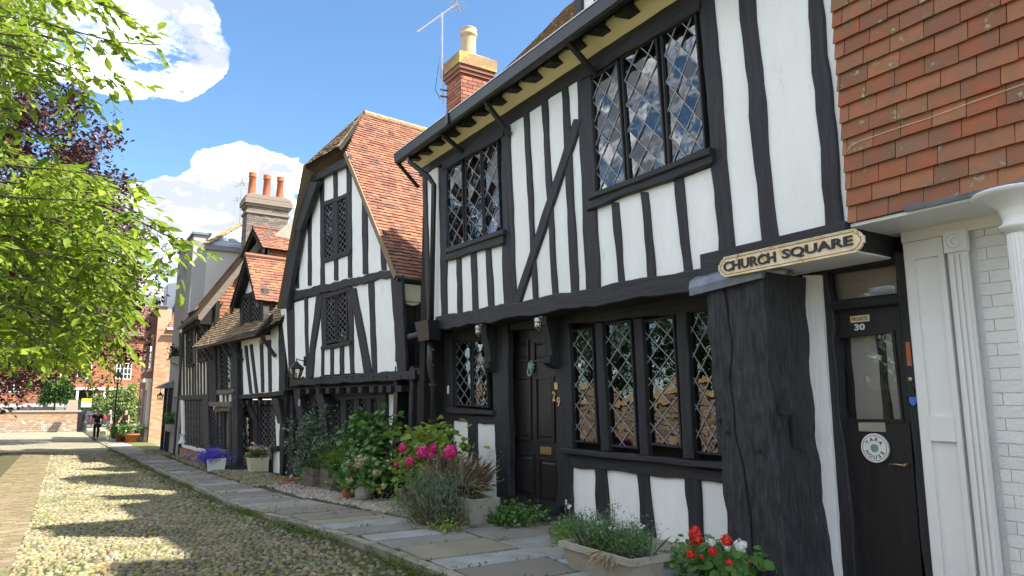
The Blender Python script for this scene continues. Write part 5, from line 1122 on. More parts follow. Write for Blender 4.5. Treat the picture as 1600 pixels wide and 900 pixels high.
# bulkhead lamps by the first door
for (px,py,lab) in ((748,514,'small glass bulkhead lamp left of the near door, above the small window'),(841,503,'small glass bulkhead lamp right of the near door, under the jetty')):
    a,bb=GRW.hit(px,py,.42); c=GRW.pt(a,bb,.42); rt=root('bulkhead_lamp',tuple(c),lab,'wall lamp','bulkhead lamps flanking the near door'); 
    MB().box(c[0]+.03,c[0]+.10,c[1]-.05,c[1]+.03,c[2]-.03,c[2]+.10).obj('lamp_bracket','alum',rt)
    MB().lathe([(.05,.05),(.055,.03),(.055,0)],c,12).obj('lamp_cap','alum',rt)
    MB().lathe([(.042,0),(.045,-.05),(.035,-.09),(.012,-.105)],c,12).obj('lamp_glass','lampglass',rt,smooth=True)
    b=MB()
    for k in range(4): t=k*math.pi/2; b.tube([c+np.array((math.cos(t)*.05,math.sin(t)*.05,.0)),c+np.array((math.cos(t)*.053,math.sin(t)*.053,-.06)),c+np.array((0,0,-.115))],.0045,4)
    b.obj('lamp_cage','alum',rt); MB().lathe([(.014,0),(.018,-.04),(.01,-.06)],c,8).obj('lamp_bulb','white',rt)
# aerials
def aerial(base,top,tip,back,lab,n=14,s=1.0):
    rt=root('tv_aerial',tuple(base),lab,'aerial'); base=np.array(base,float);top=np.array(top,float);tip=np.array(tip,float);back=np.array(back,float)
    MB().tube([base,top],.018*s,6).obj('mast','alum',rt); MB().bar(tip,back,.022*s).obj('boom','alum',rt)
    d=(back-tip); L=np.linalg.norm(d); d/=L; sd=np.cross(d,(0,0,1)); sd/=np.linalg.norm(sd); b=MB()
    for k in range(n): c=tip+d*L*(k/(n)); b.bar(c-sd*.07*s,c+sd*.07*s,.010*s); 
    b.obj('director_rods','alum',rt); b=MB(); u=np.cross(sd,d)
    for k in (-2,-1,0,1,2): b.bar(back-sd*.2*s+u*.06*k*s,back+sd*.2*s+u*.06*k*s,.010*s)
    b.bar(back-u*.15*s,back+u*.15*s,.02*s); b.obj('reflector','alum',rt); return rt
def onYp(px,py,Y): d=ray(px,py); return CAM+d*(Y/d[1])
at_=onYp(691,20,11.15); ab_=onYp(691,162,11.3)
rt=aerial(ab_,at_,onYp(652,50,11.0),onYp(714,6,11.7),'tall TV aerial on a mast clamped beside the pale chimney pot',16,1.0)
b=MB(); b.tube([onYp(691,70,11.3),onYp(684,110,11.3),onYp(680,140,11.3),onYp(688,155,11.3)],.006,4); b.obj('aerial_cable','blk',rt)
for py in (140,150): b=MB(); b.bar(onYp(688,py,11.3),onYp(700,py+2,11.2),.025); b.obj('mast_clamp','iron',rt)
c=onYp(376,330,29.0); aerial((c[0],29,8.6),onYp(378,282,29.0),onYp(369,292,28.8),onYp(380,284,29.2),'small TV aerial left of the three orange chimney pots',7,1.2)
c=onYp(366,335,31); aerial((c[0],31,8.9),onYp(367,312,31),onYp(363,314,30.8),onYp(371,312,31.2),'thin farther TV aerial above the slate roof ridge',5,.8)
# ================================================================ FOLIAGE TOOLS
LT=np.array([(0,0,0),(-.27,.38,.07),(0,.45,0),(.27,.38,.07),(0,1,-.06),(-.2,.72,.03),(.2,.72,.03)],float); LF=np.array([(0,2,1),(0,3,2),(1,2,5),(2,3,6),(5,2,4),(2,6,4)])
def frames(D,N):
    D=D/np.linalg.norm(D,axis=1,keepdims=True); X=np.cross(D,N); X/=np.maximum(np.linalg.norm(X,axis=1,keepdims=True),1e-6); Z=np.cross(X,D); return X,D,Z
def leaves(P,D,N,S,r,fat=1.0):
    X,Y,Z=frames(D,N); T=LT*np.array((fat,1,1)); S=np.asarray(S).reshape(-1,1,1)
    return P[:,None]+S*(T[None,:,0:1]*X[:,None]+T[None,:,1:2]*Y[:,None]+T[None,:,2:3]*Z[:,None])
def leafobj(name,V,m,parent,r,kind='stuff'):
    n=len(V); base=np.arange(n)*7; F_=(LF[None]+base[:,None,None]).reshape(-1,3)
    o=link(name,mesh(V.reshape(-1,3),[F_],rnd=np.repeat(r.random(n),7),smooth=True),parent,m=m)
    if kind: o['kind']=kind
    return o
def rdir(r,n,down=0.,flat=1.):
    D=r.normal(0,1,(n,3))*np.array((1,1,flat)); D[:,2]-=down; return D
def leafcloud(name,C,R_,n,S,m,parent,r,down=.3,flat=.6,fat=1.,maxind=0,zs=1.):
    """n leaves scattered round each centre C with radius R_"""
    C=np.asarray(C,float); k=len(C); R_=np.broadcast_to(np.asarray(R_,float),(k,)); P=np.repeat(C,n,0)+r.normal(0,.5,(k*n,3))*np.repeat(R_,n)[:,None]*np.array((1,1,zs)); D=rdir(r,k*n,down,flat)
    N=r.normal(0,.45,(k*n,3))+np.array((0,0,1)); V=leaves(P,D,N,S*r.uniform(.6,1.25,k*n),r,fat)
    if maxind:
        o=np.argsort(np.linalg.norm(P-CAM,axis=1)); sing(V[o[:maxind]],P[o[:maxind]],m,parent); V=V[o[maxind:]]
    return leafobj(name,V,m,parent,r)
def sing(V,P,m,parent):
    w=Vector(wloc(parent))
    for v,p in zip(V,P):
        o=link('leaf',pmesh(v-p,[tuple(f) for f in LF]),parent,m=m); o.location=Vector(p)-w
MT['leafN']=mat('fresh_green_leaf',(.14,.24,.02),ramp=[(.17,.27,.022),(.26,.37,.03),(.12,.21,.022),(.32,.41,.035),(.21,.31,.02)],rough=.42,bump=.15,bscale=60,rnd=.12,trans=.5,spec=.45)
MT['leafC']=mat('copper_leaf',(.07,.03,.03),ramp=[(.055,.022,.026),(.09,.035,.035),(.035,.018,.022),(.11,.045,.035),(.06,.03,.03)],rough=.45,bump=0,rnd=.15,trans=.12,spec=.35)
MT['leafD']=mat('dark_green_leaf',(.03,.07,.02),ramp=[(.03,.07,.02),(.05,.10,.025),(.02,.05,.02),(.06,.12,.03)],rough=.45,bump=0,rnd=.15,trans=.25,spec=.4)
MT['leafL']=mat('light_bush_leaf',(.12,.18,.05),ramp=[(.14,.20,.05),(.20,.27,.08),(.10,.16,.045),(.24,.30,.10)],rough=.55,bump=0,rnd=.15,trans=.25,spec=.3)
MT['hedge']=mat('clipped_hedge_leaf',(.04,.10,.02),ramp=[(.05,.11,.022),(.03,.08,.02),(.07,.14,.03)],rough=.6,bump=0,rnd=.15,trans=.2,spec=.2)
# ---- near tree with large bright leaves, over the left of the picture
def pd(px,py,t): return CAM+ray(px,py)*t     # a point t metres deep along the view axis
def near_tree():
    r=np.random.default_rng(11)
    T=root('near_tree',(-4.0,6.3,0),'bright green leafy tree overhanging the cobbles at the left','tree')
    MB().tube([(-4.0,6.3,-.2),(-3.9,6.2,1.2),(-3.7,6.1,2.6),(-3.3,5.9,3.8)],[.26,.2,.17,.12],10).obj('trunk','bark',T,smooth=True)
    P=[];D=[];S=[]
    br=MB()
    def branch(pts,dens,tw=.32,ls=.092):
        A=[np.array(pd(*p)) for p in pts]; 
        # smooth resample
        k=[0]+list(np.cumsum([np.linalg.norm(A[i+1]-A[i]) for i in range(len(A)-1)])); L=k[-1]; n=max(3,int(L/.12)); s=np.linspace(0,L,n); C=np.stack([np.interp(s,k,[a[j] for a in A]) for j in range(3)],1)
        C[1:-1]+=r.normal(0,.012,(n-2,3)); C[1:-1]=(C[:-2]+C[1:-1]*2+C[2:])/4
        br.tube([tuple(c) for c in C],list(np.linspace(.010,.003,n)),5)
        m=int(L*dens)
        for i in range(m):
            t=r.uniform(.08,1)**.8*(n-1); j=int(min(t,n-2)); p=C[j]+(C[j+1]-C[j])*(t-j); d=C[j+1]-C[j]; d/=np.linalg.norm(d)
            td=d*r.uniform(.6,1.3)+r.normal(0,.55,3); td[2]-=.25; td/=np.linalg.norm(td); l=tw*r.uniform(.4,1.1)
            q=p+td*l*.5+np.array((0,0,-.02)); e=p+td*l+np.array((0,0,-.10*l/.3)); br.tube([tuple(p),tuple(q),tuple(e)],[.0026,.002,.0014],3)
            nl=int(r.integers(6,11)); sd=np.cross(td,(0,0,1)); sd/=np.linalg.norm(sd)+1e-6
            for h in range(nl):
                f=(h+.6)/nl; c=p+(e-p)*f; ld=td*.7+sd*(1 if h%2 else -1)*.8+r.normal(0,.2,3)+np.array((0,0,-.25))
                if h==nl-1: ld=td+np.array((0,0,-.2))
                P.append(c); D.append(ld); S.append(ls*r.uniform(.45,1.3))
    B=[[(-70,-10,5),(60,30,4.8),(160,62,4.6),(252,70,4.5)],[(-70,60,5),(60,80,4.8),(120,110,4.7),(172,120,4.6)],[(40,-60,4.6),(130,-5,4.5),(215,25,4.4)],[(-70,110,4.9),(40,110,4.8),(110,140,4.7),(160,165,4.6)],
       [(100,-50,4.6),(150,0,4.5),(200,-5,4.5)],[(-70,30,4.5),(0,50,4.4),(70,55,4.3)],[(-40,-60,5),(30,-10,4.8),(110,5,4.7)],[(-70,150,5),(-20,165,4.8),(35,175,4.7)],
       [(-70,200,5),(0,200,4.8),(85,220,4.6)],[(-70,250,5.2),(60,262,5),(150,270,4.8),(228,285,4.7)],[(-70,300,5.2),(80,310,5),(190,320,4.8),(250,350,4.7),(300,385,4.6)],[(-70,330,5.4),(80,340,5.2),(180,372,5),(215,420,4.9)],
       [(-70,380,5.2),(60,390,5),(150,420,4.9),(205,455,4.8)],[(-70,430,5.2),(60,440,5),(130,480,4.8),(165,520,4.7)],[(-70,470,5.2),(30,480,5),(100,510,4.8),(130,530,4.7)],[(-70,500,5.2),(20,510,5),(70,535,4.7),(95,552,4.6)],[(-70,540,5),(0,530,4.8),(40,550,4.6)],
       [(-70,280,5.6),(50,290,5.6),(120,300,5.5),(210,300,5.4)],[(-70,350,6),(80,400,6),(160,470,5.9),(190,540,5.8)],[(150,318,4.9),(240,352,4.8),(270,375,4.7),(295,372,4.6)],[(-70,215,5.5),(40,240,5.3),(110,262,5.2)]]
    for b in B: branch(b,9.5)
    # inner filling twigs
    for i in range(165):
        while True:
            x=r.uniform(-60,215); y=r.uniform(262,535)
            lim=190-max(0,(y-440))*.5-max(0,(330-y))*.2
            if x<lim and y<550-.05*x: break
        t=r.uniform(4.9,7.5); branch([(x-55,y-18,t+.2),(x-10,y,t),(x+25,y+r.uniform(5,35),t-.1)],8,ls=.098)
    for i in range(32):
        x=r.uniform(-60,90); y=r.uniform(-20,120)-x*.05; t=r.uniform(4.6,6.5); branch([(x-55,y-18,t+.2),(x-10,y,t),(x+30,y+r.uniform(0,20),t-.1)],8)
    for i in range(90):
        x=r.uniform(-620,-80); y=r.uniform(-260,480); t=r.uniform(4.2,6.5); branch([(x-70,y-18,t+.2),(x-10,y,t),(x+60,y+r.uniform(5,35),t-.1)],8,tw=.4)
    # bigger limbs reaching from the trunk
    for e in ((-60,60,5),(-70,290,5.2),(-70,450,5.2),(-60,-60,5)):
        q=pd(*e); br.tube([(-3.3,5.9,3.8) if e[1]<200 else (-3.75,6.1,2.4),tuple((np.array((-3.4,5.9,3.4))+q)/2+np.array((0,0,.25))),tuple(q)],[.07,.045,.018],6)
    br.obj('branches','bark',T)['kind']='stuff'
    P=np.array(P);D=np.array(D);S=np.array(S); N=r.normal(0,.35,(len(P),3))+np.array((0,0,1)); V=leaves(P,D,N,S,r,.82)
    rel=P-CAM; w=rel@FW; u=800+F*(rel@RT)/w; v=450-F*(rel@UP)/w; vis=(u>0)&(v>0)&(v<900)
    o=np.argsort(np.where(vis,w,99)); sing(V[o[:300]],P[o[:300]],'leafN',T); leafobj('foliage',V[o[300:]],'leafN',T,r)
near_tree()
def crown_tree(name,label,base,trunk_h,cc,rad,ncl,nl,ls,m,seed,lean=0,clr=.62,low=None,group=None,limb=9):
    r=np.random.default_rng(seed); T=root(name,base,label,'tree',group); bx,by,bz=base; cc=np.array(cc,float); rad=np.array(rad,float)
    C=[]
    while len(C)<ncl:
        d=r.normal(0,1,3); d/=np.linalg.norm(d); k=r.uniform(.35,1)**.5
        bump=1+.16*math.sin(d[0]*5+seed)+.14*math.sin(d[1]*6+1)+.12*math.sin(d[2]*7+2)
        p=cc+d*rad*k*bump
        if low is not None and p[2]<low: continue
        C.append(p)
    C=np.array(C)
    top=np.array((cc[0],cc[1],cc[2]+rad[2]*.3)); b=MB(); tr=rad.mean()*.06
    b.tube([(bx,by,bz-.2),(bx+.1,by,bz+trunk_h*.6),tuple(top*.3+np.array((bx,by,bz+trunk_h))*.7),tuple(top)],[tr*1.4,tr,tr*.7,tr*.2],9); b.obj('trunk','bark',T,smooth=True)
    b=MB()
    for i in r.choice(len(C),min(limb*3,len(C)),replace=False):
        s=np.array((bx,by,bz+trunk_h*r.uniform(.8,1.3))); e=C[i]; mid=(s+e)/2+np.array((0,0,.12*np.linalg.norm(e-s))); b.tube([tuple(s),tuple(mid),tuple(e)],[tr*.4,tr*.22,tr*.05],5)
    b.obj('limbs','bark',T)
    leafcloud('crown',C,rad.mean()*clr*.28,nl,ls,m,T,r,down=.25,flat=.6)
    return T
crown_tree('copper_beech','dark purple copper beech rising behind the bright green tree',(-4.2,33,-.4),3.5,(-3.5,32.5,8.1),(4.7,4.7,6.9),520,120,.21,'leafC',3,low=1.7,clr=.42)
crown_tree('copper_beech','low hanging dark foliage of the smaller beech over the far cobbles',(-5.5,46,-.5),3,(-1.8,44,6.2),(5.2,4.5,4.6),300,100,.22,'leafC',9,low=2.3,clr=.5)
# churchyard side, seen in the window glass
CWT=root('churchyard_wall',(-3.9,15,-.1),'long rough stone churchyard wall opposite the houses, mirrored in the leaded windows','wall')
cw=Pl((-3.6,0,0),(0,1,0),(0,0,1)); slab('wall_core',cw,rect(-8,36,-.6,1.75),-.45,-.03,'mortar',CWT)
rowfill('stone',cw,rect(-8,36,-.4,1.72),.16,.34,.05,-.03,'flint',CWT,0,brick=True,gap=.03,jit=.03,stuffname='stone_courses')
MB().prism([(-4.12,-8,1.75),(-3.55,-8,1.75),(-3.55,36,1.75),(-4.12,36,1.75)],[(-3.95,-8,1.95),(-3.72,-8,1.95),(-3.72,36,1.95),(-3.95,36,1.95)]).obj('wall_coping','capbrick',CWT)
for i,(x,y,h,s) in enumerate(((-9,-1,5,2.4),(-11.5,9,8.5,3.4),(-10.5,19,5.5,2.6),(-12,28,7,3.2))):
    lab=['rounded churchyard tree nearest the camera side, behind the stone wall','tall churchyard tree behind the stone wall opposite the near door','churchyard tree behind the stone wall opposite the gabled house','big churchyard tree behind the far stretch of stone wall'][i]
    crown_tree('churchyard_tree',lab,(x,y,-.2),2.2,(x,y,h*.72),(s,s,h*.45),90,60,.30,'leafD',20+i,group='trees behind the churchyard wall',low=1.2,clr=1.0)
# ================================================================ FAR END OF THE SQUARE
FW_=root('far_brick_wall',(-6,63.5,-.6),'weathered brick and flint garden wall across the far end of the road','wall')
fwp=Pl((0,63.5,0),(1,0,0),(0,0,1)); slab('wall_core',fwp,rect(-16,1.15,-.8,.95),-.4,-.02,'mortar',FW_)
rowfill('stone',fwp,rect(-16,1.15,-.7,.25),.14,.26,.03,-.02,'flint',FW_,0,brick=True,gap=.03,stuffname='flint_courses'); rowfill('brick',fwp,rect(-16,1.15,.25,.86),.08,.24,.02,-.02,'ybrick',FW_,0,brick=True,gap=.02,stuffname='brick_courses')
MB().box(-16,1.2,63.4,63.95,.86,.97).obj('coping','mortar',FW_); 
MB().prism([(-.1,64.5,-.8),(1.1,64.5,-.8),(1.1,65.3,-.8),(-.1,65.3,-.8)],[(.3,64.6,1.75),(.9,64.6,1.75),(.9,65.2,1.75),(.3,65.2,1.75)]).obj('gate_pier','flint',FW_)
GR_=root('lean_to',(-4,80,-.6),'low grey roofed lean-to wall in front of the red tiled house','outbuilding')
MB().prism([(-14,80,-.6),(.8,80,-.6),(.8,86,-.6),(-14,86,-.6)],[(-14,80,1.0),(.8,80,1.25),(.8,86,1.55),(-14,86,1.1)]).obj('grey_wall','render2',GR_)
MB().box(-14,.9,79.7,80.1,.5,1.15).obj('grey_roof_edge','dlead',GR_)
HF=root('red_tiled_house',(-5,88,-.6),'far house hung all over with orange red tiles behind the copper tree','house')
hp_=Pl((0,88,0),(1,0,0),(0,0,1)); slab('wall',hp_,rect(-16,-.6,-.6,8.5),-1,-.05,'wtile',HF); rowfill('wall_tile',hp_,rect(-16,-.55,.8,8.5),.16,.26,.02,-.05,'wtile',HF,0,lift=.05,gap=.012,stuffname='wall_tile_courses')
def sash(parent,pl,a0,a1,b0,b1,nx,ny,off=.05):
    w_=slab('window_frame',pl,rect(a0,a1,b0,b1),-.05,off,'wpaint',parent); slab('pane',pl,rect(a0+.08,a1-.08,b0+.08,b1-.08),off,off+.005,'glass2',w_)
    b=MB()
    for i in range(1,nx): a=a0+(a1-a0)*i/nx; q=rect(a-.03,a+.03,b0,b1); b.prism([pl.pt(*z,off) for z in q],[pl.pt(*z,off+.03) for z in q])
    for i in range(1,ny): y=b0+(b1-b0)*i/ny; q=rect(a0,a1,y-.03,y+.03); b.prism([pl.pt(*z,off) for z in q],[pl.pt(*z,off+.032) for z in q])
    b.obj('glazing_bar','wpaint',w_)
sash(HF,hp_,-5.0,-3.9,2.6,4.2,2,2)
MB().box(-16.5,-.2,87.5,88.2,8.5,8.7).obj('eaves','wpaint',HF); MB().prism([(-17,87.4,8.6),(0,87.4,8.6),(0,96,8.6),(-17,96,8.6)],[(-17,91,13),(-1,91,13),(-1,92,13),(-17,92,13)]).obj('roof','rtile',HF)
HG2=root('far_brick_house',(6,96,-.6),'far orange brick house with white porch columns and paned white windows','house')
gp_=Pl((0,96,0),(1,0,0),(0,0,1)); slab('wall',gp_,rect(-.4,14,-.6,9.5),-1,-.03,'brick',HG2); rowfill('brick_band',gp_,rect(-.4,10,3.4,9.4),.18,.42,.02,-.03,'wtile',HG2,0,lift=.04,gap=.012,stuffname='wall_tile_courses')
slab('cornice_band',gp_,rect(-.5,14,6.6,6.95),-.1,.12,'ybrick',HG2); slab('porch_beam',gp_,rect(.6,6.5,3.0,3.3),0,1.2,'wpaint',HG2)
for x in (1.2,3.9,6.2): MB().box(x-.12,x+.12,94.9,95.15,-.6,3.0).obj('porch_column','wpaint',HG2)
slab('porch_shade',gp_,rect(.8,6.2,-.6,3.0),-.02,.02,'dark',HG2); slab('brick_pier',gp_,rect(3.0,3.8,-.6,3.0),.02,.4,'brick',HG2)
sash(HG2,gp_,4.9,6.5,4.3,6.2,4,3); sash(HG2,gp_,1.0,2.4,4.3,6.2,4,3); sash(HG2,gp_,4.6,5.6,.9,2.8,2,2)
MB().box(-.8,14,95.5,96.2,9.5,9.75).obj('eaves','wpaint',HG2); MB().prism([(-1,95.3,9.7),(14,95.3,9.7),(14,104,9.7),(-1,104,9.7)],[(-1,99,13.5),(14,99,13.5),(14,100,13.5),(-1,100,13.5)]).obj('roof','rtile',HG2)
strip('front_lawn',3.6,16,[74,80,88,95],.01,'lawn')
strip('far_road',-30,30,[66,70,74],.0,'ground')
def bush(name,label,c,rad,n,ls,m,seed,cat='bush',stem=True,nc=70,group=None):
    r=np.random.default_rng(seed); c=np.array(c,float); rad=np.array(rad,float); T=root(name,(c[0],c[1],zt(c[1])),label,cat,group); C=[]
    while len(C)<nc:
        d=r.normal(0,1,3); d/=np.linalg.norm(d); C.append(c+d*rad*r.uniform(.55,.98)*(1+.08*math.sin(d[0]*7+seed)+.08*math.sin(d[2]*9)))
    leafcloud('foliage',C,rad.mean()*.36,n,ls,m,T,r,down=0,flat=1)
    if stem: MB().tube([(c[0],c[1],zt(c[1])-.1),(c[0],c[1],c[2])],[rad[0]*.09,rad[0]*.05],6).obj('stem','bark',T)
    return T
bush('shrub','large pale green shrub beside the second street lamp',(4.55,74,1.05),(1.55,1.3,1.95),60,.24,'leafL',31,nc=110)
bush('round_bush','round clipped pale bush on a stem behind the parked car',(2.65,79,1.0),(1.05,1.0,1.15),50,.2,'leafL',32)
bush('round_bush','small dim green bush left of the round clipped bush',(1.35,77,.75),(.8,.8,.9),50,.2,'hedge',33)
def boxhedge(label,x0,x1,y,z0,z1,seed):
    r=np.random.default_rng(seed); T=root('pleached_tree',((x0+x1)/2,y,-.6),label,'tree','pleached trees in front of the red tiled house'); n=150
    C=np.stack([r.uniform(x0,x1,n),r.uniform(y-.5,y+.5,n),r.uniform(z0,z1,n)],1); leafcloud('clipped_crown',C,.35,45,.22,'hedge',T,r,down=0,flat=1)
    MB().tube([((x0+x1)/2,y,-.7),((x0+x1)/2,y,z0+.4)],.09,7).obj('trunk','bark',T)
boxhedge('square clipped tree on a thin trunk right of the small white window',-1.9,.45,78,1.55,3.35,41); boxhedge('square clipped tree at the left edge of the red tiled wall',-8.5,-5.3,78,1.5,3.3,42)
# parked car
MT['carpaint']=mat('dark_blue_car_paint',(.012,.018,.04),(.012,.018,.04),rough=.25,bump=0,coat=.8); MT['tyre']=mat('tyre',(.015,.015,.015),rough=.8,bump=0); MT['red']=mat('red_lamp',(.4,.02,.02),rough=.25,bump=0); MT['yplate']=mat('yellow_plate',(.7,.5,.05),rough=.5,bump=0)
def car():
    T=root('parked_car',(2.45,72,-.6),'dark blue hatchback parked across the far end beyond the walker','car'); X0=2.6;Y0=71.3;Z=-.6
    prof=[(0,.35,.8),(.02,.95,.84),(.35,1.02,.83),(.75,1.42,.62),(1.9,1.46,.62),(2.7,1.02,.80),(3.9,.85,.78),(4.05,.45,.7)]
    ang=R(38); ca,sa=math.cos(ang),math.sin(ang)
    def tr(l,w,z): return (X0+w*ca-l*sa,Y0+w*sa+l*ca,Z+z)
    V=[];Fc=[]
    for l,z,w in prof:
        zb=.28; V+=[tr(l,-.84,zb),tr(l,-.86,min(z,.75)),tr(l,-w,z),tr(l,w,z),tr(l,.86,min(z,.75)),tr(l,.84,zb)]
    for i in range(len(prof)-1):
        for k in range(5): a=i*6+k; Fc.append((a,a+1,a+7,a+6))
    Fc+=[(5,4,3,2,1,0),tuple(range(len(V)-6,len(V)))]; body=link('body',pmesh(V,Fc),T,m='carpaint')
    q=[tr(.34,-.74,1.06),tr(.34,.74,1.06),tr(.70,.58,1.40),tr(.70,-.58,1.40)]; off=np.array((sa*.02,-ca*.02,.02)); MB().prism([np.array(v) for v in q],[np.array(v)+off for v in q]).obj('rear_window','glass2',T)
    for s in (-1,1):
        q=[tr(.55,s*.84,1.02),tr(2.5,s*.83,1.02),tr(1.9,s*.66,1.40),tr(.85,s*.66,1.38)]; MB().prism([np.array(v) for v in q],[np.array(v)+np.array((ca*s*.02,sa*s*.02,0)) for v in q]).obj('side_window','glass2',T)
        q=[tr(-.03,s*.8,.75),tr(-.03,s*.5,.75),tr(-.03,s*.5,.95),tr(-.03,s*.8,.95)]; MB().prism(q,[np.array(v)+np.array((sa*.05,-ca*.05,0)) for v in q]).obj('tail_light','red',T)
        for l in (.75,3.2):
            w_=MB().lathe([(.31,-.1),(.33,-.06),(.33,.06),(.31,.1)],tr(l,s*.8,.32),18,axis=(ca,sa,0)).obj('wheel','tyre',T); MB().lathe([(.19,-.02),(.19,.02)],tr(l,s*.9,.32),12,axis=(ca,sa,0)).obj('rim','alum',w_)
    q=[tr(-.03,-.26,.62),tr(-.03,.26,.62),tr(-.03,.26,.74),tr(-.03,-.26,.74)]; MB().prism(q,[np.array(v)+np.array((sa*.04,-ca*.04,0)) for v in q]).obj('number_plate','yplate',T)
    q=[tr(-.05,-.84,.3),tr(-.05,.84,.3),tr(-.05,.84,.52),tr(-.05,-.84,.52)]; MB().prism(q,[np.array(v)+np.array((-sa*.1,ca*.1,0)) for v in q]).obj('bumper','blk',T)
car()
# street lamps
def lamp(x,y,label,h=3.15,s=1.0):
    z=zt(y); T=root('street_lamp',(x,y,z),label,'street lamp')
    MB().lathe([(.20,0),(.20,.12),(.15,.16),(.15,.62),(.18,.66),(.12,.75),(.085,.9),(.07,1.2),(.09,1.24),(.06,1.3),(.055,2.2),(.075,2.24),(.045,2.3),(.04,h),(.07,h+.03),(.05,h+.08)],(x,y,z),14).obj('lamp_column','iron',T,smooth=False)
    b=MB(); b.tube([(x-.3,y,z+h-.15),(x+.3,y,z+h-.15)],.018,6); b.obj('ladder_bar','iron',T); lantern(T,(x,y,z+h+.08),1.25); return T
lamp(2.62,48.7,'street lamp standing between the walkers and the terracotta pots',3.2)
l2=lamp(1.42,61.5,'street lamp at the end of the far brick wall, carrying a yellow and white notice',3.05)
NTC=root('notice_board',(1.42,61.3,1.2),'small yellow and white notice fixed on the lamp by the wall','sign'); MT['yel']=mat('yellow_print',(.75,.50,.05),rough=.5,bump=0)
MB().box(1.08,1.72,61.28,61.31,1.55,1.85).obj('yellow_half','yel',NTC); MB().box(1.08,1.72,61.28,61.31,1.22,1.55).obj('white_half','white',NTC)
BN=root('black_bin',(1.25,61.9,-.6),'black litter bin at the foot of the lamp by the wall','bin'); MB().lathe([(.28,0),(.30,.1),(.33,1.3),(.36,1.34),(.30,1.45),(.1,1.5)],(1.25,61.9,-.6),12).obj('bin_body','iron',BN)
# low stone ledge
LS=root('stone_ledge',(3.3,56,-.6),'low grey stone ledge behind the terracotta pots','wall'); MB().box(2.75,4.6,55.6,56.2,-.6,-.05).obj('ledge_block','flint',LS); MB().box(2.7,4.65,55.5,56.3,-.05,.06).obj('ledge_top','stone',LS)
# ================================================================ POTS, PLANTERS AND PLANTS
MT['leafG']=mat('grey_green_leaf',(.1,.14,.09),ramp=[(.16,.22,.13),(.11,.17,.10),(.24,.30,.19)],rough=.6,bump=0,rnd=.15,trans=.15)
MT['leafV']=mat('vine_leaf',(.05,.13,.03),ramp=[(.08,.19,.04),(.12,.26,.05),(.055,.14,.035),(.16,.29,.06)],rough=.4,bump=0,rnd=.12,trans=.3,spec=.45)
MT['leafY']=mat('yellow_green_leaf',(.2,.3,.04),ramp=[(.22,.33,.04),(.14,.26,.035),(.32,.36,.06),(.18,.28,.03)],rough=.45,bump=0,rnd=.12,trans=.35)
MT['dry']=mat('dry_stalk',(.2,.15,.09),ramp=[(.36,.29,.19),(.24,.18,.12),(.46,.38,.26)],rough=.9,bump=0,rnd=.15)
MT['leafR']=mat('geranium_leaf',(.08,.18,.04),ramp=[(.09,.20,.04),(.13,.26,.05),(.06,.15,.035)],rough=.5,bump=0,rnd=.12,trans=.3)
MT['pink']=mat('pink_petal',(.6,.03,.2),ramp=[(.80,.05,.30),(.68,.03,.22),(.86,.14,.42)],rough=.6,bump=0,rnd=.1,trans=.25)
MT['redp']=mat('red_petal',(.75,.04,.02),ramp=[(.80,.05,.03),(.70,.03,.02),(.85,.12,.07)],rough=.6,bump=0,rnd=.08,trans=.25)
MT['whitep']=mat('white_petal',(.82,.82,.80),ramp=[(.84,.84,.82),(.76,.78,.76)],rough=.6,bump=0,rnd=.05,trans=.25)
MT['creamp']=mat('fading_cream_petal',(.5,.45,.25),ramp=[(.55,.48,.28),(.46,.42,.24),(.60,.40,.28),(.50,.50,.25)],rough=.7,bump=0,rnd=.1,trans=.2)
MT['bluep']=mat('blue_lobelia',(.10,.10,.7),ramp=[(.10,.11,.75),(.16,.12,.80),(.08,.08,.55)],rough=.6,bump=0,rnd=.1,trans=.25)
MT['pansy']=mat('pansy_petal',(.7,.65,.1),ramp=[(.75,.68,.12),(.35,.15,.5),(.8,.8,.6),(.7,.6,.1)],rough=.6,bump=0,rnd=.05,trans=.2)
MT['moss']=mat('moss',(.08,.13,.02),ramp=[(.09,.14,.02),(.06,.10,.02),(.14,.17,.03)],rough=.95,bump=.6,bscale=90,rnd=.15)
def head(parent,c,rad,m,r,n=90,s=.5,name='flower_head'):
    d=r.normal(0,1,(n,3)); d/=np.linalg.norm(d,axis=1,keepdims=True); P=np.array(c)+d*rad*r.uniform(.45,.92,(n,1)); t=np.cross(d,r.normal(0,1,(n,3))); V=leaves(P-t/np.linalg.norm(t,axis=1,keepdims=True)*rad*s*.4,t,d,np.full(n,rad*s),r,1.5)
    return leafobj(name,V,m,parent,r,kind=None)
def box_planter(rt,x0,x1,y0,y1,z0,z1,m,name='planter_box',fl=.02,soil=True,rim=.03):
    b=MB(); o=[(x0+fl,y0+fl),(x1-fl,y0+fl),(x1-fl,y1-fl),(x0+fl,y1-fl)]; t=[(x0,y0),(x1,y0),(x1,y1),(x0,y1)]; ti=[(x0+rim,y0+rim),(x1-rim,y0+rim),(x1-rim,y1-rim),(x0+rim,y1-rim)]
    V=[(*p,z0) for p in o]+[(*p,z1) for p in t]+[(*p,z1) for p in ti]+[(*p,z1-.06) for p in ti]
    Fc=[(3,2,1,0)]
    for l in range(3):
        for i in range(4): j=(i+1)%4; Fc.append((l*4+i,l*4+j,(l+1)*4+j,(l+1)*4+i))
    b.add(V,Fc); bo=b.obj(name,m,rt)
    if soil: MB().box(x0+rim,x1-rim,y0+rim,y1-rim,z1-.09,z1-.05).obj('soil','soil',rt)
    return bo
def plantroot(name,label,x,y,cat='plant',group=None): return root(name,(x,y,zt(y)+.05),label,cat,group)
r=np.random.default_rng(77)
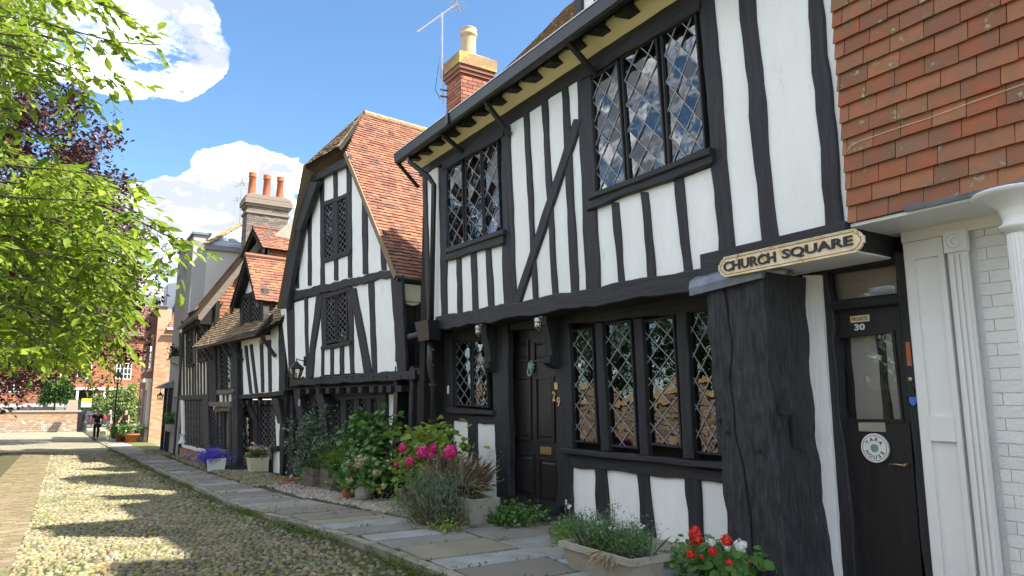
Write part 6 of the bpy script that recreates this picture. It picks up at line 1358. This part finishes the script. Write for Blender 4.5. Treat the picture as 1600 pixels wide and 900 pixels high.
# three abutting wooden troughs
tl=[('grey wooden trough holding the dark round shrub, farthest of three in a row',15.05,15.95),('grey wooden trough in the middle of the row, holding a small yellowish shrub',14.1,15.03),('grey wooden trough nearest of three, under the big leafy climber',13.0,14.08)]
for k,(lab,y0,y1) in enumerate(tl):
    z=zt(y0)+.0; xo=4.56+(15.9-y1)*.14; rt=root('wooden_trough',(xo+.2,(y0+y1)/2,z),lab,'planter','wooden troughs along the gabled house'); bp_=box_planter(rt,xo,xo+.45,y0,y1,z,z+.46,'wood',fl=.0)
    for kk in range(3): MB().box(xo-.014,xo-.002,y0+.01,y1-.01,z+.03+kk*.145,z+.16+kk*.145).obj('plank','wood',rt)
rt=plantroot('round_shrub','dense dark grey green shrub in the farthest wooden trough',4.8,15.6); C=np.array([4.75,15.6,.62])+r.normal(0,1,(60,3))*np.array((.26,.42,.26)); leafcloud('foliage',C,.17,55,.055,'leafG',rt,r,down=-.2,flat=1,fat=1.1); leafcloud('inner_foliage',C[:30],.2,60,.06,'leafD',rt,r,fat=1.1)
MB().tube([(4.8,15.6,0),(4.8,15.6,.5)],.02,5).obj('stem','bark',rt)
rt=plantroot('small_shrub','small yellowish feathery shrub between the dark shrub and the climber',4.85,14.5); C=np.array([4.75,14.5,.38])+r.normal(0,1,(26,3))*np.array((.13,.28,.13)); leafcloud('foliage',C,.15,45,.06,'leafY',rt,r,down=-1.2,fat=.4); leafcloud('green_foliage',C,.16,40,.06,'leafV',rt,r,down=-1,fat=.4)
def px3(px,py,X): d=ray(px,py); return CAM+d*(X/d[0])
rt=plantroot('climbing_shrub','tall leafy climber with big dark green leaves trained up beside the window',5.0,13.6)
C=[]; b=MB()
for path in ([(560,770),(555,735),(570,700),(575,668),(560,650)],[(575,770),(590,720),(597,680),(600,660)],[(560,770),(540,740),(530,730)],[(575,765),(600,735),(606,700)],[(570,770),(570,720),(585,690),(590,655)],[(556,770),(545,720),(556,690),(548,670)],[(560,770),(535,750),(525,745)]):
    pts=[px3(x,y,4.78+r.uniform(-.1,.2)) for x,y in path]; b.tube([tuple(p) for p in pts],[.014]*len(pts),5)
    for i in range(len(pts)-1):
        for t in np.linspace(.15,1,6): C.append(pts[i]+(pts[i+1]-pts[i])*t)
b.obj('stems','bark',rt); C=np.array(C); leafcloud('foliage',C,.19,12,.14,'leafV',rt,r,down=.5,flat=.6,fat=1.5,maxind=70); leafcloud('inner_foliage',C[:len(C)*3//4],.17,7,.10,'leafD',rt,r,fat=1.4)
# pots and fading hydrangea
for x,y,rr,h,lab,m in ((4.42,11.75,.15,.26,'round grey glazed pot under the fading cream hydrangea','render2'),(4.78,11.75,.15,.2,'low dark brown pot right of the round grey pot','post'),(4.42,12.45,.13,.2,'small brown pot left of the round grey pot','rpot')):
    rt=root('plant_pot',(x,y,zt(y)+.05),lab,'pot'); z=zt(y)+.05
    MB().lathe([(rr*.6,0),(rr*.95,h*.3),(rr*1.02,h*.6),(rr*.85,h*.92),(rr*.92,h),(rr*.78,h),(rr*.75,h*.85)],(x,y,z),18).obj('pot_body',m,rt,smooth=True); MB().lathe([(rr*.75,h*.86),(rr*.7,h*.88)],(x,y,z),12).obj('soil','soil',rt)
rt=plantroot('fading_hydrangea','hydrangea with fading cream flower heads over the small pots',4.55,11.8)
C=np.array([4.55,11.9,.30])+r.normal(0,1,(50,3))*np.array((.2,.33,.16)); leafcloud('foliage',C,.16,14,.11,'leafV',rt,r,down=.3,fat=1.4,maxind=20)
for k in range(15): c=np.array([4.45,11.9,.42])+r.normal(0,1,3)*np.array((.16,.36,.12)); head(rt,c,r.uniform(.06,.09),'creamp',r,70,.5)
# pink hydrangea
rt=plantroot('pink_hydrangea','yellow green hydrangea with vivid pink flower heads in front of the downpipe',4.75,9.9)
C=np.array([4.75,9.85,.60])+r.normal(0,1,(120,3))*np.array((.22,.42,.25)); C=C[C[:,2]>.1]; leafcloud('foliage',C,.18,12,.12,'leafY',rt,r,down=.2,fat=1.35,maxind=70)
b=MB()
for c in C[::6]: b.tube([(4.8,9.9,0),tuple((c+np.array((4.8,9.9,.1)))/2+r.normal(0,.03,3)),tuple(c)],[.012,.008,.005],4)
b.obj('stems','bark',rt)
for x,y,rr in ((629,700,.075),(660,707,.105),(677,700,.07),(675,711,.06),(641,721,.085),(704,706,.105),(619,726,.05),(692,712,.035)): head(rt,px3(x,y,4.2),rr,'pink',r,170,.42)
for x,y in ((652,684),(665,680),(640,690),(660,692),(700,725),(712,735)): 
    leafcloud('top_leaves',[px3(x,y,4.5)],.12,14,.12,'leafY',rt,r,fat=1.3)
# lavender and dry stalks over the stone planter
def spikes(name,c,rad,n,ln,m,parent,r,out=.8,w=.05,lean=(0,0,0)):
    a=r.uniform(0,6.283,n); k=r.uniform(0,1,n)**.6; P=np.array(c)+np.stack([np.cos(a)*k*rad[0]*.45,np.sin(a)*k*rad[1]*.45,np.zeros(n)],1); D=np.stack([np.cos(a)*k*out,np.sin(a)*k*out,np.ones(n)],1)+r.normal(0,.16,(n,3))+np.array(lean); N=r.normal(0,1,(n,3)); V=leaves(P,D,N,ln*r.uniform(.5,1.1,n),r,w/.27*.27); return leafobj(name,V,m,parent,r)
rt=plantroot('lavender_bush','wispy grey green lavender spilling over the paving with dry brown stalks',4.15,8.35)
spikes('green_stems',(4.05,8.3,.05),(.35,.55),260,.5,'dry',rt,r,out=.8,w=.03,lean=(-.2,-.05,0)); spikes('dark_base',(4.05,8.1,.04),(.6,.8),700,.22,'dry',rt,r,out=1.5,w=.05)
spikes('dry_stalks',(4.5,8.6,.25),(.35,.6),420,.62,'dry',rt,r,out=.9,w=.014,lean=(.1,-.25,.1)); leafcloud('dry_tips',np.array([4.45,8.5,.62])+r.normal(0,1,(60,3))*np.array((.2,.3,.14)),.16,26,.04,'dry',rt,r,down=-.3,fat=.35); spikes('hanging_stalks',(4.4,8.3,.45),(.4,.6),300,.4,'dry',rt,r,out=1.4,w=.018,lean=(-.4,-.3,-.9))
C=np.array([4.02,8.2,.30])+r.normal(0,1,(95,3))*np.array((.17,.27,.15)); C=C[C[:,2]>.08]; leafcloud('fine_foliage',C,.2,60,.055,'leafG',rt,r,down=-1.3,fat=.3)
C=np.array([3.95,8.15,.3])+r.normal(0,1,(30,3))*np.array((.22,.35,.16)); leafcloud('green_tips',C,.16,30,.045,'leafV',rt,r,down=-1.3,fat=.35)
rt=root('stone_planter',(4.35,7.95,0),'square pale stone planter half buried in lavender beside the green ground cover','planter'); box_planter(rt,4.18,4.62,7.62,8.15,.05,.36,'stone',fl=.05,rim=.045); MB().box(4.15,4.65,7.59,8.18,.33,.365).obj('rim','stone',rt) if False else None
leafcloud('weed',[(4.5,8.0,.4),(4.45,7.9,.4)],.12,30,.05,'leafY',plantroot('weed_tuft','small bright green tuft growing in the square stone planter',4.5,8.0),r)
def carpet(label,regs,n,ls,m,seed,h=.12,name='ground_cover'):
    rr=np.random.default_rng(seed); x0,x1,y0,y1=regs; rt=plantroot(name,label,(x0+x1)/2,(y0+y1)/2); C=np.stack([rr.uniform(x0,x1,n),rr.uniform(y0,y1,n),rr.uniform(.05,h,n)],1); C[:,2]+=np.array([zt(v) for v in C[:,1]]); leafcloud('foliage',C,.10,30,ls,m,rt,rr,down=-.2,flat=.6,fat=1.2); return rt
carpet('low bright green ground cover between the stone planter and the door step',(4.5,5.05,7.2,7.9),55,.05,'leafV',5,.22)
carpet('small leafy green weeds at the foot of the door jamb',(4.62,5.0,6.35,6.7),16,.05,'leafV',6,.16); carpet('bright round leafed weed at the left end of the long trough',(4.45,4.75,6.05,6.3),12,.05,'leafY',7,.12)
carpet('thin weeds in the paving joint in front of the lavender',(3.7,3.95,7.3,7.9),10,.05,'leafY',8,.08)
carpet('green ivy between the long trough and the geranium',(4.5,5.05,4.45,4.95),26,.055,'leafV',9,.2)
ST=root('loose_stone',(4.95,6.25,.05),'rough pale stone block at the foot of the door jamb','stone'); MB().prism([(4.86,6.12,.05),(5.08,6.10,.05),(5.1,6.36,.05),(4.88,6.38,.05)],[(4.89,6.15,.22),(5.06,6.13,.26),(5.07,6.33,.24),(4.90,6.34,.20)]).obj('block','stone',ST)
# long stone trough
rt=root('long_trough',(4.05,4.88,0),'long weathered stone trough of white flowers below the four light window','planter'); bt_=box_planter(rt,3.88,4.26,4.42,5.35,.05,.28,'stone',fl=.05,rim=.035)
b=MB()
for (x0,x1,y0,y1) in ((3.86,3.90,4.40,5.37),(4.24,4.28,4.40,5.37),(3.90,4.24,4.40,4.44),(3.90,4.24,5.33,5.37)): b.box(x0,x1,y0,y1,.235,.285)
b.obj('rim','stone',rt)
rt=plantroot('white_flowers','feathery green plants with small white flowers growing in the long stone trough',4.07,4.88)
C=np.stack([r.uniform(3.95,4.22,60),r.uniform(4.48,5.45,60),r.uniform(.28,.42,60)],1); leafcloud('foliage',C,.10,45,.038,'leafV',rt,r,down=-.8,fat=.5)
spikes('stems',(4.07,4.88,.26),(.35,1.2),50,.26,'leafG',rt,r,out=.3,w=.014); C=np.stack([r.uniform(3.95,4.2,50),r.uniform(4.5,5.4,50),r.uniform(.30,.46,50)],1); leafcloud('feathery_leaves',C,.10,60,.03,'leafG',rt,r,down=-1.2,fat=.3)
for x,y,k in ((883,783,.7),(889,788,.9),(917,828,1),(943,831,1),(960,826,1),(935,818,.9),(919,833,.8),(1003,821,.7),(978,817,.8),(900,850,.6),(955,828,.6)):
    c=px3(x,y,4.03)
    for j in range(3): head(rt,c+r.normal(0,.016,3),.018*k,'whitep',r,14,.8)
    MB().tube([tuple(c),tuple(c*.5+np.array((4.07,c[1]+.02,.3))*.5),(4.07,min(max(c[1]+.03,4.5),5.3),.25)],.003,4).obj('flower_stalk','leafG',rt)
for x,y in ((957,790),(960,800),(952,797),(908,803),(930,800)):
    c=px3(x,y,4.07); leafcloud('seed_head',[c],.07,26,.028,'leafG',rt,r,fat=.6); MB().tube([tuple(c),(4.08,c[1],.25)],.0035,4).obj('flower_stalk','leafG',rt)
spikes('dry_grass',(3.90,4.75,.29),(.08,.2),70,.20,'creamp',rt,r,out=.6,w=.008,lean=(-.35,-.1,-1.3))
# geranium in a pot at the bottom edge
rt=root('geranium',(4.78,4.22,.3),'red and white geranium at the foot of the great post','plant')
C=np.stack([r.uniform(4.5,4.92,60),r.uniform(3.92,4.5,60),r.uniform(.06,.32,60)],1); 
def roundleaves(name,C,n,s,m,parent,r,ind=60):
    k=len(C); P=np.repeat(C,n,0)+r.normal(0,.05,(k*n,3)); N=r.normal(0,.6,(k*n,3))+np.array((-.5,-.4,1)); N/=np.linalg.norm(N,axis=1,keepdims=True); X=np.cross(N,r.normal(0,1,(k*n,3))); X/=np.linalg.norm(X,axis=1,keepdims=True); Y=np.cross(N,X)
    T=[(0,0,-.12)]+[(math.cos(t)*(1+.08*math.cos(t*9)),math.sin(t)*(1+.08*math.cos(t*9)),.06*math.cos(t*6)) for t in np.linspace(.3,6.0,12)]; Fc=[(0,i,i+1) for i in range(1,12)]; o=np.argsort(np.linalg.norm(P-CAM,axis=1)); w=Vector(wloc(parent)); V=[];Fa=[]
    for q,i in enumerate(o):
        ss=s*r.uniform(.6,1.15); vv=[ss*(X[i]*a+Y[i]*b_+N[i]*c) for a,b_,c in T]
        if q<ind: l=link('leaf',pmesh(vv,Fc),parent,m=m); l.location=Vector(P[i])-w
        else: kk=len(V); V+=[P[i]+v for v in vv]; Fa+=[tuple(j+kk for j in f) for f in Fc]
    if V: l=link(name,pmesh(V,Fa),parent,m=m); l['kind']='stuff'
roundleaves('foliage',C,5,.042,'leafR',rt,r)
b=MB()
for x,y,rr,m in ((1086,833,.062,'redp'),(1090,843,.05,'redp'),(1080,866,.045,'redp'),(1135,844,.052,'redp'),(1114,861,.042,'redp'),(1140,879,.030,'redp'),(1097,870,.022,'redp'),(1079,849,.02,'redp'),(1157,853,.055,'whitep'),(1113,848,.035,'whitep'),(1137,856,.03,'whitep')):
    c=px3(x,y,4.42); head(rt,c,rr*1.05,m,r,150,.42); b.tube([tuple(c),tuple(c*.5+np.array((4.75,4.25,.35))*.5+np.array((0,0,.03))),(4.78,4.25,.28)],.004,4)
b.obj('flower_stalks','leafV',rt)['kind']='stuff'
gp_=root('geranium_pot',(4.78,4.22,.05),'terracotta pot under the red geranium at the foot of the great post','pot'); MB().lathe([(.11,0),(.15,.2),(.165,.2),(.165,.25),(.14,.25),(.135,.2)],(4.78,4.22,-.02),18).obj('pot_body','rpot',gp_,smooth=True); MB().lathe([(.13,.2),(.12,.21)],(4.78,4.22,.05),12).obj('soil','soil',gp_)
# blue lobelia box and white pansy planter
z=zt(21.6)+.04; rt=root('wooden_box_planter',(3.75,21.7,z),'wooden box planter with one white side overflowing with blue flowers','planter'); box_planter(rt,3.48,3.98,21.4,22.0,z,z+.36,'wood',fl=.04); MB().prism([(3.52,21.41,z+.01),(3.96,21.41,z+.01),(3.98,21.385,z+.35),(3.48,21.385,z+.35)],[(3.52,21.425,z+.01),(3.96,21.425,z+.01),(3.98,21.40,z+.35),(3.48,21.40,z+.35)]).obj('white_side','wpaint',rt)
rt=plantroot('blue_lobelia','mound of bright blue lobelia in the wooden box planter',3.7,21.7); C=np.array([3.66,21.7,z+.42])+r.normal(0,1,(40,3))*np.array((.22,.25,.06)); leafcloud('flowers',C,.13,40,.045,'bluep',rt,r,down=0,fat=1.3); leafcloud('foliage',C[:20]-np.array((0,0,.06)),.12,20,.05,'leafV',rt,r)
z=zt(20.4)+.05; rt=root('white_planter',(4.6,20.3,z),'small cream ribbed planter of yellow and purple pansies by the studded wall','planter'); box_planter(rt,4.32,4.86,20.1,20.5,z,z+.4,'ivory',fl=.07)
for k in range(7): MB().bar((4.385+k*.065,20.155,z+.02),(4.35+k*.075,20.095,z+.36),.018).obj('rib','ivory',rt)
rt=plantroot('pansies','yellow and purple pansies in the small cream planter',4.6,20.3); C=np.stack([r.uniform(4.35,4.83,26),r.uniform(20.1,20.5,26),r.uniform(z+.42,z+.58,26)],1); leafcloud('foliage',C,.12,22,.07,'leafV',rt,r); leafcloud('flowers',C+np.array((0,0,.05)),.13,10,.075,'pansy',rt,r,down=0,fat=1.6)
z=zt(16.8)+.06; rt=root('boot_tray',(4.55,16.9,z),'low brown tray holding a small white stone before the brick pier','tray'); MB().lathe([(.18,0),(.22,.03),(.23,.07),(.19,.07),(.17,.03)],(4.6,16.9,z),14).obj('tray','rpot',rt); MB().lathe([(.05,0),(.06,.06),(.02,.12)],(4.6,16.9,z+.05),7).obj('stone','stone',rt)
# terracotta pots by the brick house
for x,y,rr,h,lab in ((2.72,43.6,.26,.42,'terracotta pot with a bushy plant, left and behind the larger one by the brick house'),(3.16,42.2,.38,.45,'larger terracotta pot with a bushy plant before the brick house')):
    z=zt(y)+.05; rt=root('terracotta_pot',(x,y,z),lab,'pot'); MB().lathe([(rr*.7,0),(rr*.95,h*.8),(rr*1.06,h*.8),(rr*1.06,h),(rr*.9,h),(rr*.88,h*.85)],(x,y,z),18).obj('pot_body','rpot',rt,smooth=True); MB().lathe([(rr*.85,h*.86),(rr*.8,h*.88)],(x,y,z),12).obj('soil','soil',rt)
    pr=plantroot('potted_plant','bushy green plant in the '+('smaller' if rr<.3 else 'larger')+' terracotta pot by the brick house',x,y); C=np.array([x,y,z+h+.22])+r.normal(0,1,(24,3))*np.array((rr,rr*.7,.14)); leafcloud('foliage',C,.2,30,.12,'leafV',pr,r,fat=1.0)
for x,z_,lab in ((3.55,3.35,'window box of green plants on the grey house, upper'),(3.55,.7,'window box of green plants on the grey house, by the door')):
    rt=root('window_box',(3.62,31.2,z_-.25),lab,'window box'); box_planter(rt,3.48,3.74,30.75,31.65,z_-.28,z_-.02,'stone',fl=.02); pr=root('box_plant',(3.6,31.2,z_),'green plant in the '+('upper' if z_>2 else 'lower')+' window box of the grey house','plant'); C=np.stack([r.uniform(3.5,3.7,12),r.uniform(30.8,31.5,12),r.uniform(z_,z_+.35,12)],1); leafcloud('foliage',C,.18,25,.11,'leafV' if z_<2 else 'leafD',pr,r)
# pebble beds
pb=pebbles('pebble_bed',[(3.98,5.05,9.7,13.2,2600),(3.9,4.7,13.0,16.2,1500)],.036,'peb',pave,3)
pb=pebbles('cobble_bed',[(3.62,4.75,16.2,21.5,1900),(3.5,3.95,21.5,28.9,1200),(2.9,3.6,30.0,33.5,700)],.05,'cob',pave,4,lift=.04)
# moss and grass in the joints, weeds along the kerb
rm=np.random.default_rng(55); n=2200; y=rm.uniform(5,40,n)**1.0; y=5+35*rm.uniform(0,1,n)**1.7; x=np.array([KX(v) for v in y])-np.abs(rm.normal(0,.16,n))+.02; keep=np.sin(y*2.1+x*3)+rm.normal(0,.6,n)>-.1; x=x[keep];y=y[keep]; C=np.stack([x,y,np.array([zt(v) for v in y])+.005],1)
MS=leafcloud('kerb_moss',C,.05,9,.026,'moss',road,rm,down=-.3,flat=.7,fat=1.3)
n=1500; y=5+20*rm.uniform(0,1,n)**1.5; x=rm.uniform(-.3,1,n)*3.0; k=(x<np.array([KX(v) for v in y])-.1)&(np.sin(x*3.1+np.sin(y*1.1)*2)+np.sin(y*1.7+x*2)>.55); C=np.stack([x[k],y[k],np.array([zt(v) for v in y[k]])],1); leafcloud('road_moss',C,.06,9,.024,'moss',road,rm,down=-.3,flat=.7,fat=1.3)
n=500; y=rm.uniform(5,26,n); x=rm.uniform(2.8,5.5,n); C=[]
C=[]
for x0,x1,yj in JT:
    if 3<yj<30:
        m=int(rm.integers(2,12)); xs=rm.uniform(x0,x1,m) if rm.random()<.6 else rm.normal(rm.uniform(x0,x1),.1,m)
        for xx in xs: C.append((float(np.clip(xx,x0,x1)),yj+rm.normal(0,.01),zt(yj)+.06))
leafcloud('joint_moss',C,.03,10,.02,'moss',pave,rm,down=-.3,flat=.7,fat=1.3)
# ================================================================ PEOPLE AND DOG
MT['skin']=mat('skin',(.55,.32,.22),(.5,.28,.19),rough=.55,bump=0); MT['cblack']=mat('black_cloth',(.015,.015,.018),(.025,.025,.028),rough=.9,bump=.1); MT['cdark']=mat('dark_trouser_cloth',(.02,.022,.03),(.03,.032,.04),rough=.9,bump=.1)
MT['cgreen']=mat('grey_green_cloth',(.16,.22,.19),(.13,.18,.16),rough=.9,bump=.1); MT['clight']=mat('pale_grey_cloth',(.4,.4,.4),(.35,.35,.35),rough=.9,bump=.1); MT['hgrey']=mat('grey_hair',(.35,.33,.30),(.25,.23,.2),rough=.8,bump=.2); MT['hblond']=mat('blond_hair',(.62,.42,.18),(.5,.33,.14),rough=.7,bump=.2); MT['fur']=mat('cream_fur',(.55,.45,.32),(.62,.54,.42),rough=.95,bump=.4,bscale=60)
def skin(name,V,E,Rr,m,parent,loc,rot,lv=2):
    me=bpy.data.meshes.new(name); me.from_pydata(V,E,[]); o=bpy.data.objects.new(name,me); COL.objects.link(o); o.modifiers.new('s','SKIN'); 
    if not me.skin_vertices: 
        with bpy.context.temp_override(object=o,active_object=o): pass
    sk=me.skin_vertices[0].data if me.skin_vertices else None
    for i,q in enumerate(Rr): sk[i].radius=q if isinstance(q,tuple) else (q,q); sk[i].use_root=(i==0)
    s=o.modifiers.new('d','SUBSURF'); s.levels=lv; s.render_levels=lv
    dg=bpy.context.evaluated_depsgraph_get(); nm=bpy.data.meshes.new_from_object(o.evaluated_get(dg)); bpy.data.objects.remove(o)
    c,s_=math.cos(rot),math.sin(rot); nm.transform(Matrix.Translation(loc)@Matrix.Rotation(rot,4,'Z'))
    nm.polygons.foreach_set('use_smooth',[True]*len(nm.polygons)); return link(name,nm,parent,m=m)
def person(label,x,y,rot,h,shirt,legs,hair,stride=.12,arms=None,shorts=False,pack=False,sleeve=.45,longhair=False):
    z=zt(y)+.02; k=h/1.75; L=(x,y,z); rt=root('person',L,label,'person'); s=lambda *p:tuple(q*k for q in p)
    # faces +y; joints
    hip=(0,0,.92); ch=(0,0,1.25); nk=(0,.01,1.47); hd=(0,.03,1.60); tp=(0,.02,1.68)
    arms=arms or [((.19,0,1.40),(.25,-.03,1.13),(.27,.06,.88),(.27,.09,.80)),((-.19,0,1.40),(-.25,.02,1.13),(-.27,.08,.88),(-.27,.1,.80))]
    lg=[((.09,0,.90),(.10,stride*.6,.50),(.10,stride*.5,.09),(.11,stride*.5+.13,.04)),((-.09,0,.90),(-.10,-stride*.2,.50),(-.10,-stride*1.2,.11),(-.11,-stride*1.2+.12,.04))]
    V=[hip,(0,0,1.07),ch,(0,0,1.40),nk,hd,tp]; Rr=[(.15,.11),(.135,.10),(.16,.11),(.13,.09),(.055,.055),(.085,.10),(.06,.07)]; E=[(0,1),(1,2),(2,3),(3,4),(4,5),(5,6)]
    for A in arms:
        b=len(V); V+=list(A); Rr+=[.052,.042,.032,.036]; E+=[(3,b),(b,b+1),(b+1,b+2),(b+2,b+3)]
        hx,hy,hz=A[3]; sx=1 if hx>0 else -1
        for f in range(4): q=len(V); V.append((hx-sx*.004,hy-.028+f*.019,hz-.085-.012*(f in (1,2)))); Rr.append(.009); E.append((b+3,q))
        q=len(V); V.append((hx-sx*.03,hy+.03,hz-.04)); Rr.append(.011); E.append((b+3,q))
    for A in lg: b=len(V); V+=list(A); Rr+=[.085,.058,.038,.035]; E+=[(0,b),(b,b+1),(b+1,b+2),(b+2,b+3)]
    S=lambda VV:[s(*v) for v in VV]; KR=lambda RR:[tuple(a*k for a in q) if isinstance(q,tuple) else q*k for q in RR]
    skin('body',S(V),E,KR(Rr),'skin',rt,L,rot)
    # top with short sleeves
    V=[(0,0,.90),(0,0,1.07),ch,(0,0,1.40),(0,0,1.44)]; Rr=[(.175,.13),(.155,.12),(.18,.13),(.15,.105),(.075,.07)]; E=[(0,1),(1,2),(2,3),(3,4)]
    for A in arms: b=len(V); a0,a1=np.array(A[0]),np.array(A[1]); V+=[tuple(a0),tuple(a0+(a1-a0)*(sleeve+.3))]; Rr+=[.068,.062]; E+=[(3,b),(b,b+1)]
    skin('shirt',S(V),E,KR(Rr),shirt,rt,L,rot)
    V=[(0,0,.96),(0,0,.88)]; Rr=[(.168,.125),(.165,.13)]; E=[(0,1)]
    for A in lg:
        b=len(V); P=[np.array(p) for p in A]; 
        if shorts: V+=[tuple(P[0]),tuple(P[0]+(P[1]-P[0])*.8)]; Rr+=[.1,.09]; E+=[(1,b),(b,b+1)]
        else: V+=[tuple(P[0]),tuple(P[1]),tuple(P[2]-np.array((0,0,.0)))]; Rr+=[.1,.075,.062]; E+=[(1,b),(b,b+1),(b+1,b+2)]
    skin('shorts' if shorts else 'trousers',S(V),E,KR(Rr),legs,rt,L,rot)
    V=[(0,-.025,1.66),(0,-.05,1.60)]+([(0,-.06,1.50)] if longhair else []); skin('hair',S(V),[(i,i+1) for i in range(len(V)-1)],KR([(.088,.095),(.085,.07),(.07,.05)][:len(V)]),hair,rt,L,rot)
    for A in lg: f=np.array(A[3]); skin('shoe',S([(f[0],f[1]-.13,.045),(f[0],f[1],.04),(f[0],f[1]+.07,.035)]),[(0,1),(1,2)],KR([.046,.046,.035]),'cblack',rt,L,rot,1)
    if pack: 
        V=[(0,-.19,1.0),(0,-.21,1.15),(0,-.19,1.36)]; skin('backpack',S(V),[(0,1),(1,2)],KR([(.14,.08),(.16,.10),(.13,.07)]),'cblack',rt,L,rot); b=MB(); 
        for sx in (-.1,.1): b.bar(s(sx,-.14,1.38),s(sx,.12,1.36),.04,.02); b.bar(s(sx,.13,1.36),s(sx*1.3,.10,1.05),.04,.02)
        me=pmesh(b.V,b.F); me.transform(Matrix.Translation(L)@Matrix.Rotation(rot,4,'Z')); link('strap',me,rt,m='cblack')
    return rt
person('walker seen from behind in black shirt and dark trousers carrying a black backpack',1.72,48.0,R(6),1.76,'cblack','cdark','hgrey',pack=True,stride=.14)
person('person in grey green shirt and pale shorts standing left of the street lamp',2.55,52.5,R(-70),1.72,'cgreen','clight','hgrey',stride=.03,shorts=True)
person('blond person in black sleeveless top right of the street lamp, one arm held out',3.6,54.5,R(150),1.66,'cblack','cblack','hblond',stride=.03,sleeve=.0,longhair=True,arms=[((.17,0,1.40),(.27,.02,1.16),(.38,.10,.95),(.42,.13,.88)),((-.17,0,1.40),(-.22,.02,1.13),(-.24,.08,.88),(-.24,.1,.80))])
dg_=root('dog',(2.3,51.6,zt(51.6)),'small cream dog standing beside the person in shorts','dog')
V=[(0,.0,.34),(0,.22,.36),(0,.34,.44),(0,.42,.50),(0,.53,.46),(0,-.2,.35),(0,-.3,.42),(0,-.36,.52)]; E=[(0,1),(1,2),(2,3),(3,4),(0,5),(5,6),(6,7)]; Rr=[.10,.115,.07,.075,.035,.10,.03,.018]
for sx in (-.07,.07):
    b=len(V); V+=[(sx,.22,.26),(sx,.21,.13),(sx,.23,.02)]; Rr+=[.045,.026,.028]; E+=[(1,b),(b,b+1),(b+1,b+2)]
    b=len(V); V+=[(sx,-.18,.27),(sx,-.24,.14),(sx,-.2,.02)]; Rr+=[.055,.026,.028]; E+=[(5,b),(b,b+1),(b+1,b+2)]
    b=len(V); V+=[(sx*.9,.40,.55),(sx*1.2,.39,.50)]; Rr+=[.022,.02]; E+=[(3,b),(b,b+1)]
skin('body',V,E,Rr,'fur',dg_,(2.3,51.6,zt(51.6)+.02),R(40))
